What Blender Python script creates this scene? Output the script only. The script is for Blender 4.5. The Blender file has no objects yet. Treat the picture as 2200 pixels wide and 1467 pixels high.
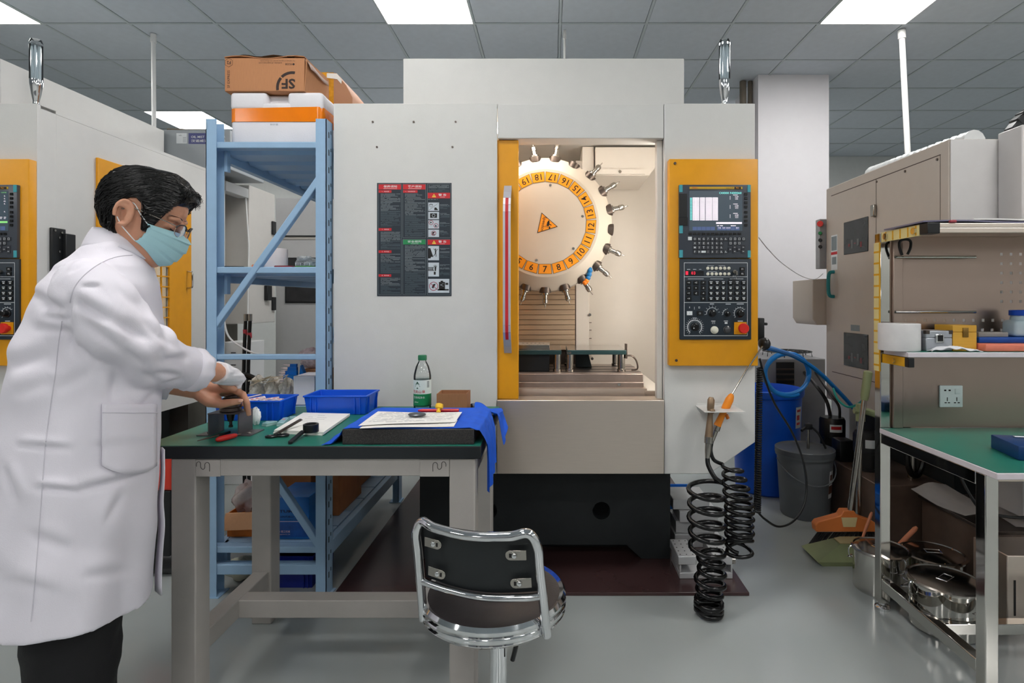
import bpy, bmesh, math, random
from mathutils import Vector, Matrix
from mathutils.geometry import tessellate_polygon

RND = random.Random(11)
SC = bpy.context.scene
COL = SC.collection
# ---------------------------------------------------------------- camera
F, CX, CY, EYE = 1220.0, 1185.0, 648.0, 1.2      # focal length and principal point in 2200x1467 pixels, eye height
cam_d = bpy.data.cameras.new('camera'); cam = bpy.data.objects.new('camera', cam_d); COL.objects.link(cam)
cam.location = (0, 0, EYE); cam.rotation_euler = (math.pi/2, 0, 0)
cam_d.sensor_fit = 'HORIZONTAL'; cam_d.sensor_width = 36.0; cam_d.lens = F/2200*36.0
cam_d.shift_x = -(CX-1100)/2200; cam_d.shift_y = -(733.5-CY)/2200
cam_d.clip_start = 0.05; cam_d.clip_end = 60
SC.camera = cam
# ---------------------------------------------------------------- world, exposure
w = bpy.data.worlds.new('room_world'); SC.world = w; w.use_nodes = True
w.node_tree.nodes['Background'].inputs[0].default_value = (0.8, 0.85, 0.9, 1)
w.node_tree.nodes['Background'].inputs[1].default_value = 0.05
SC.view_settings.view_transform = 'Standard'; SC.view_settings.look = 'None'
SC.view_settings.gamma = 1.0; SC.view_settings.use_curve_mapping = False
SC.view_settings.exposure = 0.0
LED_STRENGTH = 25.0           # ceiling panels
WORKLAMP_STRENGTH = 30.0     # lamp bar inside each machine
SC.cycles.use_denoising = True
SC.cycles.max_bounces = 10; SC.cycles.diffuse_bounces = 5; SC.cycles.glossy_bounces = 5
SC.cycles.transmission_bounces = 8; SC.cycles.transparent_max_bounces = 12
SC.cycles.caustics_reflective = False; SC.cycles.caustics_refractive = False
SC.cycles.sample_clamp_indirect = 6.0

def X(px, Y): return (px-CX)*Y/F
def Zc(py, Y): return EYE-(py-CY)*Y/F
def P(px, py, Y): return Vector((X(px, Y), Y, Zc(py, Y)))

# ---------------------------------------------------------------- materials
def lin(c):
    return tuple(((v/255)/12.92 if v/255 <= .04045 else ((v/255+.055)/1.055)**2.4) for v in c)
MATS = {}
def mat(name, rgb, rough=.5, metal=0.0, var=.05, scale=18, bump=0.0, bscale=60, spec=.5, coat=0.0, stretch=None,
        emit=None, estr=0, trans=0.0, ior=1.45, alpha=1.0, sss=0.0, rvar=0.0, speck=None):
    if name in MATS: return MATS[name]
    m = bpy.data.materials.new(name); m.use_nodes = True
    nt = m.node_tree; b = nt.nodes['Principled BSDF']
    c = lin(rgb)
    tc = nt.nodes.new('ShaderNodeTexCoord'); mp = nt.nodes.new('ShaderNodeMapping')
    nt.links.new(tc.outputs['Object'], mp.inputs[0])
    if stretch: mp.inputs['Scale'].default_value = stretch
    nz = nt.nodes.new('ShaderNodeTexNoise'); nz.inputs['Scale'].default_value = scale; nz.inputs['Detail'].default_value = 4
    nt.links.new(mp.outputs[0], nz.inputs['Vector'])
    rp = nt.nodes.new('ShaderNodeValToRGB')
    rp.color_ramp.elements[0].position = .3; rp.color_ramp.elements[1].position = .7
    rp.color_ramp.elements[0].color = tuple(v*(1-var) for v in c)+(1,)
    rp.color_ramp.elements[1].color = tuple(min(1, v*(1+var)) for v in c)+(1,)
    nt.links.new(nz.outputs['Fac'], rp.inputs[0])
    out = rp.outputs[0]
    if speck:
        vz = nt.nodes.new('ShaderNodeTexVoronoi'); vz.inputs['Scale'].default_value = speck[1]
        nt.links.new(mp.outputs[0], vz.inputs['Vector'])
        r2 = nt.nodes.new('ShaderNodeValToRGB'); r2.color_ramp.elements[0].position = speck[2]; r2.color_ramp.elements[1].position = speck[2]+.08
        nt.links.new(vz.outputs['Distance'], r2.inputs[0])
        mx = nt.nodes.new('ShaderNodeMix'); mx.data_type = 'RGBA'
        nt.links.new(r2.outputs[0], mx.inputs['Factor'])
        mx.inputs['A'].default_value = lin(speck[0])+(1,); nt.links.new(out, mx.inputs['B'])
        out = mx.outputs['Result']
    nt.links.new(out, b.inputs['Base Color'])
    b.inputs['Roughness'].default_value = rough; b.inputs['Metallic'].default_value = metal
    b.inputs['Specular IOR Level'].default_value = spec
    b.inputs['IOR'].default_value = ior
    b.inputs['Coat Weight'].default_value = coat
    b.inputs['Transmission Weight'].default_value = trans
    b.inputs['Alpha'].default_value = alpha
    if sss:
        b.inputs['Subsurface Weight'].default_value = sss; b.inputs['Subsurface Radius'].default_value = (.012, .004, .002)
    if emit:
        b.inputs['Emission Color'].default_value = lin(emit)+(1,); b.inputs['Emission Strength'].default_value = estr
    if rvar:
        mr = nt.nodes.new('ShaderNodeMapRange'); mr.inputs['To Min'].default_value = max(0, rough-rvar); mr.inputs['To Max'].default_value = rough+rvar
        nt.links.new(nz.outputs['Fac'], mr.inputs['Value']); nt.links.new(mr.outputs[0], b.inputs['Roughness'])
    if bump:
        n2 = nt.nodes.new('ShaderNodeTexNoise'); n2.inputs['Scale'].default_value = bscale; n2.inputs['Detail'].default_value = 3
        nt.links.new(mp.outputs[0], n2.inputs['Vector'])
        bp = nt.nodes.new('ShaderNodeBump'); bp.inputs['Strength'].default_value = bump; bp.inputs['Distance'].default_value = .003
        nt.links.new(n2.outputs['Fac'], bp.inputs['Height']); nt.links.new(bp.outputs[0], b.inputs['Normal'])
    MATS[name] = m
    return m
def glass(name, rgb=(255, 255, 255), rough=.02, ior=1.3, mixt=.35):
    if name in MATS: return MATS[name]
    m = bpy.data.materials.new(name); m.use_nodes = True; nt = m.node_tree; nt.nodes.clear()
    o = nt.nodes.new('ShaderNodeOutputMaterial'); g = nt.nodes.new('ShaderNodeBsdfGlossy'); t = nt.nodes.new('ShaderNodeBsdfTransparent')
    fr = nt.nodes.new('ShaderNodeFresnel'); fr.inputs[0].default_value = ior
    t.inputs[0].default_value = lin(rgb)+(1,); g.inputs['Roughness'].default_value = rough
    mx = nt.nodes.new('ShaderNodeMixShader'); ma = nt.nodes.new('ShaderNodeMath'); ma.operation = 'MULTIPLY_ADD'
    ma.inputs[1].default_value = 1.0; ma.inputs[2].default_value = mixt*.2
    nt.links.new(fr.outputs[0], ma.inputs[0]); nt.links.new(ma.outputs[0], mx.inputs[0])
    nt.links.new(t.outputs[0], mx.inputs[1]); nt.links.new(g.outputs[0], mx.inputs[2]); nt.links.new(mx.outputs[0], o.inputs[0])
    MATS[name] = m
    return m

M_WHITE = mat('machine_white', (214, 213, 210), .42, var=.015, bump=.12, bscale=350)
M_INNER = mat('inner_white', (228, 221, 212), .3, var=.01)
M_YELLOW = mat('machine_yellow', (232, 160, 18), .38, var=.03, bump=.12, bscale=350)
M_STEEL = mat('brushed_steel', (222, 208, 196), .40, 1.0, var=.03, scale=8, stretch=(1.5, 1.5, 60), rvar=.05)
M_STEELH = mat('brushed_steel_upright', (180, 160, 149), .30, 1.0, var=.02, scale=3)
M_POLISH = mat('polished_steel', (205, 202, 196), .07, 1.0, var=.05, scale=3)
M_CHROME = mat('chrome', (225, 226, 228), .06, 1.0, var=.01)
M_TOOL = mat('tool_steel', (170, 165, 158), .22, 1.0, var=.08)
M_DARKSTEEL = mat('dark_steel', (96, 86, 80), .38, .85, var=.18, scale=9)
M_BLACK = mat('black_paint', (26, 28, 30), .45, var=.1)
M_BLACKP = mat('black_plastic', (22, 23, 25), .35, var=.08)
M_RUBBER = mat('black_rubber', (15, 15, 16), .32, var=.1)
M_BASE = mat('cast_base_black', (30, 34, 36), .6, var=.1, bump=.2, bscale=120)
M_PRINTW = mat('print_white', (222, 226, 228), .5, var=.02)
M_PRINTG = mat('print_grey', (128, 138, 142), .6, var=.1)
M_PRINTK = mat('print_black', (24, 22, 22), .55, var=.05)
M_RED = mat('print_red', (200, 40, 48), .4, var=.04)

# ---------------------------------------------------------------- scene objects
ORIGIN = {}                      # object name -> (root matrix inverse) so parts are written in world metres
def thing(name, label, cat, loc=(0, 0, 0), group=None):
    o = bpy.data.objects.new(name, None); COL.objects.link(o); o.location = loc; o.empty_display_size = .05
    o['label'] = label; o['category'] = cat
    if group: o['group'] = group
    ORIGIN[o.name] = Vector(loc)
    return o
def tag(o, label, cat, group=None):
    o['label'] = label; o['category'] = cat
    if group: o['group'] = group
    return o
def struct(o): o['kind'] = 'structure'; return o

class MB:
    def __init__(s): s.v = []; s.f = []; s.m = []; s.cur = 0
    def add(s, vs, fs):
        k = len(s.v); s.v += [Vector(p) for p in vs]; s.f += [tuple(i+k for i in f) for f in fs]; s.m += [s.cur]*len(fs); return s
    def use(s, i): s.cur = i; return s
    def box(s, x0, x1, y0, y1, z0, z1):
        return s.add([(x0,y0,z0),(x1,y0,z0),(x1,y1,z0),(x0,y1,z0),(x0,y0,z1),(x1,y0,z1),(x1,y1,z1),(x0,y1,z1)],
                     [(0,3,2,1),(4,5,6,7),(0,1,5,4),(1,2,6,5),(2,3,7,6),(3,0,4,7)])
    def obox(s, c, size, rot=None):
        c = Vector(c); a, b, d = (q/2 for q in size)
        vs = [Vector(p) for p in [(-a,-b,-d),(a,-b,-d),(a,b,-d),(-a,b,-d),(-a,-b,d),(a,-b,d),(a,b,d),(-a,b,d)]]
        if rot is not None: vs = [rot @ p for p in vs]
        return s.add([p+c for p in vs], [(0,3,2,1),(4,5,6,7),(0,1,5,4),(1,2,6,5),(2,3,7,6),(3,0,4,7)])
    def rbox(s, x0, x1, y0, y1, z0, z1, r=.005, seg=2, rot=None, about=None):
        bm = bmesh.new(); bmesh.ops.create_cube(bm, size=1)
        for q in bm.verts:
            q.co = Vector(((x0+x1)/2+q.co.x*(x1-x0), (y0+y1)/2+q.co.y*(y1-y0), (z0+z1)/2+q.co.z*(z1-z0)))
        bmesh.ops.bevel(bm, geom=bm.edges[:], offset=r, segments=seg, affect='EDGES', profile=.5)
        bm.verts.index_update()
        vs = [q.co.copy() for q in bm.verts]; fs = [tuple(q.index for q in f.verts) for f in bm.faces]; bm.free()
        if rot is not None:
            ab = Vector(about) if about is not None else Vector(((x0+x1)/2, (y0+y1)/2, (z0+z1)/2))
            vs = [rot @ (q-ab)+ab for q in vs]
        return s.add(vs, fs)
    def beam(s, p0, p1, wd, h, up=(0, 0, 1)):
        p0, p1 = Vector(p0), Vector(p1); d = (p1-p0); L = d.length; d.normalize()
        up = Vector(up); sx = d.cross(up)
        if sx.length < 1e-5: sx = d.cross(Vector((0, 1, 0)))
        sx.normalize(); u = sx.cross(d)
        rot = Matrix((sx, d, u)).transposed()
        return s.obox((p0+p1)/2, (wd, L, h), rot)
    def cyl(s, p0, p1, r0, r1=None, n=18, cap=True):
        p0, p1 = Vector(p0), Vector(p1); r1 = r0 if r1 is None else r1
        d = (p1-p0).normalized(); a = d.orthogonal().normalized(); b = d.cross(a)
        vs = []; fs = []
        for (p, r) in ((p0, r0), (p1, r1)):
            for i in range(n):
                t = 2*math.pi*i/n; vs.append(p+a*(r*math.cos(t))+b*(r*math.sin(t)))
        for i in range(n): fs.append((i, (i+1) % n, n+(i+1) % n, n+i))
        if cap: fs += [tuple(range(n))[::-1], tuple(range(n, 2*n))]
        return s.add(vs, fs)
    def lathe(s, prof, c=(0, 0, 0), axis=(0, 0, 1), n=28, cap=True, sx=1.0):
        c = Vector(c); d = Vector(axis).normalized()
        a = Vector((1, 0, 0)) if abs(d.z) > .99 else d.orthogonal().normalized(); b = d.cross(a)
        vs = []; fs = []
        for (r, z) in prof:
            for i in range(n):
                t = 2*math.pi*i/n; vs.append(c+d*z+a*(r*sx*math.cos(t))+b*(r*math.sin(t)))
        m = len(prof)
        for j in range(m-1):
            for i in range(n): fs.append((j*n+i, j*n+(i+1) % n, (j+1)*n+(i+1) % n, (j+1)*n+i))
        if cap: fs += [tuple(range(n))[::-1], tuple(range((m-1)*n, m*n))]
        return s.add(vs, fs)
    def tube(s, pts, r, n=8, closed=False, cap=True, flat=None):
        pts = [Vector(p) for p in pts]; m = len(pts)
        rs = r if isinstance(r, (list, tuple)) else [r]*m
        T = []
        for i in range(m):
            a = pts[(i-1) % m] if (closed or i > 0) else pts[i]; b = pts[(i+1) % m] if (closed or i < m-1) else pts[i]
            T.append((b-a).normalized())
        nrm = T[0].orthogonal().normalized(); vs = []; fs = []
        for i in range(m):
            nrm = (nrm-T[i]*nrm.dot(T[i]))
            nrm = nrm.normalized() if nrm.length > 1e-6 else T[i].orthogonal().normalized()
            bn = T[i].cross(nrm)
            for k in range(n):
                t = 2*math.pi*k/n; vs.append(pts[i]+nrm*(rs[i]*math.cos(t))+bn*(rs[i]*math.sin(t)*(flat or 1)))
        for i in range(m if closed else m-1):
            j = (i+1) % m
            for k in range(n): fs.append((i*n+k, i*n+(k+1) % n, j*n+(k+1) % n, j*n+k))
        if cap and not closed: fs += [tuple(range(n))[::-1], tuple(range((m-1)*n, m*n))]
        return s.add(vs, fs)
    def prism(s, pts, ext, holes=()):
        """planar polygon (3D points, optional holes) extruded by a vector"""
        ext = Vector(ext); loops = [[Vector(p) for p in pts]]+[[Vector(p) for p in h] for h in holes]
        flat = [p for l in loops for p in l]; n = len(flat)
        if holes: tris = [tuple(t) for t in tessellate_polygon(loops)]
        else: tris = [tuple(range(n))] if n <= 4 else [tuple(t) for t in tessellate_polygon(loops)]
        vs = flat+[p+ext for p in flat]
        fs = [t for t in tris]+[tuple(i+n for i in t)[::-1] for t in tris]
        k = 0
        for l in loops:
            m = len(l)
            for i in range(m): fs.append((k+i, k+(i+1) % m, n+k+(i+1) % m, n+k+i))
            k += m
        return s.add(vs, fs)
    def loft(s, rings, cap=True, closed=True):
        n = len(rings[0]); vs = [p for r in rings for p in r]; fs = []
        for j in range(len(rings)-1):
            for i in range(n if closed else n-1):
                fs.append((j*n+i, j*n+(i+1) % n, (j+1)*n+(i+1) % n, (j+1)*n+i))
        if cap and closed: fs += [tuple(range(n))[::-1], tuple(range((len(rings)-1)*n, len(rings)*n))]
        return s.add(vs, fs)
    def ball(s, c, r, n=14, m=9, rot=None):
        c = Vector(c); rx, ry, rz = (r, r, r) if not isinstance(r, (tuple, list)) else r
        vs = []; fs = []
        for j in range(m+1):
            ph = math.pi*j/m
            for i in range(n):
                t = 2*math.pi*i/n
                p = Vector((rx*math.sin(ph)*math.cos(t), ry*math.sin(ph)*math.sin(t), rz*math.cos(ph)))
                vs.append(c+(rot @ p if rot is not None else p))
        for j in range(m):
            for i in range(n): fs.append((j*n+i, (j+1)*n+i, (j+1)*n+(i+1) % n, j*n+(i+1) % n))
        return s.add(vs, fs)
    def sheet(s, fn, nu, nv, thick=None, th_dir=(0, 0, -1)):
        """grid surface fn(u,v)->point; with thickness it becomes a closed slab"""
        g = [[Vector(fn(i/nu, j/nv)) for i in range(nu+1)] for j in range(nv+1)]
        w_ = nu+1; vs = [p for r in g for p in r]; fs = []
        for j in range(nv):
            for i in range(nu): fs.append((j*w_+i, j*w_+i+1, (j+1)*w_+i+1, (j+1)*w_+i))
        if thick:
            d = Vector(th_dir)*thick; N = len(vs); vs = vs+[p+d for p in vs]
            fs += [tuple(i+N for i in f)[::-1] for f in fs]
            bd = [i for i in range(w_)]+[j*w_+nu for j in range(1, nv+1)]+[nv*w_+i for i in range(nu-1, -1, -1)]+[j*w_ for j in range(nv-1, 0, -1)]
            for a, b in zip(bd, bd[1:]+bd[:1]): fs.append((b, a, a+N, b+N))
        return s.add(vs, fs)
    def build(s, name, material, parent=None, ang=35, bevel=0, recalc=True, subsurf=0, flat=False):
        me = bpy.data.meshes.new(name)
        o = bpy.data.objects.new(name, me); COL.objects.link(o)
        off = Vector((0, 0, 0))
        if parent is not None:
            o.parent = parent; off = ORIGIN[parent.name]
        else:                                   # a one-mesh thing: origin at its base centre
            xs = [p.x for p in s.v]; ys = [p.y for p in s.v]; zs = [p.z for p in s.v]
            off = Vector(((min(xs)+max(xs))/2, (min(ys)+max(ys))/2, min(zs))); o.location = off
        ORIGIN[o.name] = off
        me.from_pydata([tuple(p-off) for p in s.v], [], s.f)
        if any(s.m): me.polygons.foreach_set('material_index', s.m)
        if recalc:
            bm = bmesh.new(); bm.from_mesh(me); bmesh.ops.recalc_face_normals(bm, faces=bm.faces[:]); bm.to_mesh(me); bm.free()
        for q_ in (material if isinstance(material, (list, tuple)) else [material]): me.materials.append(q_)
        if not flat:
            me.polygons.foreach_set('use_smooth', [True]*len(me.polygons)); me.set_sharp_from_angle(angle=math.radians(ang))
        if bevel:
            b = o.modifiers.new('bevel', 'BEVEL'); b.width = bevel; b.segments = 2; b.limit_method = 'ANGLE'; b.angle_limit = math.radians(40)
        if subsurf:
            q = o.modifiers.new('subsurf', 'SUBSURF'); q.levels = subsurf; q.render_levels = subsurf
        return o

def text_geo(s_, size, bold=0.0, extrude=0.0):
    cu = bpy.data.curves.new('t', 'FONT'); cu.body = s_; cu.size = size; cu.offset = bold; cu.extrude = extrude
    cu.align_x = 'CENTER'; cu.align_y = 'CENTER'; cu.resolution_u = 2
    ob = bpy.data.objects.new('t', cu)
    me = ob.to_mesh(); vs = [q.co.copy() for q in me.vertices]; fs = [tuple(p.vertices) for p in me.polygons]
    ob.to_mesh_clear(); bpy.data.objects.remove(ob); bpy.data.curves.remove(cu)
    if vs:
        x0 = min(q.x for q in vs); x1 = max(q.x for q in vs); y0 = min(q.y for q in vs); y1 = max(q.y for q in vs)
        for q in vs: q.x -= (x0+x1)/2; q.y -= (y0+y1)/2
        return vs, fs, x1-x0, y1-y0
    return vs, fs, 1, 1
def add_text(mb, s_, c, wd=None, ht=None, right=(1, 0, 0), up=(0, 0, 1), bold=0.0, size=None):
    """lay lettering flat at c, scaled to width wd and/or height ht (metres)"""
    vs, fs, w0, h0 = text_geo(s_, 1.0, bold)
    kx = wd/w0 if wd else None; ky = ht/h0 if ht else None
    if size: kx = ky = size
    kx = kx or ky; ky = ky or kx
    r, u, c = Vector(right).normalized(), Vector(up).normalized(), Vector(c)
    mb.add([c+r*(q.x*kx)+u*(q.y*ky) for q in vs], fs)
    return mb
def pbox(mb, px0, px1, py0, py1, Y, th):
    return mb.box(X(px0, Y), X(px1, Y), Y, Y+th, Zc(py1, Y), Zc(py0, Y))
def prbox(mb, px0, px1, py0, py1, Y, th, r=.002, seg=2):
    return mb.rbox(X(px0, Y), X(px1, Y), Y, Y+th, Zc(py1, Y), Zc(py0, Y), r, seg)
def copy_tree(o, parent=None, skip=()):
    c = o.copy(); COL.objects.link(c)
    if parent is not None: c.parent = parent
    ORIGIN[c.name] = ORIGIN[o.name]
    for ch in o.children:
        if ch.name.split('.')[0] in skip: continue
        copy_tree(ch, c, skip)
    return c
def circ(c, r, n, a=(1, 0, 0), b=(0, 0, 1), t0=0.0):
    c, a, b = Vector(c), Vector(a), Vector(b)
    return [c+a*(r*math.cos(t0+2*math.pi*i/n))+b*(r*math.sin(t0+2*math.pi*i/n)) for i in range(n)]
def smooth_path(pts, k=8):
    pts = [Vector(p) for p in pts]; out = []
    for i in range(len(pts)-1):
        p0 = pts[max(i-1, 0)]; p1 = pts[i]; p2 = pts[i+1]; p3 = pts[min(i+2, len(pts)-1)]
        for j in range(k):
            t = j/k
            out.append(.5*((2*p1)+(p2-p0)*t+(2*p0-5*p1+4*p2-p3)*t*t+(-p0+3*p1-3*p2+p3)*t**3))
    out.append(pts[-1]); return out
def lerp(a, b, t): return a+(b-a)*t
def interp(keys, t):
    """keys: list of (t, value...) -> interpolated tuple"""
    if t <= keys[0][0]: return keys[0][1:]
    for a, b in zip(keys, keys[1:]):
        if t <= b[0]:
            k = (t-a[0])/(b[0]-a[0]); k = k*k*(3-2*k)*.5+k*.5
            return tuple(lerp(x, y, k) for x, y in zip(a[1:], b[1:]))
    return keys[-1][1:]
# ================================================================ the room
CEIL = 3.13
XW0, XW1, YW0, YW1 = -7.74, 6.66, -4.45, 7.55
M_FLOOR = mat('epoxy_floor', (160, 165, 164), .16, var=.05, scale=1.6, rvar=.05, bump=.02, bscale=6)
M_WALL = mat('wall_paint', (200, 202, 200), .6, var=.02)
M_TILE = mat('ceiling_tile_board', (192, 200, 208), .85, var=.03, bump=.15, bscale=160)
M_TBAR = mat('ceiling_tbar', (178, 188, 192), .5, var=.02)
M_LED = mat('led_diffuser', (250, 250, 250), .5, emit=(255, 253, 250), estr=LED_STRENGTH)
M_FRAME = mat('white_frame', (225, 226, 226), .4, var=.01)
struct(MB().box(XW0, XW1, YW0, YW1, -.1, 0).build('floor', M_FLOOR))
struct(MB().box(XW0-.1, XW1+.1, YW1, YW1+.1, 0, CEIL).build('wall_back', M_WALL))
struct(MB().box(XW0-.1, XW1+.1, YW0-.1, YW0, 0, CEIL).build('wall_front', M_WALL))
struct(MB().box(XW0-.1, XW0, YW0, YW1, 0, CEIL).build('wall_left', M_WALL))
struct(MB().box(XW1, XW1+.1, YW0, YW1, 0, CEIL).build('wall_right', M_WALL))
# ceiling: slab + T-bar grid, tiles as pieces
g = MB(); g.box(XW0, XW1, YW0, YW1, CEIL+.03, CEIL+.08)
xs = [XW0+.6*i for i in range(25)]; ys = [YW0+.6*j for j in range(21)]
for x in xs: g.box(x-.009, x+.009, YW0, YW1, CEIL+.002, CEIL+.03)
for y in ys: g.box(XW0, XW1, y-.009, y+.009, CEIL+.001, CEIL+.029)
ceiling = struct(g.build('ceiling', M_TBAR))
LIGHT_CELLS = set()
for lx in (-3.84, -.84, 2.16, 5.16):
    for ly in (-3.55, -1.15, 1.25, 3.65, 6.05):
        if lx > 5 and ly > 6: continue
        LIGHT_CELLS.add((round((lx-.3-XW0)/.6), round((ly-.3-YW0)/.6)))
tm = None; rest = MB()
for i in range(24):
    for j in range(20):
        if (i, j) in LIGHT_CELLS: continue
        x, y = XW0+.6*i+.3, YW0+.6*j+.3
        if y < 3.35:
            rest.box(x-.288, x+.288, y-.288, y+.288, CEIL+.006, CEIL+.022); continue
        if tm is None:
            q = MB().box(x-.288, x+.288, y-.288, y+.288, CEIL+.006, CEIL+.022).build('ceiling_tile', M_TILE, ceiling)
            tm = q.data
            for v_ in tm.vertices: v_.co -= Vector((x, y, CEIL))-ORIGIN[ceiling.name]
            q.location = Vector((x, y, CEIL))-ORIGIN[ceiling.name]
        else:
            q = bpy.data.objects.new('ceiling_tile', tm); COL.objects.link(q); q.parent = ceiling
            q.location = Vector((x, y, CEIL))-ORIGIN[ceiling.name]
        q.rotation_euler = (RND.uniform(-.0015, .0015), RND.uniform(-.0015, .0015), 0)
r_ = rest.build('ceiling_tile_field', M_TILE, ceiling); r_['kind'] = 'stuff'
LABELS = {(-.84, 3.65): 'lit square ceiling light panel between the carton stack and the tall machine top',
          (2.16, 3.65): 'lit square ceiling light panel in front of the white column and white drop pipe',
          (-3.84, 3.65): 'lit square ceiling light panel above the machine beside the man',
          (-3.84, 6.05): 'lit square ceiling light panel above the oil mist collector'}
for (i, j) in sorted(LIGHT_CELLS):
    x, y = XW0+.6*i+.3, YW0+.6*j+.3
    key = min(LABELS, key=lambda k: abs(k[0]-x)+abs(k[1]-y))
    lab = LABELS[key] if abs(key[0]-x)+abs(key[1]-y) < .1 else 'square ceiling light panel over the open part of the room, away from the machines'
    t = thing('ceiling_light', lab, 'light', (x, y, CEIL), 'square ceiling light panels')
    fr = MB()
    for s_ in (-1, 1):
        fr.box(x+s_*.297-.003, x+s_*.297+.003, y-.297, y+.297, CEIL-.004, CEIL+.02); fr.box(x-.297, x+.297, y+s_*.294-.006, y+s_*.294+.006, CEIL-.004, CEIL+.02)
    fr.build('frame', M_FRAME, t)
    MB().box(x-.288, x+.288, y-.288, y+.288, CEIL-.001, CEIL+.012).build('diffuser', M_LED, t)
# column
M_COLUMN = mat('column_paint', (226, 224, 228), .55, var=.01)
cx0, cx1 = X(1629, 4.845), X(1781, 4.845)
struct(MB().box(cx0, cx1, 4.845, 5.45, 0, CEIL+.03).build('wall_column', M_COLUMN))
M_PIPEG = mat('conduit_grey_brown', (112, 104, 92), .5, var=.08)
for k, (dx, r, lab) in enumerate(((-.022, .02, 'grey brown conduit pipe beside the white column, the one touching it'), (-.085, .028, 'thick grey brown conduit pipe standing off from the white column'))):
    tag(MB().cyl((cx0+dx, 4.98, 0), (cx0+dx, 4.98, CEIL), r, n=16).build('conduit_pipe', M_PIPEG), lab, 'pipe')
# white drop pipes
M_PIPEW = mat('white_pipe', (232, 232, 230), .35, var=.01)
def drop_pipe(top, bottom, r, label):
    t = thing('drop_pipe', label, 'pipe', (bottom[0], bottom[1], bottom[2]))
    MB().cyl(bottom, top, r, n=16).build('pipe', M_PIPEW, t)
    tp, bt = Vector(top), Vector(bottom); d = (tp-bt).normalized()
    MB().cyl(tp-d*.06, tp, r*1.35, n=16).build('collar', M_PIPEW, t)
drop_pipe((X(329.5, 4.1), 4.1, CEIL), (X(331, 4.1), 4.1, 2.36), .0145, 'thin white drop pipe hanging above the oil mist collector')
drop_pipe((X(1213, 4.04), 4.04, CEIL), (X(1214, 4.04), 4.04, 2.2), .0085, 'thin white drop pipe behind the centre machine top')
drop_pipe((X(1937, 4.04), 4.04, CEIL), (X(1953.5, 4.04), 4.04, 2.05), .019, 'thick white drop pipe running down behind the beige machine cabinet')
# ================================================================ machining centres
YF = 2.35
MX0, MX1, OX0, OX1 = -.903, .842, -.2254, .4565       # body sides and door opening
ZT, ZO, ZS, ZB = 2.0206, 1.876, .7916, .487           # body top, opening top, sill, panel bottom
M_SCREEN = mat('screen_glass', (58, 68, 76), .25, var=.02, emit=(62, 74, 84), estr=.55)
M_SCRW = mat('screen_white', (220, 215, 222), .4, var=.02, emit=(226, 212, 222), estr=.8)
M_SCRC = mat('screen_cyan', (120, 210, 205), .4, var=.02, emit=(120, 215, 208), estr=.8)
M_SCRB = mat('screen_blue', (70, 84, 120), .4, var=.02, emit=(70, 86, 124), estr=.6)
M_BEZEL = mat('bezel_grey', (70, 74, 82), .28, var=.05)
M_TEAL = mat('teal_tape', (70, 160, 172), .4, var=.03)
M_ORANGE = mat('label_orange', (240, 152, 26), .4, var=.02)
M_LAMPIN = mat('work_lamp_emitter', (255, 246, 232), .5, emit=(255, 246, 234), estr=WORKLAMP_STRENGTH)
M_SLATS = mat('telescopic_cover', (190, 166, 140), .4, .45, var=.06, scale=5, stretch=(1, 1, 30))
M_PANEG = mat('sign_dark', (38, 48, 58), .45, var=.03)
M_LED7 = mat('led_red', (210, 40, 60), .4, emit=(235, 40, 70), estr=.9)
M_ESTOP = mat('estop_red', (214, 44, 36), .3, var=.02)
M_OFFW = mat('offwhite_plastic', (226, 222, 205), .35, var=.02)
M_BLUEN = mat('nozzle_blue', (18, 108, 168), .4, var=.03)
M_ORN = mat('nozzle_orange', (238, 130, 30), .4, var=.03)
M_CLEAR = glass('clear_tube', (244, 248, 250), .03, 1.35, .5)
M_PANE = glass('window_pane', (250, 248, 240), .03, 1.2, .1)

mc = thing('machining_center', 'white machining centre with open yellow sliding door showing a numbered tool drum', 'machine', (-.03, 3.0, .015))
# --- base casting with core holes
Yb = 2.62; zb = .015
o_ = [(X(902, Yb), Yb, zb), (X(1150, Yb)-.25, Yb, zb), (X(1150, Yb)-.20, Yb, .079), (X(1345, Yb), Yb, .079), (X(1378, Yb), Yb, zb), (X(1440, Yb), Yb, zb), (X(1440, Yb), Yb, .56), (X(902, Yb), Yb, .56)]
MB().prism(o_, (0, .05, 0), [circ((X(1292, Yb), Yb, Zc(1097, Yb)), .041, 28), circ((X(1049, Yb), Yb, Zc(1097, Yb)), .041, 28)]).build('base', M_BASE, mc)
MB().box(X(902, Yb), X(1440, Yb), Yb+.13, 3.6, zb, .56).build('base_block', M_BASE, mc)
for px in (1238, 1412): MB().cyl((X(px, 2.38), 2.45, Zc(1022, 2.38)), (X(px, 2.38), 2.45, Zc(1022, 2.38)+.06), .012).build('levelling_stud', M_TOOL, mc)
MB().box(-.7, .5, 2.42, 3.66, .5, .60).build('bed_pan', M_DARKSTEEL, mc)
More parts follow.
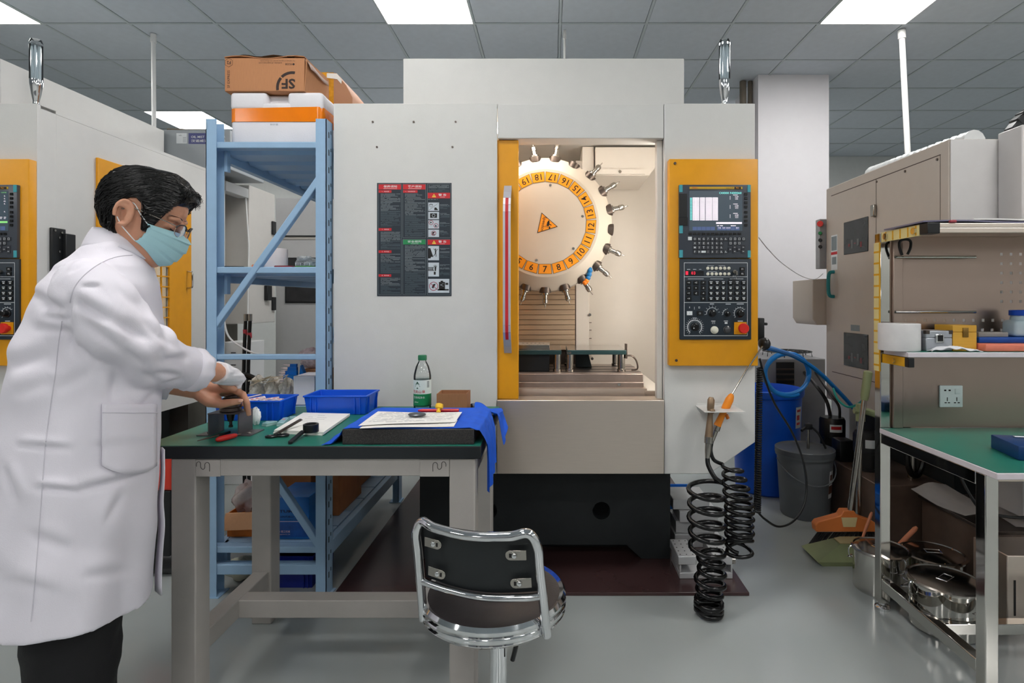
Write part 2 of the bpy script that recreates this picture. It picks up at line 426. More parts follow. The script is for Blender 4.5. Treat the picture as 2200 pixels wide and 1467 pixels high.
# --- shell
MB().box(MX0, OX0, YF, YF+.014, ZB, ZT).build('front_panel', M_WHITE, mc, bevel=.003)
MB().box(OX0+.002, OX1+.008, YF+.001, YF+.10, ZO, ZT-.001).build('header_panel', M_WHITE, mc, bevel=.003)
rp = [(OX1+.010, YF, ZB), (X(1524, YF), YF, ZB), (MX1, YF, Zc(950, YF)), (MX1, YF, ZT), (OX1+.010, YF, ZT)]
MB().prism(rp, (0, .09, 0)).build('front_panel', M_WHITE, mc, bevel=.003)
MB().box(OX1-.016, OX1+.008, YF+.03, YF+.07, ZS, ZO).build('door_jamb', M_INNER, mc, bevel=.003)
MB().box(MX0, MX1, YF+.015, 3.7, ZT-.016, ZT).build('roof', M_WHITE, mc)
MB().box(MX0, MX0+.015, YF+.015, 3.7, .6, ZT-.017).build('side_wall', M_WHITE, mc)
# right wall: window hole
wy0, wy1, wz0, wz1 = 2.79, 3.147, 1.0, 1.62
hole = lambda x: [(x, wy0, wz0), (x, wy1, wz0), (x, wy1, wz1), (x, wy0, wz1)]
MB().prism([(MX1-.015, YF+.09, .6), (MX1-.015, 3.7, .6), (MX1-.015, 3.7, ZT-.017), (MX1-.015, YF+.09, ZT-.017)], (.0149, 0, 0), [hole(MX1-.015)]).build('side_wall', M_WHITE, mc)
MB().box(MX0, MX1, 3.685, 3.7, .6, ZT-.017).build('rear_wall', M_WHITE, mc)
MB().box(X(866, 2.466), X(1470, 2.466), 2.466, 3.51, ZT, Zc(125, 2.466)).build('upper_housing', M_WHITE, mc, bevel=.004)
MB().box(MX0+.1, MX1-.1, YF+.1, 3.68, .6, .615).build('floor_pan', M_STEEL, mc)
for px, py in ((801, 262), (889, 262), (979, 262), (810, 316), (972, 316)):
    p = P(px, py, YF); MB().cyl(p+Vector((0, -.003, 0)), p, .0042, n=10).build('panel_screw', M_DARKSTEEL, mc)
# side door (yellow, with barred window)
dX = MX1
sd = MB().prism([(dX, 2.65, .75), (dX, 3.337, .75), (dX, 3.337, 1.873), (dX, 2.65, 1.873)], (.012, 0, 0), [hole(dX)]).build('side_door', M_YELLOW, mc, bevel=.002)
for i in range(1, 6): MB().box(dX+.002, dX+.009, wy0+i*(wy1-wy0)/6-.0035, wy0+i*(wy1-wy0)/6+.0035, wz0, wz1).build('window_bar', M_YELLOW, sd)
for i in range(1, 11): MB().box(dX+.003, dX+.010, wy0, wy1, wz0+i*(wz1-wz0)/11-.0035, wz0+i*(wz1-wz0)/11+.0035).build('window_bar', M_YELLOW, sd)
MB().box(dX-.008, dX-.004, wy0, wy1, wz0, wz1).build('window_pane', M_PANE, sd)
MB().tube(smooth_path([(dX+.01, 3.30, 1.376), (dX+.034, 3.30, 1.372), (dX+.04, 3.30, 1.36), (dX+.04, 3.30, 1.294), (dX+.034, 3.30, 1.282), (dX+.01, 3.30, 1.278)], 4), .0055, 8).build('handle', M_POLISH, sd)
for yy, zz in ((2.70, 1.75), (2.70, .9), (3.29, 1.80), (3.29, .9)):
    MB().cyl((dX+.012, yy, zz), (dX+.017, yy, zz), .009, n=12).build('door_screw', M_DARKSTEEL, sd)
br = MB().box(dX, dX+.012, 2.405, 2.475, 1.30, 1.515).box(dX+.012, dX+.03, 2.455, 2.505, 1.33, 1.495).build('panel_bracket', M_BLACK, mc, bevel=.003)
for yy, zz in ((2.418, 1.503), (2.452, 1.498), (2.44, 1.475), (2.44, 1.415), (2.44, 1.34)):
    MB().cyl((dX+.010, yy, zz), (dX+.016, yy, zz), .005, n=10).build('bolt', M_TOOL, br)
# sliding door
dr = MB().box(-.86, X(1114, 2.38), YF+.018, YF+.05, ZS+.002, ZO-.002).build('sliding_door', M_YELLOW, mc, bevel=.003)
def handle_pts(x):
    out = []
    for i in range(25):
        t = i/24; z = lerp(Zc(397, 2.33), Zc(758, 2.33), t)
        b = min(1, min(t, 1-t)/.17); out.append((x, YF+.02-.062*math.sin(b*math.pi/2), z))
    return out
hx = X(1088.5, 2.30)
h1 = MB()
for p0, p1 in zip(handle_pts(hx), handle_pts(hx)[1:]): h1.beam(p0, p1, .031, .012, (0, -1, 0))
h1.build('handle', mat('handle_aluminium', (206, 206, 214), .32, .5, var=.02), dr, ang=60)
h2 = MB()
for p0, p1 in zip(handle_pts(hx), handle_pts(hx)[1:]):
    q0, q1 = Vector(p0)+Vector((0, -.0058, 0)), Vector(p1)+Vector((0, -.0058, 0)); h2.beam(q0, q1, .0125, .0022, (0, -1, 0))
h2.build('handle_stripe', M_RED, dr, ang=60)
# apron
MB().box(X(1068, 2.335), X(1427, 2.335), 2.335, 2.349, Zc(1018, 2.335), Zc(860, 2.335)).box(X(1068, 2.335), X(1427, 2.335), 2.349, 2.44, ZS-.012, Zc(860, 2.335)).build('apron', M_STEEL, mc, bevel=.002)
# --- inside
MB().box(MX0+.02, MX1-.02, 3.28, 3.30, .6, 2.0).build('inner_wall', M_INNER, mc)
MB().box(X(1237, 3.02), X(1266, 3.02), 3.02, 3.27, .8, 1.95).build('inner_post', M_INNER, mc, bevel=.003)
MB().box(X(1251, 2.93), X(1276, 2.93), 2.93, 3.27, 1.78, 2.0).build('inner_post', M_INNER, mc, bevel=.003)
ib = MB().prism([(X(1276, 3.0), 2.9, Zc(377, 2.9)), (X(1388, 3.0), 2.9, Zc(377, 2.9)), (X(1418, 3.0), 2.9, Zc(335, 2.9)), (X(1418, 3.0), 2.9, 1.99), (X(1276, 3.0), 2.9, 1.99)], (0, .37, 0)).build('inner_box', M_INNER, mc, bevel=.003)
MB().box(X(1276, 2.89), X(1386, 2.89), 2.885, 2.90, Zc(374, 2.89), Zc(364, 2.89)).build('flange', M_INNER, ib)
p = P(1332, 369, 2.885); MB().cyl(p+Vector((0, -.006, 0)), p, .008, n=6).build('bolt', M_TOOL, ib)
for px, py in ((1267, 676), (1272, 770)):
    p = P(px, py, 3.02); MB().cyl(p+Vector((0, -.012, 0)), p+Vector((0, .25, 0)), .008, n=6).build('bolt', M_TOOL, mc)
for py in (693, 709, 727, 743):
    pb = MB(); pbox(pb, 1266, 1271, py-.7, py+.7, 3.27, .008); pb.build('wall_slot', M_DARKSTEEL, mc)
MB().box(-.75, .10, 2.60, 2.63, 1.978, 1.992).build('work_lamp', M_LAMPIN, mc)
MB().box(.50, .53, 2.455, 2.475, .95, 1.85).build('work_lamp', M_LAMPIN, mc)
# telescopic way cover behind the drum
tc = MB().box(X(1060, 3.02), X(1236, 3.02), 3.03, 3.27, .82, 1.45).build('way_cover', M_DARKSTEEL, mc)
for i in range(14):
    y0 = 601+i*10.8
    q = MB(); q.box(X(1060, 3.02), X(1235, 3.02), 3.0+.002*(i % 2), 3.03, Zc(y0+10.0, 3.0), Zc(y0, 3.0)); q.build('slat', M_SLATS, tc, bevel=.0015)
# tool drum
YD = 2.70; kD = YD/F; dc = Vector((X(1171, YD), YD, Zc(479, YD)))
dpro = [(0, -.0), (116*kD, 0), (118*kD, .002), (146*kD, .055), (148*kD, .075), (148*kD, .16), (120*kD, .18), (0, .18)]
td = MB().lathe(dpro, dc, (0, 1, 0), n=84, cap=False).build('tool_drum', mat('drum_beige', (204, 193, 178), .35, var=.01), mc, ang=20)
STEP = 2*math.pi/21
empties = {5, 9}
for k in range(21):
    a = -math.pi/2+(k)*STEP; num = 7+k if 7+k <= 21 else 7+k-21
    rad = Vector((math.cos(a), 0, math.sin(a))); tan = Vector((-math.sin(a), 0, math.cos(a)))
    # number label
    lb = MB(); c = dc+rad*(99*kD)
    def trap(s_, y):
        ri, ro = (99-11*s_)*kD, (99+10.5*s_)*kD; wi, wo = 12.8*s_*kD, 14.8*s_*kD
        return [dc+rad*ri+tan*wi+Vector((0, y, 0)), dc+rad*ri-tan*wi+Vector((0, y, 0)), dc+rad*ro-tan*wo+Vector((0, y, 0)), dc+rad*ro+tan*wo+Vector((0, y, 0))]
    lb.use(1).prism(trap(1.0, -.0012), (0, .0012, 0)); lb.use(0).prism(trap(.94, -.0018), (0, .0007, 0))
    lb.use(1); add_text(lb, str(num), c+Vector((0, -.0022, 0)), ht=13.5*kD, right=tan, up=-rad, bold=.008)
    lb.build('number_label', [M_ORANGE, M_PRINTK], td, recalc=False)
    # pocket
    pc = dc+rad*(143*kD)+Vector((0, .062, 0))
    MB().lathe([(13*kD, -.012), (13*kD, .014), (10*kD, .016)], pc, rad, n=20).build('tool_pocket', M_DARKSTEEL, td)
    if k in empties: continue
    pt = pc+rad*.012
    L = RND.uniform(.9, 1.12)
    prof = [(9*kD, 0), (9*kD, 5*kD), (5.5*kD, 6*kD), (5.0*kD, 16*kD*L), (6.2*kD, 17*kD*L), (6.2*kD, 25*kD*L), (4.2*kD, 28*kD*L), (1.4*kD, 29*kD*L), (1.1*kD, 36*kD*L), (.3*kD, 37*kD*L)]
    MB().lathe(prof, pt, rad, n=16).build('tool_holder', M_TOOL, td)
for a in (82, 10, -42, -103, 160, 215):
    p = dc+Vector((math.cos(math.radians(a)), 0, math.sin(math.radians(a))))*(82*kD)
    MB().cyl(p+Vector((0, -.003, 0)), p, .006, n=12).build('drum_screw', M_TOOL, td)
# crush warning triangle
tv = [P(1163.6, 456.6, YD), P(1198.4, 487, YD), P(1154, 500.8, YD)]; tcn = (tv[0]+tv[1]+tv[2])/3
tr = MB()
tr.use(1).prism([q+Vector((0, -.0015, 0)) for q in tv], (0, .0015, 0))
tr.use(0).prism([tcn+(q-tcn)*.9+Vector((0, -.0022, 0)) for q in tv], (0, .0007, 0))
ed = (tv[2]-tv[0]).normalized(); nr = (tv[1]-(tv[0]+tv[2])/2).normalized()
tr.use(1); add_text(tr, 'Speedcn', (tv[0]+tv[2])/2+nr*(8.5*kD)+Vector((0, -.0026, 0)), wd=31*kD, right=ed, up=nr, bold=.004)
hc = tcn+nr*(5*kD)+Vector((0, -.0026, 0))
def hq(u0, u1, v0, v1, sl=0): tr.add([hc+ed*(u0*kD)+nr*(v0*kD), hc+ed*(u1*kD)+nr*(v0*kD), hc+ed*((u1+sl)*kD)+nr*(v1*kD), hc+ed*((u0+sl)*kD)+nr*(v1*kD)], [(0, 1, 2, 3)])
hq(-6, 3, -2.2, 3); 
for i in range(4): hq(2+.2*i, 4+.2*i, -5+2.6*i, -3.6+2.6*i, 3)
hq(-9, -5, -1, 2); hq(-3, -1, 2, 8, 2); hq(3, 8, 4, 6.5, 1)
tr.build('warning_triangle', [M_ORANGE, M_PRINTK], td, recalc=False)
# coolant nozzles
for (pts, off) in (([(1268, 578), (1266, 590), (1262, 600), (1257, 607)], 0), ([(1255, 574), (1262, 580), (1248, 592), (1236, 600), (1226, 606), (1218, 608)], .02)):
    pts = smooth_path([P(a, b, 2.74+off) for a, b in pts], 3)
    q = MB()
    for j, pp in enumerate(pts): q.use(0 if j < len(pts)*.62 else 1).ball(pp, .0125 if j % 2 else .0095, 10, 7)
    q.build('coolant_nozzle', [M_BLUEN, M_ORN], mc)
# work table, saddle and splash guards
MB().box(-.5, X(1382, 2.55), 2.55, 2.95, Zc(820, 2.55), Zc(803, 2.55)).build('work_table', mat('table_steel', (150, 134, 126), .35, .5, var=.12, scale=14), mc, bevel=.003)
for i in range(3):
    ys = 2.62+i*.1; MB().box(-.5, X(1382, 2.55), ys, ys+.014, Zc(803, 2.55)-.001, Zc(803, 2.55)+.001).build('table_slot', M_BLACK, mc)
MB().box(-.5, X(1383, 2.53), 2.53, 2.97, Zc(833, 2.53), Zc(821, 2.53)).build('saddle', mat('table_steel', (150, 134, 126), .35, .5, var=.12, scale=14), mc, bevel=.003)
MB().cyl(P(1330, 826, 2.525), P(1330, 826, 2.535), .008, n=6).build('bolt', M_TOOL, mc)
MB().box(-.5, X(1390, 2.49), 2.49, 2.495, .62, Zc(835, 2.49)).box(-.5, X(1390, 2.49), 2.495, 2.99, Zc(835, 2.49)-.006, Zc(835, 2.49)).build('splash_guard', M_STEEL, mc)
MB().box(X(1386, 2.485), X(1418, 2.485), 2.482, 2.487, .62, Zc(840, 2.485)).build('splash_guard', M_STEEL, mc)
MB().box(X(1383, 2.6), OX1+.05, 2.56, 3.27, .62, .80).build('chip_tray', M_INNER, mc)
# signal lamp
sl = Vector((X(1556.5, 2.45), 2.45, ZT))
sb = MB().lathe([(.020, 0), (.020, .026), (.012, .028), (.012, .045), (.018, .075), (.0235, .115), (.024, .135)], sl, n=20).build('signal_lamp', M_CHROME, mc)
MB().lathe([(.0238, .135), (.0238, .295), (.019, .309), (0.002, .310)], sl, n=20).build('lens_tube', M_CLEAR, sb)
rc = MB()
for i in range(6):
    a = i*math.pi/3; rc.cyl(sl+Vector((.014*math.cos(a), .014*math.sin(a), .135)), sl+Vector((.014*math.cos(a), .014*math.sin(a), .285)), .0035, n=6)
rc.build('inner_rod', mat('lamp_core', (208, 220, 226), .25, var=.02), sb)
MB().lathe([(.0245, .283), (.0245, .292)], sl, n=20).build('lens_ring', M_CHROME, sb)
MB().box(sl.x+.018, sl.x+.03, 2.44, 2.455, ZT, ZT+.012).build('clamp_bolt', M_BLACK, sb)

# ---------------------------------------------------------------- control panel
Yp = 2.312
cpn = MB(); prbox(cpn, 1437.5, 1629, 341, 786, Yp, YF-Yp, .004); cp = cpn.build('control_panel', M_YELLOW, mc)
def cbox(px0, px1, py0, py1, dy, th, name, m, par=None, r=0):
    q = MB()
    if r: prbox(q, px0, px1, py0, py1, Yp-dy, th, r)
    else: pbox(q, px0, px1, py0, py1, Yp-dy, th)
    return q.build(name, m, par or cp)
for px, py in ((1450, 351), (1453, 774)):
    MB().cyl(P(px, py, Yp)+Vector((0, -.004, 0)), P(px, py, Yp), .0055, n=12).build('panel_screw', M_DARKSTEEL, cp)
cbox(1459, 1613.5, 396.5, 554, .014, .016, 'monitor_housing', M_BEZEL, r=.003)
for a, b, c_, d in ((1459.5, 1466.5, 397, 412.5), (1606, 1613, 397, 412.5), (1459.5, 1467, 484, 501), (1459.5, 1467, 537, 553), (1606.5, 1613, 538, 553)):
    cbox(a, b, c_, d, .0155, .003, 'corner_tape', M_TEAL)
cbox(1459, 1476, 416, 466, .0165, .003, 'card_cover', M_BLACKP); cbox(1459, 1477, 467, 484, .018, .005, 'card_latch', M_RUBBER)
cbox(1481.5, 1595, 401, 406, .0155, .002, 'brand_strip', mat('brand_yellow', (205, 164, 40), .4))
cbox(1578, 1592, 401.5, 405.5, .0165, .002, 'brand_plate', M_PRINTK)
bt = MB(); YT = Yp-.0175; add_text(bt, 'FANUC', P(1493, 403.5, YT), ht=2.6*YT/F, bold=.02); bt.build('brand_lettering', M_RED, cp, recalc=False)
bt = MB(); add_text(bt, 'Series 0i-MF', P(1568, 403.6, YT), ht=2.2*YT/F); bt.build('brand_lettering', M_PRINTK, cp, recalc=False)
bt = MB(); add_text(bt, 'Plus', P(1584.5, 403.5, YT-.0005), ht=2.8*YT/F, bold=.01); bt.build('brand_lettering', M_ORANGE, cp, recalc=False)
cbox(1481, 1595, 410, 496, .0150, .002, 'screen', M_SCREEN)
# screen print
YS = Yp-.0157
def sq(mb, x0, x1, y0, y1, Y=YS): mb.add([P(x0, y1, Y), P(x1, y1, Y), P(x1, y0, Y), P(x0, y0, Y)], [(0, 1, 2, 3)])
sp = MB()
sp.use(1)
for a, b in ((1488, 1502.5), (1504, 1514.5), (1516, 1530), (1531, 1542.5)): sq(sp, a, b, 424, 473.5)
sq(sp, 1538.5, 1594, 477, 481)
sp.use(0)
for i in range(16):
    for a, b in ((1489, 1494), (1496, 1502), (1505, 1513.5), (1517, 1528), (1532, 1541)):
        sq(sp, a, b, 426.3+i*3.05, 426.8+i*3.05, YS-.0003)
sp.use(2)
add_text(sp, 'O0000 N00060', P(1569, 414.5, YS), wd=48*YS/F, ht=4.4*YS/F, bold=.01)
for i in range(16): sq(sp, 1482.5, 1487, 424.8+i*3.05, 426.6+i*3.05)
sp.use(1)
for y0 in (419, 438.5, 458.5):
    sq(sp, 1575, 1585, y0-.8, y0+.4)
    for i in range(3):
        sq(sp, 1568, 1569.3, y0+2.2+i*2.8, y0+4+i*2.8); add_text(sp, ('-92.988', '0.000', '0.000')[i] if y0 < 430 else ('-29.988', '-92.251', '-4.215')[i], P(1582.5, y0+3.2+i*2.8, YS), ht=2.0*YS/F, bold=.01)
for a, b in ((1540, 1545), (1547, 1553), (1570, 1581)): sq(sp, a, b, 484, 485.6)
sp.use(3)
for i in range(5): sq(sp, 1488+i*9.7, 1497+i*9.7, 487, 494.5)
for i in range(5): sq(sp, 1541+i*9.7, 1550+i*9.7, 487, 494.5)
sp.use(1)
for i, s_ in enumerate(('刀偏', '设定', '坐标系', '', '操作')):
    if s_: add_text(sp, s_, P(1545.5+i*9.7, 489.5, YS-.0003), ht=3.0*YS/F)
sp.build('screen_display', [M_SCREEN, M_SCRW, M_SCRC, M_SCRB], cp, recalc=False)
# soft keys and typing keys
def keyset(rects, name, m, dy, th, r=.0008):
    for (a, b, c_, d) in rects: cbox(a, b, c_, d, dy, th, name, m)
keyset([(1480+i*9.6, 1486.5+i*9.6, 500, 504.5) for i in range(12)], 'soft_key', M_RUBBER, .0175, .004)
keyset([(1600, 1606, 414+i*9.2+(i > 3)*2.5, 419+i*9.2+(i > 3)*2.5) for i in range(8)], 'soft_key', M_RUBBER, .0175, .004)
ks = MB(); kl = MB(); YK = Yp-.0178
rows = ['ONG789', 'XYZ456', 'MST123', 'FH-;0/']
for j in range(4):
    for i in range(8):
        if i == 7 and j in (1, 2): continue
        x0, y0 = 1489.3+i*9.4, 509.5+j*9.2
        pbox(ks, x0, x0+8, y0, y0+7.6, Yp-.0172, .004)
        if i < 6: add_text(kl, rows[j][i], P(x0+3.6, y0+3.6, YK), ht=4.2*YK/F, bold=.012)
        else:
            sq(kl, x0+2, x0+6.5, y0+4.5, y0+5.3, YK); sq(kl, x0+3, x0+4.5, y0+1.8, y0+3.6, YK)
for j, n_ in ((0, 4), (1, 3)):
    for i in range(n_):
        x0, y0 = 1566+i*9.3, 509.5+j*9.2; pbox(ks, x0, x0+7.6, y0, y0+7.4, Yp-.0172, .004)
        for e in ((x0+1.8, x0+6, y0+1.4, y0+2), (x0+1.8, x0+6, y0+5.2, y0+5.8), (x0+1.8, x0+2.4, y0+1.4, y0+5.8), (x0+5.4, x0+6, y0+1.4, y0+5.8)): sq(kl, *e, YK)
for cx_, cy_ in ((1569, 535.5), (1578.5, 531), (1578.5, 540), (1588, 535.5), (1597, 531), (1597, 540)):
    pbox(ks, cx_-3.8, cx_+3.8, cy_-3.6, cy_+3.6, Yp-.0172, .004); sq(kl, cx_-1.6, cx_+1.6, cy_-.5, cy_+.5, YK)
o = ks.build('typing_keys', mat('key_grey', (58, 60, 66), .4, var=.03), cp); o['kind'] = 'stuff'
o = kl.build('key_legends', M_PRINTW, cp, recalc=False); o['kind'] = 'stuff'
cbox(1478.5, 1486.5, 508.5, 516, .0175, .004, 'reset_key', M_PRINTW)
# operator panel
cbox(1460.5, 1614.5, 555.5, 729.5, .010, .012, 'operator_housing', M_PANEG, r=.003)
yo = .0105
fr = MB()
for e in ((1469.5, 1606, 564, 565), (1469.5, 1606, 720.5, 721.5), (1469.5, 1470.3, 564, 721), (1605.2, 1606, 564, 721), (1470, 1605.5, 594, 594.9), (1470, 1605.5, 649.3, 650.2)): sq(fr, *e, Yp-yo)
fr.build('printed_frame', M_PRINTW, cp, recalc=False)
cbox(1472.5, 1512, 582, 591, .012, .003, 'counter_window', M_BLACKP)
dg = MB()
for i, ch in enumerate('0 03'):
    if ch != ' ': add_text(dg, ch, P(1476+i*4.9+(i > 1)*1.5, 586.5, Yp-.0125), ht=6.5*Yp/F, bold=.02)
sq(dg, 1473, 1478.5, 582.6, 590.4, Yp-.0122); 
dg.build('counter_digits', M_LED7, cp, recalc=False)
for j in range(2):
    for i in range(6):
        p = P(1520.5+i*9.05, 576.3+j*12.1, Yp-.010)
        MB().lathe([(.0063, 0), (.0063, .003), (.005, .0038)], p, (0, -1, 0), n=16, sx=1.0).build('oval_button', M_OFFW, cp)
krect = []
for j in range(4):
    for i in range(3):
        if j == 3 and i == 1: continue
        krect.append((1474.5+i*15.6, 1485+i*15.6, 602.8+j*11.4, 611.3+j*11.4))
    for i in range(3): krect.append((1522.5+i*13.2, 1533+i*13.2, 602.8+j*11.4, 611.3+j*11.4))
    for i in range(3): krect.append((1564.3+i*14.2, 1575+i*14.2, 602.8+j*11.4, 611.3+j*11.4))
krect += [(1590, 1600, 574, 582), (1590, 1600, 584, 592)]
keyset(krect, 'function_key', M_RUBBER, .0135, .005)
kg = MB(); YG = Yp-.0138
axis = ['+4', '+Z', '-Y', '+X', '快', '-X', '+Y', '-Z', '-4', '+5', '', '-5']
for n_, (a, b, c_, d) in enumerate(krect):
    mx, my = (a+b)/2, (c_+d)/2
    if b < 1517: add_text(kg, axis[n_ % 12] or '+', P(mx, my, YG), ht=3.2*YG/F, bold=.01)
    elif a >= 1590 and c_ < 593: add_text(kg, 'F1' if c_ < 580 else 'F2', P(mx, my, YG), ht=3.4*YG/F, bold=.01)
    else:
        sq(kg, mx-3.2, mx+3.2, my-2.6, my-1.2, YG); sq(kg, mx-2, mx+2.2, my+.2, my+2.2, YG)
o = kg.build('key_print', M_PRINTW, cp, recalc=False); o['kind'] = 'stuff'
# dials
def dial(px, py, r, ang, name='dial'):
    p = P(px, py, Yp-.010); R_ = r*Yp/F
    d = MB().lathe([(R_, 0), (R_, .004), (R_*.8, .006), (R_*.72, .022), (R_*.6, .024)], p, (0, -1, 0), n=24).build(name, M_RUBBER, cp)
    a = math.radians(ang); q = MB(); e = p+Vector((math.cos(a), 0, math.sin(a)))*(R_*.6)+Vector((0, -.0245, 0))
    q.cyl(e+Vector((0, .001, 0)), e, .0022, n=8); q.build('dial_mark', M_PRINTW, cp)
def ticks(px, py, r0, r1, a0, a1, n, mb):
    for i in range(n):
        a = math.radians(lerp(a0, a1, i/(n-1))); c_, s_ = math.cos(a), math.sin(a)
        mb.beam(P(px+r0*c_, py-r0*s_, Yp-yo), P(px+r1*c_, py-r1*s_, Yp-yo), .0009, .0002, (0, 1, 0))
def arc(px, py, r, a0, a1, mb, n=22, wd=.8):
    for i in range(n):
        a, b = math.radians(lerp(a0, a1, i/n)), math.radians(lerp(a0, a1, (i+1)/n))
        mb.add([P(px+(r-wd/2)*math.cos(a), py-(r-wd/2)*math.sin(a), Yp-yo), P(px+(r+wd/2)*math.cos(a), py-(r+wd/2)*math.sin(a), Yp-yo), P(px+(r+wd/2)*math.cos(b), py-(r+wd/2)*math.sin(b), Yp-yo), P(px+(r-wd/2)*math.cos(b), py-(r-wd/2)*math.sin(b), Yp-yo)], [(0, 1, 2, 3)])
dial(1530, 673, 8, 90); dial(1562.5, 674, 6, 130); dial(1589.5, 673, 8.5, 70); dial(1492.5, 702.5, 8.5, 200)
tk = MB()
arc(1530, 673, 12, 30, 190, tk); ticks(1530, 673, 13, 17, 10, 190, 8, tk)
arc(1562.5, 674, 9.5, 100, 190, tk); ticks(1562.5, 674, 10, 12, 90, 190, 5, tk)
arc(1589.5, 673, 12, 40, 220, tk); ticks(1589.5, 673, 12, 15, 40, 220, 9, tk)
arc(1492.5, 702.5, 15, -50, 230, tk, 40, 1.6); ticks(1492.5, 702.5, 16, 20, -50, 230, 22, tk); ticks(1492.5, 702.5, 11, 13, -40, 220, 18, tk)
for e in ((1525, 1534, 652.3, 653.6), (1559, 1570, 652.5, 653.8), (1583, 1598, 652.3, 653.6), (1488, 1497, 682.5, 683.7), (1528, 1537, 689, 690.4), (1555, 1564, 689, 690.2), (1585, 1596, 689, 690.4),
          (1476, 1483, 578, 579), (1489, 1496, 578, 579), (1502, 1507, 578, 579), (1520, 1534, 570.6, 571.2), (1544, 1558, 570.6, 571.2), (1520, 1540, 583.2, 583.9), (1478, 1512, 598.6, 599.4), (1526, 1554, 598.6, 599.4), (1568, 1597, 598.6, 599.4),
          (1481, 1482, 658.5, 662), (1491.5, 1492.2, 659, 665), (1500.5, 1504, 658.5, 659.2), (1500.5, 1504, 661.6, 662.3), (1500.5, 1501.2, 658.5, 662.3), (1503.3, 1504, 658.5, 662.3), (1530, 1536, 692, 692.6), (1530, 1536, 695, 695.6), (1530, 1530.6, 692, 695.6), (1535.4, 1536, 692, 695.6), (1557, 1563, 692, 695.4)): sq(tk, *e, Yp-yo)
o = tk.build('dial_print', M_PRINTW, cp, recalc=False); o['kind'] = 'stuff'
cbox(1476, 1487.5, 668.5, 677, .0145, .006, 'start_button', M_PRINTW); cbox(1497.5, 1510, 668, 678, .0145, .006, 'stop_button', M_BLACKP)
bq = MB(); add_text(bq, 'I', P(1481.7, 672.7, Yp-.0150), ht=3*Yp/F); bq.build('button_print', M_PRINTK, cp, recalc=False)
bq = MB(); add_text(bq, 'O', P(1503.7, 673, Yp-.0150), ht=3.6*Yp/F); bq.build('button_print', M_PRINTW, cp, recalc=False)
for px, m_ in ((1534.6, M_OFFW), (1561.3, mat('dark_lens', (70, 70, 72), .15))):
    p = P(px, 708.7 if px < 1550 else 708, Yp-.010); MB().lathe([(.0155, 0), (.0155, .005), (.0125, .007), (.012, .013), (.009, .015)], p, (0, -1, 0), n=22).build('push_button', m_, cp)
cbox(1577.5, 1604, 692, 718, .0135, .006, 'stop_plate', M_YELLOW)
MB().lathe([(.012, 0), (.012, .012), (.0205, .016), (.021, .026), (.018, .031)], P(1593.8, 705, Yp-.0135), (0, -1, 0), n=26).build('emergency_stop', M_ESTOP, cp)
# key switch with hanging keys
p = P(1577, 584, Yp-.010)
MB().cyl(p, p+Vector((0, -.012, 0)), .008, n=16).build('key_switch', M_TOOL, cp)
MB().obox(p+Vector((.002, -.02, -.006)), (.006, .022, .016)).build('key', M_TOOL, cp)
MB().tube(circ(P(1577.5, 596, Yp-.03), .0085, 18), .0012, 6, closed=True).build('key_ring', M_CHROME, cp)
MB().obox(P(1577, 604, Yp-.03), (.012, .004, .018)).obox(P(1577.5, 612, Yp-.03), (.004, .003, .02)).build('spare_key', M_BLACK, cp)

# ---------------------------------------------------------------- safety notice on the front panel
YN = YF-.0016
wsn = MB(); pbox(wsn, 810, 970, 393, 636, YN, .0016); ws = wsn.build('safety_notice', M_PANEG, mc)
def npos(y): return YN-.0002*y
fr = MB(); gr = random.Random(3)
def frame(a, b, c_, d, w_=.55):
    for e in ((a, b, c_, c_+w_), (a, b, d-w_, d), (a, a+w_, c_, d), (b-w_, b, c_, d)): sq(fr, *e, npos(1))
for e in ((812.5, 862.5, 394.8, 633), (865, 915, 394.8, 511), (865, 915, 514, 633), (918, 968.3, 394.8, 511), (918, 968.3, 514, 633)): frame(*e)
fr.build('notice_frame', M_PRINTG, ws, recalc=False)
for e in ((813.5, 861.5, 396, 407), (866, 914, 396, 407), (919, 967, 414, 426), (919, 967, 514.8, 525.5)):
    rd = MB(); sq(rd, *e, npos(2)); rd.build('red_heading', M_RED, ws, recalc=False)
for a, b, c_, d in ((813.5, 841, 408.6, 414), (866, 897, 408.6, 414), (813.5, 841, 490, 495.6), (813.5, 841, 537.7, 543.2), (813.5, 840.5, 589, 594.4)):
    rd = MB(); sq(rd, a, b, c_, d, npos(2)); rd.build('red_subheading', M_RED, ws, recalc=False)
gh = MB(); sq(gh, 866, 914, 514.8, 525, npos(2)); gh.build('green_heading', mat('print_green', (40, 140, 84), .45), ws, recalc=False)
ht = MB()
for s_, x0, y0, w_ in (('保养须知', 838.5, 400.5, 29), ('客户须知', 891, 400.5, 29), ('安全规则', 890.5, 518.8, 29)): add_text(ht, s_, P(x0, y0, npos(3)), wd=w_*YN/F, ht=5*YN/F, bold=.01)
for y0 in (418.5, 519): add_text(ht, '警 告', P(950.5, y0, npos(3)), wd=17*YN/F, ht=5*YN/F, bold=.01)
for s_, x0, y0 in (('一、每日检查', 828, 411.3), ('一、 机床使用须知', 881, 411.3), ('二、每周检查', 828, 492.8), ('三、每月检查', 828, 540.4), ('四、每年检查', 828, 591.7)): add_text(ht, s_, P(x0, y0, npos(3)), ht=2.5*YN/F)
for a, b, y0 in ((824, 853, 404.8), (877, 905, 404.8), (945, 956, 423), (883, 899, 523.2), (945, 956, 523.2)): sq(ht, a, b, y0, y0+.6, npos(3))
o = ht.build('heading_lettering', M_PRINTW, ws, recalc=False); o['kind'] = 'stuff'
tx = MB()
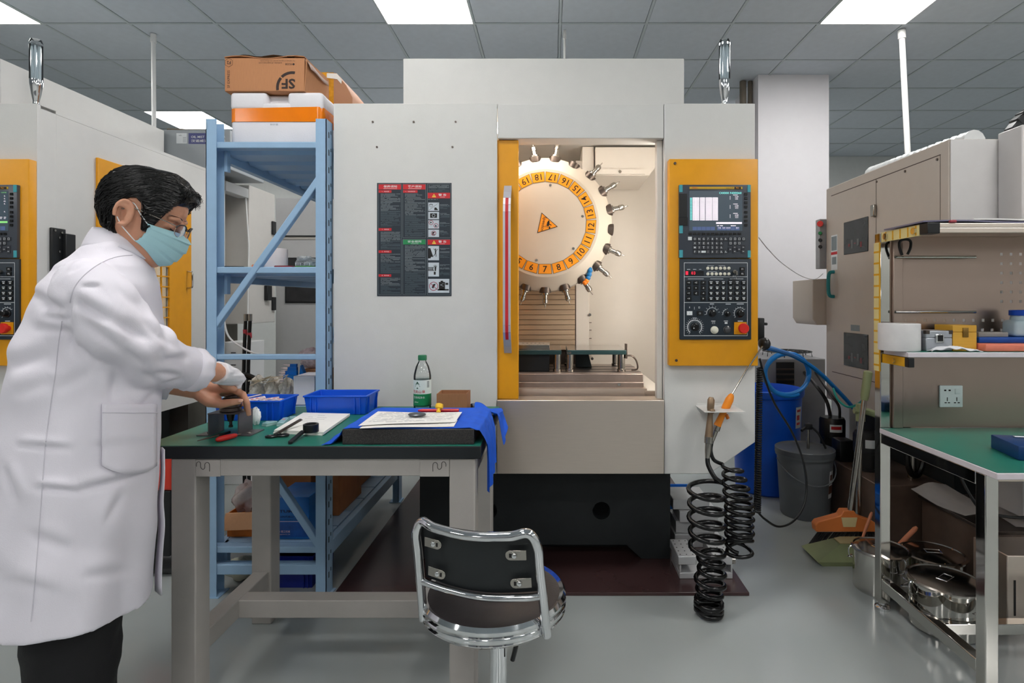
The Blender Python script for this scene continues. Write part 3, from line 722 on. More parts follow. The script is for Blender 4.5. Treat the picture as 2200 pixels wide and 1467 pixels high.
def para(a, b, y0, y1, step, h, dens, grey):
    y = y0
    tx.use(1 if grey else 0)
    while y < y1:
        end = b if gr.random() < .55 else lerp(a, b, gr.uniform(.3, .95)); x = a
        while x < end:
            w_ = gr.uniform(.9, 1.5) if not grey else gr.uniform(1.5, 4)
            if gr.random() < dens: sq(tx, x, min(x+w_, end), y, y+h, npos(1.5))
            x += w_+.45
        y += step
para(818, 860, 416, 452, 2.35, 1.15, .93, 0); para(818, 860, 453, 487, 2.0, .8, .95, 1)
para(818, 860, 498, 517, 2.35, 1.15, .93, 0); para(818, 860, 518, 536, 2.0, .8, .95, 1)
para(818, 860, 545.5, 564, 2.35, 1.15, .93, 0); para(818, 860, 565.5, 587, 2.0, .8, .95, 1)
para(818, 860, 597, 612, 2.35, 1.15, .93, 0); para(818, 860, 613.5, 631, 2.0, .8, .95, 1)
para(870, 913, 416, 461, 2.35, 1.15, .93, 0); para(870, 913, 463, 509, 2.0, .8, .95, 1)
para(870, 913, 527, 582, 2.35, 1.15, .93, 0); para(870, 913, 584, 631, 2.0, .8, .95, 1)
para(921, 965, 397.5, 405, 2.6, 1.3, .93, 0); para(921, 965, 406, 413, 1.9, .8, .95, 1)
para(920, 966, 427.8, 429, 2.6, 1.3, .93, 0)
for y0 in (439, 458, 477.5, 495.5): para(944.8, 966, y0, y0+4, 2.1, 1.0, .95, 0); para(944.8, 966, y0+4.5, y0+10, 1.9, .8, .95, 1)
for y0 in (533, 540, 568, 575): para(944.8, 966, y0, y0+4, 2.2, 1.1, .95, 0)
for y0 in (547, 584): para(944.8, 966, y0, y0+6, 1.9, .8, .95, 1)
o = tx.build('small_print', [M_PRINTG, mat('print_dimgrey', (84, 98, 104), .6)], ws, recalc=False); o['kind'] = 'stuff'
pic = MB()
boxes = [(920, 943.3, 435, 453), (920, 943.3, 455, 471), (920, 943.3, 472.8, 491), (920, 943.3, 493.2, 509), (920, 943.2, 528.3, 559), (920, 943.2, 564, 594), (920, 965.3, 599, 629)]
for a, b, c_, d in boxes: sq(pic, a, b, c_, d, npos(2))
def pdisc(x0, y0, r, mi, y=4, n=20, ri=0):
    pic.use(mi)
    for i in range(n):
        a, b = 2*math.pi*i/n, 2*math.pi*(i+1)/n
        pic.add([P(x0+ri*math.cos(a), y0-ri*math.sin(a), npos(y)), P(x0+r*math.cos(a), y0-r*math.sin(a), npos(y)), P(x0+r*math.cos(b), y0-r*math.sin(b), npos(y)), P(x0+ri*math.cos(b), y0-ri*math.sin(b), npos(y))], [(0, 1, 2, 3)])
def ppoly(pts, mi, y=4):
    pic.use(mi); pic.add([P(a, b, npos(y)) for a, b in pts], [tuple(range(len(pts)))])
def pline(a, b, w_, mi, y=5):
    pic.use(mi); d = Vector((b[0]-a[0], b[1]-a[1])).normalized(); n_ = Vector((-d.y, d.x))*w_/2
    ppoly([(a[0]+n_.x, a[1]+n_.y), (b[0]+n_.x, b[1]+n_.y), (b[0]-n_.x, b[1]-n_.y), (a[0]-n_.x, a[1]-n_.y)], mi, y)
pdisc(926, 441, 4, 1, ri=3.5); pline((922.5, 439.5), (929.5, 439.5), 1, 1); pline((921, 452), (942, 436), .5, 1); ppoly([(933, 451.5), (933.5, 446), (937, 445.5), (941.5, 451.5)], 1)
ppoly([(924, 467.8), (924, 458.2), (939, 458.2), (939, 467.8)], 1); pdisc(931.5, 463, 3.5, 0, 5, ri=2.7)
pdisc(926, 478, 5, 2, ri=4); ppoly([(923.5, 480), (925, 476), (928.5, 478)], 1); pdisc(936.7, 484.7, 5, 2, ri=4); ppoly([(934, 487), (936, 482), (939, 487)], 1)
pdisc(931.6, 501, 5.4, 2, ri=4.4); ppoly([(929, 498), (934, 498), (930, 504.5), (934.5, 504.5), (934.5, 503.2), (928.5, 503.2)], 1); pline((928, 504.5), (935.4, 497.4), .9, 2)
ppoly([(920, 533), (924.5, 533), (931, 551.8), (926, 551.8), (925, 555), (920, 555)], 1)
pdisc(935.8, 535.5, 1.5, 1); ppoly([(934.5, 537.4), (937.5, 537.4), (937, 545), (934.5, 545)], 1); pline((935, 538), (931.5, 534), 1, 1); pline((937, 538.2), (941, 535), 1, 1); pline((935.3, 544.5), (931.6, 550.3), 1.3, 1); pline((936.5, 544.5), (936.9, 551.5), 1.3, 1)
ppoly([(920, 573.8), (932, 573.8), (932, 575.3), (920, 575.3)], 1); ppoly([(920, 576.8), (929, 576.8), (929, 579), (920, 579)], 1); ppoly([(929, 575.5), (932, 578), (929, 580.2)], 1); ppoly([(920, 580.3), (932.5, 580.3), (932.5, 581.9), (920, 581.9)], 1)
ppoly([(933.7, 575), (937.5, 573), (936.5, 582), (934, 582)], 1); ppoly([(932, 583.5), (936, 583.5), (936, 590), (932, 590)], 1)
for dx_ in (-3.5, -1, 1.5, 4): pline((935, 575), (935+dx_, 568.5+abs(dx_)*.6), .9, 1)
pdisc(931.6, 614.8, 9.6, 2, ri=8.4); ppoly([(927.5, 618), (930, 611), (936, 609), (934.5, 613), (931, 619.5)], 1); pline((925, 608.5), (938.2, 621.3), 1.1, 2)
ppoly([(943, 605.5), (956, 605.5), (956, 623.5), (943, 623.5)], 1); ppoly([(946.5, 603), (952, 603), (952, 605.5), (946.5, 605.5)], 1); ppoly([(940, 621), (964, 621), (964, 623.8), (940, 623.8)], 1); ppoly([(957, 607.5), (963, 607.5), (963, 611.8), (957, 611.8)], 1)
pline((946, 612), (953, 609), .5, 0, 6); pline((946, 612), (953, 615), .5, 0, 6)
for y0 in (420, 520.3): ppoly([(927.8, y0+3.6), (937, y0+3.6), (932.4, y0-4)], 3); pline((932.4, y0-1), (932.4, y0+1.8), .9, 1)
pic.build('pictogram', [mat('print_paleblue', (196, 204, 212), .5), M_PRINTK, mat('print_crimson', (150, 34, 60), .5), mat('print_warnyellow', (236, 200, 80), .5)], ws, recalc=False)

# ---------------------------------------------------------------- fixture on the work table of the centre machine
# (built as things of their own further below, the second machine is copied first)
# ---------------------------------------------------------------- second machine, left
mc2 = copy_tree(mc, skip=('screen_display', 'safety_notice', 'work_table'))
mc2.location.x += -2.97
mc2['label'] = 'white machining centre behind the man, barred yellow window in its side'
cp2 = [c for c in mc2.children if c.name.split('.')[0] == 'control_panel'][0]
ORIGIN[cp2.name] = ORIGIN[mc.name]
sp = MB(); sp.use(1)
for i, s_ in enumerate(('0.', '0.', '40.', '0.', '', '', '0.')):
    if s_: add_text(sp, s_, P(1588, 421+i*5.6, YS), ht=3.2*YS/F, bold=.01)
sq(sp, 1484, 1577, 475, 479); sp.use(2); sq(sp, 1577, 1594, 475, 479); add_text(sp, '12:47:05', P(1586, 413.5, YS), ht=2.4*YS/F); sp.use(3)
for i in range(5): sq(sp, 1488+i*9.7, 1497+i*9.7, 486, 494.5); sq(sp, 1541+i*9.7, 1550+i*9.7, 486, 494.5)
sp.use(1)
for i in range(8): sq(sp, 1530+i*8, 1535+i*8, 466, 467.3); sq(sp, 1530+i*8, 1534+i*8, 469, 470)
sp.build('screen_display', [M_SCREEN, M_SCRW, mat('screen_green', (120, 190, 110), .4, emit=(130, 200, 116), estr=.8), M_SCRB], cp2, recalc=False)
# floor plates
M_PLATE = mat('brown_floor_plate', (66, 46, 46), .22, var=.12, scale=4, rvar=.05)
tag(MB().box(-.885, .807, 2.316, 3.95, 0, .014).build('floor_plate', M_PLATE, bevel=.002), 'dark brown steel floor plate under the centre machining centre', 'plate')
tag(MB().box(-3.855, -2.163, 2.316, 3.70, 0, .014).build('floor_plate', M_PLATE, bevel=.002), 'dark brown steel floor plate under the machine behind the man', 'plate')

# fixture plates standing on pillars on the work table
ZTB = Zc(803, 2.55)+.0012; ZPL = Zc(752, 2.6)
M_PLT = mat('ground_plate', (176, 172, 170), .12, .9, var=.04); M_PLE = mat('plate_edge_teal', (52, 78, 80), .3, .4, var=.08)
for (a, b, lab) in ((1060, 1206, 'ground steel fixture plate carrying the drilled block'), (1219, 1346, 'ground steel fixture plate with a clamp and cable at its end')):
    t = thing('fixture_plate', lab, 'fixture', (X((a+b)/2, 2.6), 2.72, ZTB))
    x0, x1 = X(a, 2.6), X(b, 2.6)
    MB().box(x0, x1, 2.6, 2.90, ZPL-.021, ZPL-.001).build('plate', M_PLE, t, bevel=.002); MB().box(x0+.001, x1-.001, 2.601, 2.899, ZPL-.0009, ZPL).build('ground_face', M_PLT, t)
    xs_ = (x1-.018, x0+.02) if a < 1100 else (x0+.012, x1-.02)
    for i, xx in enumerate(xs_):
        for yy in (2.625, 2.87):
            MB().lathe([(.020, 0), (.020, .012), (.0165, .014), (.0165, ZPL-.0215-ZTB)], (xx, yy, ZTB), n=22).build('pillar', M_TOOL, t)
    if a > 1100:
        MB().box(x1-.004, x1+.006, 2.61, 2.64, ZPL-.04, ZPL+.028).build('end_clamp', M_DARKSTEEL, t, bevel=.002)
        MB().tube(smooth_path([(x1+.006, 2.63, ZPL-.028), (x1+.03, 2.63, ZPL-.03), (x1+.052, 2.64, ZPL-.055), (x1+.056, 2.64, ZPL-.09), (x1+.03, 2.65, ZTB+.004)], 5), .0042, 7).build('cable', M_DARKSTEEL, t)
        for xx in (x0+.002, x0+.012): MB().cyl((xx, 2.598, ZPL-.012), (xx, 2.612, ZPL-.012), .006, n=8).build('clamp_screw', M_TOOL, t)
    else:
        MB().box(x0, x1-.055, 2.63, 2.86, ZTB, ZPL-.0215).build('riser_block', M_BLACK, t, bevel=.002)
q = MB().prism([(X(1236, 2.85), 2.80, ZTB), (X(1270, 2.85), 2.80, ZTB), (X(1262, 2.85), 2.80, ZPL-.023), (X(1236, 2.85), 2.80, ZPL-.023)], (0, .05, 0))
tag(q.build('angle_block', mat('angle_dark', (44, 56, 58), .5), bevel=.002), 'dark angle block standing under the fixture plate with the clamp', 'block')
M_SPK = mat('chip_covered', (206, 196, 186), .35, .5, var=.25, scale=160, speck=((110, 84, 60), 240, .2))
t = thing('drilled_block', 'bright drilled metal block covered in chips on the fixture plate', 'workpiece', (X(1120, 2.66), 2.72, ZPL))
x0, x1 = X(1062, 2.64), X(1181, 2.64)
MB().box(x0, x1, 2.64, 2.80, ZPL+.0002, ZPL+.020).build('block', M_TOOL, t, bevel=.001); MB().box(x0+.001, x1-.001, 2.641, 2.799, ZPL+.0202, ZPL+.0225).build('chip_layer', M_SPK, t)
for i in range(6): MB().cyl((lerp(x0+.13, x1-.03, i/5), 2.72, ZPL+.022), (lerp(x0+.13, x1-.03, i/5), 2.72, ZPL+.0232), .005, n=12).build('hole', M_PRINTK, t)
# ================================================================ green-topped work bench and what lies on it
ZW = .779; BX0, BX1, BY0, BY1 = -1.2, -.2066, 1.658, 2.285
def on(px, py, z=ZW):
    Y = (EYE-z)*F/(py-CY); return Vector((X(px, Y), Y, z))
M_GREEN = mat('green_laminate', (34, 112, 96), .4, var=.06, scale=7)
M_EDGE = mat('black_edge', (30, 34, 37), .4, var=.08)
M_BENCH = mat('bench_grey', (172, 167, 162), .5, var=.03, bump=.1, bscale=300)
M_SEAM = mat('seam_dark', (70, 68, 66), .6)
wb = thing('workbench', 'grey steel work bench with green top and black edge, man working at it', 'bench', ((BX0+BX1)/2, (BY0+BY1)/2, 0))
MB().box(BX0, BX1, BY0, BY1, ZW-.0385, ZW-.0015).build('tabletop', M_EDGE, wb, bevel=.002)
MB().box(BX0+.002, BX1-.002, BY0+.002, BY1-.002, ZW-.0015, ZW).build('table_mat', M_GREEN, wb)
LXA, LXB, LXC, LXD = -1.1164, -1.044, -.300, -.224
zt = ZW-.0385
for (a, b) in ((LXA, LXB), (LXC, LXD)):
    for (y0, y1) in ((1.665, 1.737), (2.112, 2.184)):
        MB().box(a, b, y0, y1, 0, zt).build('leg', M_BENCH, wb, bevel=.004)
    MB().box(a+.008, b-.008, 1.737, 2.112, .136, .196).build('side_stretcher', M_BENCH, wb, bevel=.003)
MB().box(LXB-.01, LXC+.01, 1.908, 1.968, .136, .196).build('stretcher', M_BENCH, wb, bevel=.003)
MB().box(LXB, LXC, 1.667, 1.70, zt-.052, zt).build('front_rail', M_BENCH, wb, bevel=.002)
MB().box(LXB, LXC, 2.15, 2.184, zt-.052, zt).build('rear_rail', M_BENCH, wb, bevel=.002)
for (a, b) in ((LXA, LXB), (LXC, LXD)): MB().box(a, b, 1.737, 2.112, zt-.052, zt).build('side_rail', M_BENCH, wb)
for (a, b, px0, fl) in ((420, 473, 422, 1), (902, 965, 930, -1)):
    q = MB(); pbox(q, a, b, 988, 1024, 1.664, .004); c_ = q.build('corner_plate', M_BENCH, wb, bevel=.001)
    w_ = [(0, 0), (0, -8), (3, -13), (7, -13), (9, -8), (9, 0), (11, 6), (15, 8), (18, 3), (18, -6), (21, -11), (25, -11), (28, -5), (28, 14)]
    if fl > 0: pts = [P(px0+x*1.0, 1002+y*.75, 1.6635) for x, y in w_]
    else: pts = [P(px0+28-x*1.0, 1002+y*.75, 1.6635) for x, y in w_]
    MB().tube(smooth_path(pts, 3), .0009, 5).build('wave_groove', M_SEAM, c_)

# -- tool holder stand
M_STAND = mat('stand_blackened', (96, 90, 92), .42, .4, var=.08)
ys0, ys1 = 1.78, 1.862; xl, xr, ztp = X(448, 1.78), X(512, 1.78), Zc(888, 1.78)
st = thing('holder_stand', 'black bent plate stand holding a tool holder upside down under the man\'s hands', 'stand', ((xl+xr)/2, 1.82, ZW))
hc_ = Vector(((xl+xr)/2, 1.821, ztp))
MB().prism([(xl-.004, ys0, ztp-.004), (xr+.004, ys0, ztp-.004), (xr+.004, ys1, ztp-.004), (xl-.004, ys1, ztp-.004)], (0, 0, .004), [circ(hc_-Vector((0, 0, .004)), .021, 24, (1, 0, 0), (0, 1, 0))]).build('top_plate', M_STAND, st, bevel=.001)
for x0, s_ in ((xl, -1), (xr, 1)):
    MB().box(x0-.002, x0+.002, ys0, ys1, ZW, ztp-.004).build('leg_plate', M_STAND, st)
    fl = (x0-.036, x0) if s_ < 0 else (x0, x0+.04)
    f_ = MB().box(fl[0], fl[1], ys0-.004, ys1, ZW, ZW+.003).build('foot_flange', M_STAND, st)
    cc = ((fl[0]+fl[1])/2, ys0+.03, ZW+.003)
    MB().tube(circ(cc, .007, 14, (1, 0, 0), (0, 1, 0)), .0016, 5, closed=True).build('slot_rim', M_TOOL, f_)
th = thing('tool_holder', 'steel taper tool holder seated in the black stand', 'tool', (hc_.x, hc_.y, ztp))
MB().lathe([(.032, .002), (.032, .012), (.027, .014), (.027, .020), (.032, .022), (.032, .032), (.024, .033), (.024, .042), (.018, .044), (.018, .049), (.008, .051)], hc_, n=30).build('flange', M_DARKSTEEL, th)
MB().lathe([(.0324, .023), (.0324, .0305)], hc_, n=30).build('flange_ring', M_TOOL, th)
MB().lathe([(.0155, .002), (.0085, -.032), (.0045, -.034), (.0045, -.044), (.0065, -.046), (.0065, -.052)], hc_, n=22).build('taper', M_DARKSTEEL, th)

# -- blue bins
M_BIN = mat('blue_bin', (12, 84, 206), .35, var=.04, bump=.03, bscale=200)
def blue_bin(x0, x1, y0, y1, z0, h, label, name='storage_bin', ribs=True, m=M_BIN, tpr=.008):
    t = thing(name, label, 'bin', ((x0+x1)/2, (y0+y1)/2, z0))
    def ring(d, z, inset): return [(x0+inset, y0+inset, z), (x1-inset, y0+inset, z), (x1-inset, y1-inset, z), (x0+inset, y1-inset, z)]
    q = MB(); th_ = .0035
    rings = [ring(0, z0, tpr+.004), ring(0, z0+h, .004), ring(0, z0+h, .0), ring(0, z0+h+.006, .0), ring(0, z0+h+.006, .004+th_), ring(0, z0+.004, tpr+.004+th_)]
    rings = [[Vector(p) for p in r] for r in rings]
    q.loft(rings, cap=True); q.build('tub', m, t, ang=30, bevel=.0015)
    if ribs:
        for k in (.12, .2, .8, .88):
            xx = lerp(x0, x1, k); MB().box(xx-.0015, xx+.0015, y0+.001, y0+tpr+.003, z0+.004, z0+h).build('rib', m, t)
        for k in (.2, .8):
            yy = lerp(y0, y1, k); MB().box(x1-tpr-.003, x1-.001, yy-.0015, yy+.0015, z0+.004, z0+h).build('rib', m, t)
    return t
b2x0, b2x1 = X(650, 2.105), X(789, 2.105)
blue_bin(b2x0, b2x1, 2.105, 2.26, ZW, .066, 'empty blue plastic bin on the green bench beside the papers')
b1x1 = X(602, 1.997); b1x0 = b1x1-.238
blue_bin(max(b1x0, BX0+.005), b1x1, 1.997, 2.147, ZW, .066, 'blue plastic bin filled with small white and red packets')
M_PACK = mat('packet_white', (224, 212, 214), .35, var=.06, scale=60)
M_PACKR = mat('packet_redprint', (196, 70, 78), .4, var=.2, scale=90)
M_PACKK = mat('packet_kraft', (206, 188, 160), .4, var=.12, scale=50)
pr = random.Random(5)
from mathutils.bvhtree import BVHTree
bin1 = [o for o in SC.objects if o.name.startswith('storage_bin') and 'filled' in o['label']][0]
pv, pf_ = [], []
for ch_ in bin1.children:
    k0 = len(pv); pv += [v.co+ORIGIN[bin1.name] for v in ch_.data.vertices]; pf_ += [tuple(i+k0 for i in p.vertices) for p in ch_.data.polygons]
for i in range(58):                      # every packet is let down where it can sink lowest among the others
    under = BVHTree.FromPolygons(pv, pf_); best = None
    for _try in range(7):
        cx_ = pr.uniform(b1x1-.175, b1x1-.045); cy_ = pr.uniform(2.03, 2.112)
        L_ = pr.uniform(.05, .066); a = pr.uniform(-.9, 1.2); tl = .12 if i < 34 else .4
        if abs(math.sin(a))*L_/2 > min(cy_-2.012, 2.132-cy_): a *= .25
        rot = Matrix.Rotation(a, 3, 'Z') @ Matrix.Rotation(pr.uniform(-tl, tl), 3, 'Y') @ Matrix.Rotation(pr.uniform(-tl, tl), 3, 'X')
        q = MB(); q.obox((cx_, cy_, 0), (L_, .016, .004), rot); q.use(1)
        for k in range(3): q.obox(Vector((cx_, cy_, 0))+rot @ Vector((L_*(-.3+.3*k), 0, .0022)), (L_*.16, .006, .0004), rot)
        z_ = ZW+.13
        while z_ > ZW+.006:
            if under.overlap(BVHTree.FromPolygons([v+Vector((0, 0, z_)) for v in q.v], q.f)): z_ += .001; break
            z_ -= .001
        if best is None or z_ < best[0]: best = (z_, q)
    z_, q = best
    for v in q.v: v.z += z_
    k0 = len(pv); pv += [v.copy() for v in q.v]; pf_ += [tuple(j+k0 for j in f) for f in q.f]
    tag(q.build('insert_packet', [M_PACK, M_PACKR]), 'small white packet with red print lying in the filled blue bin', 'packet', 'packets in the filled blue bin')

# -- tissue by the stand
M_TISS = mat('tissue', (236, 238, 240), .8, var=.02)
def crumple(c, r, seed, name, m, label, cat, nu=18, nv=12, amp=.35):
    rr = random.Random(seed); ph = [(rr.uniform(2, 6), rr.uniform(2, 6), rr.uniform(0, 6.3)) for _ in range(5)]
    q = MB(); c = Vector(c); vs = []; fs = []
    for j in range(nv+1):
        t = math.pi*j/nv
        for i in range(nu):
            p = 2*math.pi*i/nu
            k = 1+amp*sum(math.sin(a*p+b*t+f) for a, b, f in [(round(x), y, z) for x, y, z in ph])/3
            z = r[2]*math.cos(t)*k
            vs.append(c+Vector((r[0]*math.sin(t)*math.cos(p)*k, r[1]*math.sin(t)*math.sin(p)*k, max(-r[2], z))))
    for j in range(nv):
        for i in range(nu): fs.append((j*nu+i, (j+1)*nu+i, (j+1)*nu+(i+1) % nu, j*nu+(i+1) % nu))
    q.add(vs, fs); return tag(q.build(name, m, ang=50), label, cat)
crumple(on(546, 914)+Vector((0, .012, .026)), (.013, .012, .026), 4, 'tissue', M_TISS, 'crumpled white tissue beside the black holder stand', 'tissue')

# -- small clear cases
M_CASE = mat('clear_teal_plastic', (176, 214, 212), .15, var=.04, alpha=.75)
for (a, b, lab) in (((567, 916.5), (592, 911), 'flat clear teal insert case next to the stand, lid shut'), ((602, 916), (616, 903), 'clear teal insert case with a pink mark, beside the notepad')):
    p0, p1 = on(*a), on(*b); d = (p1-p0); mid = (p0+p1)/2+Vector((0, 0, .006)); L_ = d.length
    rot = Matrix.Rotation(math.atan2(d.y, d.x), 3, 'Z')
    t = thing('insert_case', lab, 'case', (mid.x, mid.y, ZW))
    MB().obox(mid-Vector((0, 0, .0025)), (L_, .024, .007), rot).build('tray', M_CASE, t, bevel=.001)
    MB().obox(mid+Vector((0, 0, .004)), (L_*.94, .022, .004), rot).build('lid', M_CASE, t, bevel=.001)
    if 'pink' in lab: MB().obox(mid+rot @ Vector((.006, 0, .0068)), (.012, .006, .001), rot).build('pink_mark', mat('pink_plastic', (214, 110, 130), .4), t)
c_ = on(629, 900.5); tag(MB().lathe([(.011, 0), (.011, .009), (.009, .0105)], c_, n=20).build('bottle_cap', M_CASE), 'small round translucent cap by the insert cases', 'cap')
c_ = on(576, 909); tag(MB().rbox(c_.x-.012, c_.x+.012, c_.y, c_.y+.014, ZW, ZW+.006, .002).build('cap_piece', M_CASE), 'small translucent rectangular cap behind the flat insert case', 'cap')

# -- notepad with handwriting
M_PAPER = mat('paper', (240, 237, 232), .7, var=.015)
M_INK = mat('ink_grey', (120, 118, 130), .7)
ncor = [on(588, 931), on(694, 936), on(751, 895), on(651, 892.5)]
nb = thing('notepad', 'cream paper pad with faint handwriting beside the round black spanner', 'notepad', tuple(sum(ncor, Vector())/4))
q = MB(); z0 = ZW+.0005
for k in range(4):
    h0, h1 = ZW+.0004+.0028*k, ZW+.0028*(k+1)
    sh = Vector((pr.uniform(-.002, .002), pr.uniform(-.001, .001), 0))
    q.prism([Vector((p.x, p.y, h0))+sh for p in ncor], (0, 0, h1-h0))
q.build('pages', M_PAPER, nb)
wr = MB(); zt_ = ZW+.0116
e0, e1 = (ncor[1]-ncor[0]), (ncor[3]-ncor[0])
for r_, (v, u0, u1) in enumerate(((.86, .45, .6), (.74, .30, .36), (.74, .5, .7), (.64, .28, .72), (.54, .25, .6), (.46, .25, .66))):
    u = u0
    while u < u1:
        c0 = ncor[0]+e0*u+e1*v; c0.z = zt_; wr.obox(c0, (.008, .0012, .0002), Matrix.Rotation(pr.uniform(-.5, .5), 3, 'Z')); u += .055
o = wr.build('handwriting', M_INK, nb); o['kind'] = 'stuff'

# -- spanner, scissors, red handled pliers, file
sp_ = thing('ring_spanner', 'black ring nut spanner with a round socket head on the notepad corner', 'spanner', tuple(on(655, 945)))
rc_ = on(668, 935)+Vector((0, 0, .0117))
MB().lathe([(.0235, 0), (.0235, .024), (.0185, .026), (.0165, .024), (.0165, .0)], rc_, n=28, cap=False).build('socket_ring', M_BLACKP, sp_, bevel=.0008)
MB().lathe([(.0165, .002), (.012, .004), (.012, .018), (.0165, .02)], rc_, n=10, cap=False).build('socket_teeth', M_RUBBER, sp_)
hq0, hq1 = rc_+Vector((-.018, -.014, .004)), on(624, 954)+Vector((0, 0, .0055))
MB().beam(hq0, hq1, .013, .008).cyl(hq1+Vector((0, 0, -.004)), hq1+Vector((0, 0, .004)), .0065, n=14).build('handle', M_BLACKP, sp_, bevel=.0012)
sc_ = thing('scissors', 'black handled scissors lying point away on the green bench', 'scissors', tuple(on(600, 940)))
for (px, py, rr_, nm) in ((583, 940, .0105, 0), (606, 938, .013, 1)):
    c0 = on(px, py)+Vector((0, 0, .004+nm*.001)); MB().tube([c0+Vector((math.cos(t)*rr_*1.5, math.sin(t)*rr_, 0)) for t in [2*math.pi*i/20 for i in range(20)]], .0036, 7, closed=True).build('finger_loop', M_BLACKP, sc_)
MB().beam(on(600, 937)+Vector((0, 0, .0105)), on(648, 921)+Vector((0, 0, .030)), .008, .002).build('blade', M_DARKSTEEL, sc_)
MB().beam(on(590, 939)+Vector((0, 0, .0095)), on(646, 922)+Vector((0, 0, .0335)), .008, .002).build('blade', M_DARKSTEEL, sc_)
pl_ = thing('screwdriver', 'screwdriver with red grip and black shank on the bench front', 'screwdriver', tuple(on(505, 945)))
g0, g1 = on(464, 951.5)+Vector((0, 0, .009)), on(508, 941)+Vector((0, 0, .009))
d_ = (g1-g0)
MB().tube([g0, g0+d_*.06, g0+d_*.2, g0+d_*.6, g0+d_*.92, g1], [.003, .0065, .0088, .0085, .007, .005], 12).build('grip', mat('grip_red', (206, 42, 38), .3, var=.05), pl_)
MB().cyl(g1, g1+d_.normalized()*.013, .003, n=8).build('shank', M_DARKSTEEL, pl_)
fl_ = thing('needle_file', 'thin black needle file lying in front of the holder stand', 'file', tuple(on(460, 944)))
f0, f1 = on(424, 949)+Vector((0, 0, .003)), on(470, 938)+Vector((0, 0, .005))
MB().tube([f0, lerp(f0, f1, .3), lerp(f0, f1, .7), f1], [.0012, .0022, .003, .0034], 6).build('blade', M_DARKSTEEL, fl_)
MB().tube([f1, f1+(f1-f0)*.55], [.0042, .004], 8).build('handle', M_BLACKP, fl_)

# -- granite surface plate, blue cloth, drawings
M_GRAN = mat('granite_black', (48, 46, 46), .4, var=.3, scale=160, speck=((120, 112, 106), 420, .16))
GX0, GX1, GY0, GY1, GZ = X(735, 1.673), X(1018, 1.673), 1.673, 1.985, Zc(922, 1.673)
tag(MB().box(GX0, GX1, GY0, GY1, ZW, GZ).build('surface_plate', M_GRAN, bevel=.002), 'thick black granite surface plate under the blue cloth', 'plate')
M_CLOTH = mat('blue_cloth', (20, 88, 208), .8, var=.08, scale=30, bump=.25, bscale=260)
cr = random.Random(9)
path = [(GX0-.055, ZW+.003), (GX0-.03, ZW+.006), (GX0-.010, ZW+.026), (GX0+.002, GZ+.002), (GX0+.03, GZ+.003), (GX1-.06, GZ+.003), (GX1-.012, GZ+.004), (GX1+.014, GZ-.003), (GX1+.026, GZ-.022), (BX1+.014, ZW-.004), (BX1+.018, ZW-.055), (BX1+.02, ZW-.10)]
def cloth_fn(u, v):
    k = u*(len(path)-1); i = min(int(k), len(path)-2); t = k-i
    x, z = lerp(path[i][0], path[i+1][0], t), lerp(path[i][1], path[i+1][1], t)
    y = lerp(GY0+.006, GY1+.012, v)
    r = max(0, u-.62)/.38; l = max(0, .25-u)/.25
    x += .008*r*math.sin(v*17+u*3)+.004*l*math.sin(v*14)
    y = lerp(y, lerp(GY0+.03, GY0+.16, v), r*.9) if r > 0 else y
    y -= .02*l*(1-v)
    z += (.002*math.sin(v*19+u*40)+.0015*math.sin(u*60))*(.35 if r == 0 else .6)
    if r > .75: z -= (1-v)*.05*(r-.75)*4
    return (x, y, max(z, ZW+.001) if x < BX1-.004 else z)
tag(MB().sheet(cloth_fn, 66, 24, .0018, (0, 0, -1)).build('wiping_cloth', M_CLOTH, ang=80), 'blue cloth spread over the granite plate, one end hanging off the bench', 'cloth')
# second crumpled cloth behind, against the machine
def cloth2(u, v):
    a = u*math.pi
    x = BX1-.075+.11*u+.006*math.sin(v*9+u*7); y = 2.02+.2*v+.012*math.sin(u*11)
    z = ZW+.018+.018*math.sin(a*1.3+v*3)+.008*math.sin(v*13+u*5)
    if u > .6: z -= (u-.6)*.20; x = BX1+.011+.026*(u-.6)/.4+.005*math.sin(v*11)
    return (x, y, max(z, ZW+.0045) if u < .67 else z)
tag(MB().sheet(cloth2, 24, 20, .002).build('wiping_cloth', M_CLOTH, ang=80), 'crumpled blue cloth on the bench corner against the machine panel', 'cloth')
# drawings
def sheets(cor, dz, name, label, seed, nl=14):
    t = thing(name, label, 'paper', tuple(sum(cor, Vector())/4)); rr = random.Random(seed)
    q = MB(); q.sheet(lambda u, v: lerp(lerp(cor[0], cor[1], u), lerp(cor[3], cor[2], u), v)+Vector((0, 0, dz+.0015*math.sin(u*5+v*2)*(1 if seed else .4))), 10, 6, .0006).build('sheet', M_PAPER, t)
    ln = MB()
    for i in range(nl):
        v = .92-.84*i/nl; u = .06
        while u < .94:
            w_ = rr.uniform(.02, .12)
            if rr.random() < .72:
                a = lerp(lerp(cor[0], cor[1], u), lerp(cor[3], cor[2], u), v); b = lerp(lerp(cor[0], cor[1], min(.95, u+w_)), lerp(cor[3], cor[2], min(.95, u+w_)), v)
                ln.beam(a+Vector((0, 0, dz+.0018)), b+Vector((0, 0, dz+.0018)), .0015, .0003)
            u += w_+.02
    o = ln.build('print', mat('faint_print', (166, 168, 176), .7), t); o['kind'] = 'stuff'
zp = GZ+.007
sheets([on(772, 920, zp), on(975, 915, zp), on(983, 903, zp), on(800, 900, zp)], 0.0, 'drawing_sheet', 'lower printed sheet on the blue cloth, its front edge showing', 2, 4)
sheets([on(770, 917, zp), on(978, 908, zp), on(993, 888, zp), on(812, 887, zp)], .004, 'drawing_sheet', 'top printed drawing sheet on the blue cloth under the grey weight', 1)
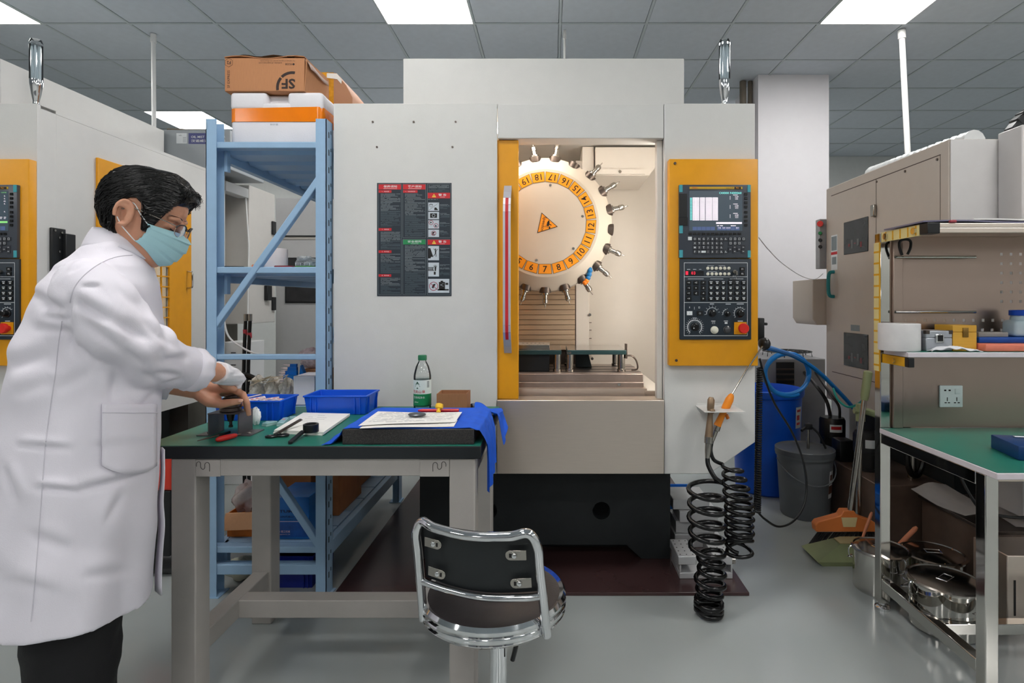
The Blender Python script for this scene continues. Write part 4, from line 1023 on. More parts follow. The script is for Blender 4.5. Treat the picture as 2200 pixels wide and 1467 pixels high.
c_ = on(896, 892, zp+.008); tag(MB().lathe([(.0, 0), (.021, 0), (.023, .003), (.020, .006), (.0, .007)], c_, n=24, sx=1.25, cap=False).build('paper_weight', mat('grey_weight', (92, 94, 98), .35, .6)), 'oval dark grey metal weight lying on the drawing', 'weight')
# red marker and yellow knob
zc = GZ+.010
pn = thing('marker_pen', 'red marker pen lying on the blue cloth behind the drawings', 'pen', tuple(on(940, 882, zc)))
m0, m1 = on(898, 882, zc), on(986, 882, zc)
MB().cyl(m0, m0+(m1-m0)*.08, .0025, .005, n=12).cyl(m0+(m1-m0)*.08, m0+(m1-m0)*.6, .0058, n=12).build('barrel', mat('pen_red', (206, 38, 40), .3), pn)
MB().cyl(m0+(m1-m0)*.6, m1, .0066, n=12).build('cap', mat('pen_red2', (190, 30, 34), .3), pn)
kn = on(943, 887, zc-.003); yd = Vector((-.15, .75, .35)).normalized()
tag(MB().lathe([(.007, 0), (.007, .006), (.005, .007), (.005, .012), (.0125, .014), (.0135, .020), (.0125, .027), (.008, .029)], kn+Vector((0, -.008, .004)), (0.05, .5, .85), n=18).build('plug_knob', mat('knob_yellow', (238, 190, 40), .35)), 'small yellow plastic plug standing against the red marker', 'plug')
mk = thing('marker_stub', 'short yellow and black pen end lying on the crumpled blue cloth', 'pen', (X(1048, 2.05), 2.05, ZW+.03))
pz = P(1044, 891, 2.02); MB().cyl(pz, pz+Vector((.016, 0, 0)), .005, n=10).build('yellow_end', mat('knob_yellow', (238, 190, 40), .35), mk)
MB().cyl(pz+Vector((.016, 0, 0)), pz+Vector((.026, 0, -.001)), .0052, n=10).build('black_end', M_BLACKP, mk)

# -- water bottle
bb = Vector((X(907.5, 2.19), 2.19, ZW)); rB = .0334
wbt = thing('water_bottle', 'clear plastic water bottle with green cap and green white label', 'bottle', tuple(bb))
prof = [(.027, 0), (.0325, .004), (rB, .012), (rB*.97, .03), (rB, .04), (rB, .135), (.031, .15), (.025, .172), (.0185, .185), (.0145, .192), (.0145, .198)]
MB().lathe(prof, bb, n=32, cap=False).lathe([(0, .001), (.027, 0)], bb, n=32, cap=False).build('body', glass('bottle_plastic', (251, 253, 253), .05, 1.25, .3), wbt)
MB().lathe([(0, .003), (.026, .003), (.0318, .012), (.0318, .128), (0, .129)], bb, n=28, cap=False).build('water', glass('bottle_water', (247, 251, 252), .02, 1.12, .1), wbt)
MB().lathe([(.0165, .196), (.0168, .198), (.0168, .212), (.015, .2155)], bb, n=28).build('cap', mat('cap_green', (20, 110, 72), .4, bump=.2, bscale=300), wbt)
Zl = lambda py: Zc(py, 2.157)-ZW
lab = MB()
def band(z0, z1, mi, e=.0006): lab.use(mi).lathe([(rB+e, z0), (rB+e, z1)], bb, n=40, cap=False)
band(Zl(871), Zl(847), 1); band(Zl(847), Zl(817), 0); band(Zl(874), Zl(871), 3)
def onlabel(mb, s_, z, h, ang, mi):
    vs, fs, w0, h0 = text_geo(s_, 1.0, .01); k = h/h0; mb.use(mi)
    mb.add([bb+Vector(((rB+.0011)*math.sin(ang+q_.x*k/rB), -(rB+.0011)*math.cos(ang+q_.x*k/rB), z+q_.y*k)) for q_ in vs], fs)
onlabel(lab, '农夫山泉', Zl(841.5), .0125, -.25, 2); onlabel(lab, '饮用纯净水', Zl(854), .009, -.2, 0); onlabel(lab, '550ml', Zl(864), .005, -.5, 0)
for k, (dx_, zz, s_) in enumerate(((0, 824, 1), (0, 828.5, 1.25), (0, 833, .5))):
    w_ = .009*s_
    lab.use(3); pts = [(-w_, 0), (w_, 0), (0, .012*s_)]
    lab.add([bb+Vector(((rB+.0012)*math.sin(-.35+a/rB), -(rB+.0012)*math.cos(-.35+a/rB), Zl(zz)+b-.004)) for a, b in pts], [(0, 1, 2)])
lab.use(4)
for i in range(6): lab.add([bb+Vector(((rB+.001)*math.sin(.75+a), -(rB+.001)*math.cos(.75+a), Zl(821+i*2.4)+b)) for a, b in ((0, 0), (.3, 0), (.3, .003), (0, .003))], [(0, 1, 2, 3)])
lab.build('label', [mat('label_white', (226, 236, 234), .4), mat('label_green', (24, 130, 84), .4), M_RED, mat('label_darkgreen', (16, 78, 60), .4), M_PRINTG], wbt, recalc=False)

# -- small cardboard box, glass dish, blister strips
M_CARD = mat('cardboard', (158, 110, 76), .75, var=.06, scale=40, stretch=(8, 8, 1))
sx0, sx1, sy0, sy1 = X(938, 2.12), X(1003, 2.12), 2.12, 2.215; h_ = Zc(846, 2.12)-ZW
sb_ = MB(); t_ = .003
rings = [[Vector((a, b, c)) for a, b in ((sx0+i, sy0+i), (sx1-i, sy0+i), (sx1-i, sy1-i), (sx0+i, sy1-i))] for c, i in ((ZW, 0), (ZW+h_, 0), (ZW+h_, t_), (ZW+.003, t_))]
tag(sb_.loft(rings).build('small_carton', M_CARD, ang=30), 'small open brown cardboard box behind the blue cloth', 'box')
dc_ = Vector((X(1024, 2.17), 2.17, ZW)); tag(MB().lathe([(.016, 0), (.022, .004), (.0235, .03), (.0225, .03), (.021, .006), (0, .005)], dc_, n=26, cap=False).build('glass_dish', glass('dish_glass', (225, 235, 248), .03, 1.45, .6)), 'small round glass dish beside the open cardboard box', 'dish')
for i in range(3):
    p = Vector((X(808+i*13, 2.1), 2.07+.02*(i % 2), ZW+.004+.004*i)); rot = Matrix.Rotation(.3*i-.2, 3, 'Z') @ Matrix.Rotation(-.2, 3, 'X')
    q = MB(); q.obox(p, (.05, .018, .003), rot); q.use(1).obox(p+rot @ Vector((-.008, 0, .002)), (.012, .018, .0012), rot)
    tag(q.build('insert_strip', [mat('blister_clear', (206, 206, 206), .25, alpha=.85), M_RED]), 'clear insert strip with red stripe lying behind the empty blue bin', 'packet', 'strips behind the empty blue bin')
# ================================================================ blue shelving and its load
M_SHELF = mat('shelf_blue', (150, 182, 212), .38, var=.03)
M_HOLE = mat('slot_dark', (34, 46, 58), .6)
SX0, SX1, SY0, SY1, ST = X(442, 2.3), X(701, 2.3), 2.30, 3.46, Zc(255, 2.3)
sh = thing('storage_shelf', 'tall light blue steel shelving unit loaded with boxes beside the machine', 'shelf', ((SX0+SX1)/2, (SY0+SY1)/2, 0))
PW, PD = .043, .068
for (xa, s_) in ((SX0, 1), (SX1, -1)):
    for (ya, e_) in ((SY0, 1), (SY1, -1)):
        q = MB(); x1 = xa+s_*PW; y1 = ya+e_*PD; t_ = .003
        # open C section: outer web along the side, front and back flanges
        q.box(min(xa, xa+s_*t_), max(xa, xa+s_*t_), min(ya, y1), max(ya, y1), .004, ST)
        q.box(min(xa, x1), max(xa, x1), min(ya, ya+e_*t_), max(ya, ya+e_*t_), .004, ST)
        q.box(min(xa, xa+s_*PW*.85), max(xa, xa+s_*PW*.85), min(y1-e_*t_, y1), max(y1-e_*t_, y1), .004, ST)
        po = q.build('post', M_SHELF, sh)
        MB().box(min(xa, x1)-.012, max(xa, x1)+.012, min(ya, y1)-.006, max(ya, y1)+.006, 0, .004).build('foot_plate', M_SHELF, sh)
        if e_ == 1:
            hs = MB()
            for i in range(26):
                zz = .07+i*.072
                xx = xa+(-.0006 if s_ > 0 else .0006)
                hs.box(min(xx, xa), max(xx, xa), ya+.022, ya+.03, zz, zz+.024)
                hs.box(min(xx, xa), max(xx, xa), ya+.044, ya+.050, zz+.02, zz+.034)
            o = hs.build('slot_row', M_HOLE, po); o['kind'] = 'stuff'
LEV = [(Zc(303.5, 2.3), 1), (Zc(573, 2.3), 1), (.77, 0), (.205, 1)]
M_SHELFD = M_SHELF
for zt_, vis in LEV:
    bx0, bx1 = SX0+.003, SX1-.003
    for xa in (SX0+.006, SX1-.006-.03):      # long side beams between posts
        MB().box(xa, xa+.03, SY0+PD+.002, SY1-PD-.002, zt_-.062, zt_-.004).build('side_beam', M_SHELF, sh, bevel=.002)
    MB().box(SX0+PW*.3, SX1-PW*.3, SY0+.006, SY0+.05, zt_-.026, zt_).build('end_beam', M_SHELF, sh, bevel=.003)
    MB().box(SX0+PW*.3, SX1-PW*.3, SY1-.05, SY1-.006, zt_-.026, zt_).build('end_beam', M_SHELF, sh, bevel=.003)
    n = 6; y0 = SY0+.052; dy = (SY1-SY0-.104)/n
    for i in range(n):
        a, b = y0+i*dy+.004, y0+(i+1)*dy-.004
        q = MB().prism([(SX0+.04, a, zt_-.002), (SX0+.04, b, zt_-.002), (SX0+.04, b, zt_-.010), (SX0+.04, b-.03, zt_-.034), (SX0+.04, a+.03, zt_-.034), (SX0+.04, a, zt_-.010)], (SX1-SX0-.08, 0, 0))
        q.build('deck_panel', M_SHELF, sh)
    for xa in (SX0+PW, SX1-PW-.012): MB().box(xa, xa+.012, SY0+PD-.012, SY0+PD+.012, zt_-.11, zt_-.002).build('beam_hook', M_SHELF, sh)
yb = SY0+.018
def brace(a, b, name='brace', h=.032): MB().beam(a, b, .03, h, (0, 0, 1) if abs(a[2]-b[2]) < .01 else (0, -1, 0)).build(name, M_SHELF, sh, bevel=.003)
for z0, z1 in ((Zc(773, 2.3), Zc(762, 2.3)), (Zc(1236, 2.3), Zc(1214, 2.3))): MB().box(SX0+PW*.4, SX1-PW*.4, SY0+.004, SY0+.045, z0, z1).build('cross_bar', M_SHELF, sh, bevel=.003)
def diag(pa, pb, w_=.03):
    a, b = P(pa[0], pa[1], yb), P(pb[0], pb[1], yb)
    q = MB().beam(a, b, .026, w_, (0, 1, 0)); d = q.build('diagonal_brace', M_SHELF, sh, bevel=.003)
diag((458, 709), (688, 384)); diag((470, 842), (688, 1172))
diag((458, 709), (470, 700), .01)
for ya in (SY1-.03,):
    MB().beam((SX0+.02, ya, .9), (SX1-.02, ya, 1.7), .026, .03, (0, 1, 0)).build('diagonal_brace', M_SHELF, sh)
    MB().beam((SX0+.02, ya, .75), (SX1-.02, ya, .25), .026, .03, (0, 1, 0)).build('diagonal_brace', M_SHELF, sh)
    MB().box(SX0+.02, SX1-.02, ya, ya+.02, .95, .98).build('cross_bar', M_SHELF, sh)

# -- foam box with orange tape
ZS0 = LEV[0][0]
FY = 2.373
fx0, fx1, fy0, fy1 = X(494, FY), X(692.5, FY), FY, 2.70; fh = Zc(197, FY)-ZS0
M_FOAM = mat('white_foam', (226, 224, 228), .75, var=.015, bump=.15, bscale=220)
M_TAPE = mat('orange_tape', (240, 128, 8), .18, var=.04)
fb = thing('foam_box', 'white foam box wrapped with a band of orange tape on the blue shelf', 'box', ((fx0+fx1)/2, (fy0+fy1)/2, ZS0))
MB().rbox(fx0, fx1, fy0, fy1, ZS0, ZS0+fh*.66, .022, 4).build('body', M_FOAM, fb, ang=60)
lid = MB()
nx0, nx1 = X(573, FY), X(617, FY); zl0, zl1 = ZS0+fh*.66+.0005, ZS0+fh
lid.rbox(fx0-.001, fx1+.001, fy0+.032, fy1+.001, zl0, zl1, .02, 4)
lid.rbox(fx0-.001, nx0, fy0-.001, fy0+.06, zl0, zl1, .016, 3); lid.rbox(nx1, fx1+.001, fy0-.001, fy0+.06, zl0, zl1, .016, 3)
lid.rbox(nx0-.02, nx1+.02, fy0-.0005, fy0+.06, zl0, lerp(zl0, zl1, .38), .006, 2)
lid.build('lid', M_FOAM, fb, ang=60)
def rrect(o, z, r=.024, n=6):
    out = []
    for (cx_, cy_, a0) in ((fx1-r, fy1-r, 0), (fx0+r, fy1-r, 90), (fx0+r, fy0+r, 180), (fx1-r, fy0+r, 270)):
        for i in range(n+1):
            a = math.radians(a0+90*i/n); out.append(Vector((cx_+(r+o)*math.cos(a), cy_+(r+o)*math.sin(a), z)))
    return out
def tilt(pts, k): return [Vector((p.x, p.y, p.z+k*(p.x-(fx0+fx1)/2))) for p in pts]
zt0, zt1 = Zc(262, FY), Zc(231.5, FY)
MB().loft([tilt(rrect(.0012, zt0), .0), tilt(rrect(.0028, zt0+.001), 0), tilt(rrect(.0028, zt1), .02), tilt(rrect(.0012, zt1), .02)], cap=False).build('tape_band', M_TAPE, fb, ang=40)
wl = MB(); add_text(wl, '鲜好蛋', P(589, 267.5, FY-.0012), wd=17*FY/F, ht=4*FY/F); wl.build('lettering', M_PRINTG, fb, recalc=False)
# -- courier carton lying upside down on it
CYF = 2.37
cx0, cx1, cyf = X(482.5, CYF), X(654, CYF), CYF; cz0, cz1 = ZS0+fh+.0005, ZS0+fh+.0005+Zc(122, CYF)-Zc(196, CYF)
M_KRAFT = mat('kraft_carton', (184, 128, 88), .7, var=.05, scale=30, stretch=(10, 10, 1))
M_SFK = mat('carton_print', (52, 38, 34), .65)
cb = thing('courier_carton', 'brown courier carton lying upside down on the white foam box', 'box', ((cx0+cx1)/2, cyf+.12, cz0))
MB().box(cx0, cx1, cyf, cyf+.26, cz0, cz1-.004).build('body', M_KRAFT, cb, bevel=.003)
MB().sheet(lambda u, v: (lerp(cx0, cx1, u), lerp(cyf-.002, cyf+.26, v), cz1-.003+.006*math.sin(u*9)*(1-v)+.003), 10, 4, .003).build('top_flap', M_KRAFT, cb)
MB().sheet(lambda u, v: (cx1+.002+.022*u, lerp(cyf+.005, cyf+.2, v), cz1-.012-.035*u*u+.003*math.sin(v*7)), 6, 6, .003).build('side_flap', mat('kraft_dark', (110, 72, 48), .7), cb)
MB().sheet(lambda u, v: (cx1+.001+.016*math.sin(u*1.6)*(.5+.5*v), lerp(cyf+.0, cyf+.2, v), lerp(cz0, cz1-.01, u)), 6, 6, .003, (-1, 0, 0)).build('side_flap', M_KRAFT, cb)
MB().sheet(lambda u, v: (lerp(X(480, cyf)+.06, X(640, cyf), u), lerp(cyf-.003, cyf+.2, v), cz1+.004+.004*math.sin(u*13)), 10, 3).build('clear_tape', glass('packing_tape', (250, 248, 240), .12, 1.5, 1.0), cb)
Yt = cyf-.0006; dn = (0, 0, -1); lf = (-1, 0, 0)
pt = MB()
def flush(nm):
    global pt
    pt.build(nm, M_SFK, cb, recalc=False); pt = MB()
add_text(pt, 'F2', P(491.5, 134.5, Yt), ht=7*Yt/F, right=(-1, 0, 0), up=(0, 0, -1), bold=.02)
hx_ = [P(491.5+9*math.cos(a), 134.5+9.5*math.sin(a), Yt) for a in [math.pi/6+i*math.pi/3 for i in range(7)]]
for a, b in zip(hx_, hx_[1:]): pt.beam(a, b, .0012, .0006, (0, 1, 0))
flush('carton_mark'); add_text(pt, 'SF EXPRESS', P(491, 170, Yt), wd=38*Yt/F, right=(0, 0, 1), up=(-1, 0, 0), bold=.006)
flush('carton_lettering'); add_text(pt, 'SF', P(619.5, 180, Yt), wd=29*Yt/F, ht=22*Yt/F, right=(-1, 0, 0), up=(0, 0, -1), bold=.03)
for i in range(22):
    a0, a1 = math.radians(lerp(80, 190, i/22)), math.radians(lerp(80, 190, (i+1)/22))
    if i == 11: continue
    cc = (628, 188); r0, r1 = 29, 35
    pt.add([P(cc[0]+r*math.cos(a), cc[1]-r*math.sin(a), Yt) for r, a in ((r0, a0), (r1, a0), (r1, a1), (r0, a1))], [(0, 1, 2, 3)])
pt.add([P(607+2.2*math.cos(t), 180+2.2*math.sin(t), Yt-.0003) for t in [i*math.pi/6 for i in range(12)]], [tuple(range(12))])
flush('carton_logo'); add_text(pt, '●95338', P(623, 138, Yt), wd=20*Yt/F, right=(-1, 0, 0), up=(0, 0, -1), bold=.01)
add_text(pt, 'website: sf-express.com', P(581, 135, Yt), wd=50*Yt/F, right=(-1, 0, 0), up=(0, 0, -1)); add_text(pt, 'For delivery of express parcels only please handle', P(596, 130.5, Yt), wd=74*Yt/F, right=(-1, 0, 0), up=(0, 0, -1))
pt.build('carton_lettering', M_SFK, cb, recalc=False)
# -- third carton with yellow tape
M_YTAPE = mat('yellow_tape', (214, 150, 44), .1, var=.2, scale=40, bump=.4, bscale=60)
kx0, kx1, kyf = X(652, 2.74), X(757, 2.74), 2.74; kz1 = Zc(156, 2.74)
kb = thing('taped_carton', 'brown carton sealed with shiny yellow tape behind the foam box', 'box', ((kx0+kx1)/2, kyf+.15, ZS0))
MB().prism([(kx0, kyf, ZS0), (kx1, kyf, ZS0), (kx1, kyf, kz1-.12), (kx1-.03, kyf, kz1-.06), (X(722, kyf), kyf, kz1), (kx0, kyf, kz1)], (0, .3, 0)).build('body', mat('carton_pale', (178, 128, 96), .7, var=.05), kb, bevel=.004)
for (a, b) in ((668, 692), (707, 717)): MB().box(X(a, kyf), X(b, kyf), kyf-.0015, kyf-.0003, ZS0+.1, kz1).build('tape_strip', M_YTAPE, kb)
MB().box(X(662, kyf), X(706, kyf), kyf-.002, kyf-.0016, kz1-.035, kz1+.001).build('tape_strip', M_YTAPE, kb)
MB().prism([P(702, 157, kyf-.003), P(724, 158, kyf-.003), P(734, 172, kyf-.003), P(733, 180, kyf-.003), P(724, 170, kyf-.003), P(702, 167, kyf-.003)], (0, .002, 0)).build('paper_label', M_PAPER, kb)
qt = MB(); add_text(qt, 'GENERAL', P(676, 159.5, kyf-.003), wd=24*kyf/F, right=(-1, 0, 0), up=(0, 0, -1)); qt.build('lettering', M_SFK, kb, recalc=False)

# -- middle shelf: roll, red lid, green carton in film
ZM = LEV[1][0]
rl = Vector((X(594, 2.55), 2.55, ZM)); tag(MB().lathe([(.012, 0), (.045, 0), (.047, .003), (.047, .093), (.045, .096), (.012, .096), (.012, 0)], rl, n=30, cap=False).build('paper_roll', mat('roll_paper', (228, 220, 220), .8, bump=.1, bscale=90)), 'white paper roll standing on the blue middle shelf', 'roll')
tag(MB().rbox(X(588, 2.42), X(626, 2.42), 2.42, 2.48, ZM, ZM+.013, .004).build('red_dish', mat('lid_red', (150, 34, 48), .4)), 'flat dark red plastic dish on the blue middle shelf', 'lid')
gc = thing('film_carton', 'small green and white carton in clear crumpled film on the blue shelf', 'box', (X(652, 2.45), 2.5, ZM))
MB().box(X(634, 2.45), X(668, 2.45), 2.45, 2.53, ZM, ZM+.014).build('green_side', mat('carton_green', (96, 168, 74), .5), gc)
MB().box(X(634, 2.45), X(666, 2.45), 2.45, 2.53, ZM+.0142, ZM+.027).build('white_side', M_PRINTW, gc)
q = MB(); add_text(q, '日茶日', P(650, Zc(0, 2.45) and 567.5, 2.449), wd=26*2.45/F, ht=6*2.45/F, bold=.01); q.build('lettering', M_PRINTK, gc, recalc=False)
M_FILM = mat('clear_film', (214, 220, 222), .2, var=.1, scale=40, alpha=.38, bump=.6, bscale=90)
o = crumple((X(660, 2.5), 2.50, ZM+.032), (.045, .04, .022), 8, 'plastic_film', M_FILM, 'ball of crumpled clear plastic film on the green carton', 'film', 24, 14, .3)
tag(MB().obox((X(505, 2.4), 2.40, ZM+.004), (.075, .03, .008), Matrix.Rotation(.2, 3, 'Z')).build('black_clip', M_BLACKP, bevel=.002), 'flat black plastic strip lying at the blue middle shelf corner', 'strip')
tag(MB().rbox(X(540, 2.6), X(549, 2.6), 2.6, 2.63, ZM, ZM+.028, .003).build('orange_block', mat('orange_plastic', (226, 120, 80), .5)), 'small orange plastic block behind the blue diagonal brace', 'block')

# -- hidden third level: card box, rack of vials, bags
ZH = .77
tag(MB().box(X(630, 2.36), X(676, 2.36), 2.36, 2.50, ZH, Zc(808, 2.36)).build('white_carton', mat('white_card', (216, 214, 222), .65, var=.02), bevel=.003), 'plain white carton on the shelf behind the blue bins', 'box')
M_RACK = mat('rack_blue', (16, 108, 190), .4, var=.04)
rk = thing('vial_rack', 'stepped blue plastic rack with pale tips behind the white carton', 'rack', (X(620, 2.55), 2.55, ZH))
q = MB()
for i, (a, b, t0) in enumerate(((608, 636, 806), (612, 637, 797), (617, 637, 789), (622, 636, 782))):
    MB().box(X(a, 2.53+.018*i), X(b, 2.53+.018*i), 2.53+.018*i, 2.547+.018*i, ZH, Zc(t0, 2.53+.018*i)).build('step', M_RACK, rk)
M_TIP = mat('tip_pale', (226, 206, 200), .5)
for i in range(4):
    for j in range(3):
        pp = P((610, 614, 619, 624)[i]-1, (812, 803, 794, 787)[i]+j*6-2, 2.53+.018*i); MB().cyl(pp, pp+Vector((-.028, -.004, .004)), .005, .0012, n=8).build('tip', M_TIP, rk)
tag(MB().prism([P(641, 826, 2.56), P(662, 826, 2.56), P(645, 785, 2.56)], (0, .03, 0)).box(X(641, 2.56), X(662, 2.56), 2.56, 2.59, ZH, Zc(826, 2.56)).build('blue_wedge', M_RACK), 'blue plastic wedge block beside the stepped rack', 'block')
crumple((X(674, 2.64), 2.64, ZH+.165), (.062, .036, .045), 12, 'plastic_bag', mat('bag_pinkish', (214, 190, 192), .25, var=.25, scale=70, alpha=.6, bump=.6, bscale=80), 'clear bag with reddish print on the shelf behind the blue wedge', 'bag', 24, 14, .25)
tag(MB().box(X(640, 2.56), X(700, 2.56), 2.56+.035, 2.68, ZH, ZH+.12).build('brown_tray', M_CARD, bevel=.002), 'low brown carton under the reddish printed bag', 'box')
M_BAGB = mat('bag_beige', (230, 220, 206), .25, var=.3, scale=60, alpha=.8, bump=.9, bscale=60)
for i, (px, py, rx, lab) in enumerate(((553, 838, .029, 'beige crumpled packet bag at the left of the pile behind the filled bin'), (587, 832, .028, 'pale crumpled packet bag in the middle of the pile behind the filled bin'), (617, 838, .022, 'brownish crumpled packet bag next to the white carton'))):
    crumple((X(px, 2.42), 2.42, ZH+.05), (rx, .045, .05), 20+i, 'packet_bag', M_BAGB, lab, 'bag', 26, 16, .3)
for i in range(7):
    pp = P(pr.uniform(550, 618), pr.uniform(826, 838), 2.37); tag(MB().obox((pp.x, 2.37+.005*i, ZH+.093+.003*i), (.07, .012, .003), Matrix.Rotation(pr.uniform(-.4, .4), 3, 'Z') @ Matrix.Rotation(pr.uniform(-.5, .1), 3, 'Y')).build('swab_stick', M_PACKK), 'thin pale packaged stick lying on the bag pile', 'stick', 'sticks on the bag pile')

# -- bottom shelf
ZL = LEV[3][0]
oc = thing('flap_carton', 'open orange brown carton with a torn flap on the lowest shelf', 'box', (X(512, 2.4), 2.48, ZL))
M_OC = mat('carton_orange', (196, 104, 30), .6, var=.1, scale=30)
ox0, ox1, oy0, oy1, oz1 = X(488, 2.405), X(560, 2.405), 2.405, 2.6, Zc(1128, 2.405)
rings = [[Vector((a, b, c)) for a, b in ((ox0+i, oy0+i), (ox1-i, oy0+i), (ox1-i, oy1-i), (ox0+i, oy1-i))] for c, i in ((ZL, 0), (oz1+.05, 0), (oz1+.05, .004), (ZL+.004, .004))]
MB().loft(rings).build('body', M_OC, oc, ang=30)
MB().prism([(ox0-.004, oy0-.004, oz1+.05), (ox1, oy0-.004, oz1+.056), (ox1, oy0-.03, oz1-.006), (ox0-.012, oy0-.03, oz1-.012)], (0, .004, .002)).build('flap', mat('kraft_inside', (190, 142, 104), .75, var=.1, scale=60, stretch=(20, 1, 1)), oc)
crumple((X(521, 2.46), 2.50, oz1+.085), (.058, .055, .06), 31, 'plastic_bag', mat('bag_clear', (206, 190, 188), .2, var=.2, scale=30, alpha=.55, bump=.5, bscale=60), 'clear plastic bag bulging out of the orange brown carton', 'bag', 22, 14, .3)
bx = thing('chuck_box', 'glossy blue printed box with white lettering on the lowest shelf', 'box', (X(635, 2.4), 2.5, ZL))
M_BLUEB = mat('box_blue', (22, 96, 168), .3, var=.2, scale=12)
px0_, px1_, pyf = X(588, 2.38), X(664, 2.38), 2.38; pzt = Zc(1068, 2.38)
MB().box(px0_, px1_, pyf, pyf+.2, ZL, pzt).build('body', M_BLUEB, bx, bevel=.002)
q = MB(); Yq = pyf-.0006
sy = lambda y: 1068+(y-1068)*.82          # print fits the face above the deck
q.use(0); pq = lambda a, b, c, d: q.add([P(a, sy(d), Yq), P(b, sy(d), Yq), P(b, sy(c), Yq), P(a, sy(c), Yq)], [(0, 1, 2, 3)])
q.use(3); pq(590, 662, 1133.5, 1172); q.use(1); pq(590, 662, 1131, 1132.2)
Yq -= .0005; q.use(2); add_text(q, 'VTUM', P(610, sy(1105), Yq), wd=38*Yq/F, ht=6*Yq/F, bold=.02); add_text(q, '2160四爪单动卡盘', P(618, sy(1119.5), Yq), wd=52*Yq/F, ht=6*Yq/F, bold=.005); add_text(q, '4-Jaw Independent Chuck', P(620, sy(1127), Yq), wd=44*Yq/F)
q.use(1); add_text(q, 'DOGO 精工机械', P(605, sy(1158), Yq), wd=36*Yq/F, ht=5*Yq/F); add_text(q, 'Machinery Equipment Co., Ltd', P(605, sy(1165.5), Yq), wd=36*Yq/F)
q.build('box_print', [M_BLUEB, mat('print_pink', (222, 190, 196), .5), mat('print_navy', (20, 36, 70), .5), mat('box_blue_dark', (18, 70, 140), .3, var=.35, scale=25)], bx, recalc=False)
for i, (a, b, y0, y1, t0, lab) in enumerate(((597, 672, 2.60, 2.88, 1015, 'brown carton standing behind the blue printed box'), (676, 702, 2.64, 2.95, 1015, 'narrow brown carton next to the shelf side beam'), (640, 706, 3.0, 3.3, 1010, 'large brown carton at the far end of the lowest shelf'))):
    a_, b_ = max(SX0+.03, X(a, 2.62)), min(SX1-.045, X(b, 2.62)+(.05 if i == 1 else 0))
    tag(MB().box(a_, b_, y0, y1, ZL, Zc(t0, y0)).build('brown_carton', mat('carton_brown_dark', (150, 96, 58), .7, var=.1), bevel=.003), lab, 'box')
fc = blue_bin(X(560, 2.36), X(672, 2.36), 2.37, 2.62, 0, .13, 'dark blue plastic crate on the floor under the blue shelf', 'floor_crate', True, mat('crate_navy', (14, 34, 130), .4, var=.05))
crumple((X(512, 2.42), 2.46, .046), (.06, .06, .046), 41, 'film_bag', mat('bag_yellowish', (198, 196, 176), .4, var=.1, scale=30, bump=.4, bscale=60), 'crumpled pale yellow plastic bag on the floor under the shelf', 'bag', 22, 12, .2)
# ================================================================ right side: steel bench, beige machine, floor things
M_BEIGE = mat('beige_paint', (188, 178, 168), .45, var=.015, bump=.08, bscale=300)
M_BEIGEL = mat('beige_front_paint', (206, 203, 202), .45, var=.015)
M_SEAMB = mat('seam_brown', (74, 62, 56), .6)
M_DWIN = mat('smoked_window', (52, 52, 54), .12, var=.2, scale=9)
rm = thing('cnc_cabinet_machine', 'beige machine cabinet with two smoked windows and teal handle behind the steel bench', 'machine', (2.4, 3.1, 0))
RX, RY0, RY1 = 1.75, 2.5, 3.62; RZ1, RZ0 = Zc(298, 2.5), .585
MB().box(RX, 3.3, RY0, RY1, RZ0, RZ1).build('cabinet', M_BEIGE, rm, bevel=.006)
MB().box(RX+.004, 3.3, RY0-.006, RY0-.0005, RZ0, RZ1-.004).build('front_skin', M_BEIGEL, rm, bevel=.002)
MB().box(X(2180, 2.4), 3.3, 2.36, RY0-.008, .3, RZ1+.02).build('door_column', M_BEIGEL, rm, bevel=.006)
MB().box(1.95, 3.2, 2.75, RY1-.05, 0, RZ0).build('pedestal', M_BASE, rm)
def ry(px): return RX*F/(px-CX)
def rz(px, py): return Zc(py, ry(px))
def rbox_(pxa, pxb, za, zb, d0, d1, name, m, par=rm, bevel=0):
    ya, yb_ = sorted((ry(pxa), ry(pxb))); return MB().box(RX-d1, RX-d0, ya, yb_, za, zb).build(name, m, par, bevel=bevel)
zl_ = 1.861
rbox_(1786, 2021, zl_-.002, zl_+.002, -.001, .0012, 'door_seam', M_SEAMB)
rbox_(1788, 1893, rz(1788, 798)-.002, rz(1788, 798)+.002, -.001, .0012, 'door_seam', M_SEAMB)
for px in (1882.5, 2020): rbox_(px-.4, px+.4, .75, zl_, -.001, .0008, 'door_seam', M_SEAMB)
for (z0, z1) in ((1.479, 1.672), (.822, 1.018)):
    q = rbox_(1814, 1866, z0, z1, -.001, .005, 'window', M_DWIN, bevel=.003)
    for k in range(5):
        yy = lerp(ry(1860), ry(1820), .15+.16*k); MB().box(RX-.0058, RX-.0052, yy, yy+.02, z0+.03+.012*(k % 3), z0+.06+.02*(k % 2)).build('window_glimpse', mat('glimpse_%d' % (k % 2), ((120, 40, 46), (96, 98, 98))[k % 2], .3), q)
for (pa, pb, z0, z1) in ((1876, 1884, rz(1880, 465), rz(1880, 440)), (1884, 1892, rz(1888, 776), rz(1888, 742))): rbox_(pa, pb, z0, z1, 0, .018, 'hinge', M_TOOL, bevel=.004)
for px, z_ in ((1884, 1.845), (1945, 1.845), (2014, 1.845)): MB().cyl((RX, ry(px), z_), (RX-.004, ry(px), z_), .006, n=10).build('screw', M_DARKSTEEL, rm)
q = rbox_(1786, 1799, rz(1792, 580), rz(1792, 505), 0, .001, 'warning_label', M_PRINTW)
yl0, yl1 = sorted((ry(1786), ry(1799)))
MB().box(RX-.0018, RX-.001, yl0, yl1, rz(1792, 547), rz(1792, 541)).build('label_band', M_RED, q)
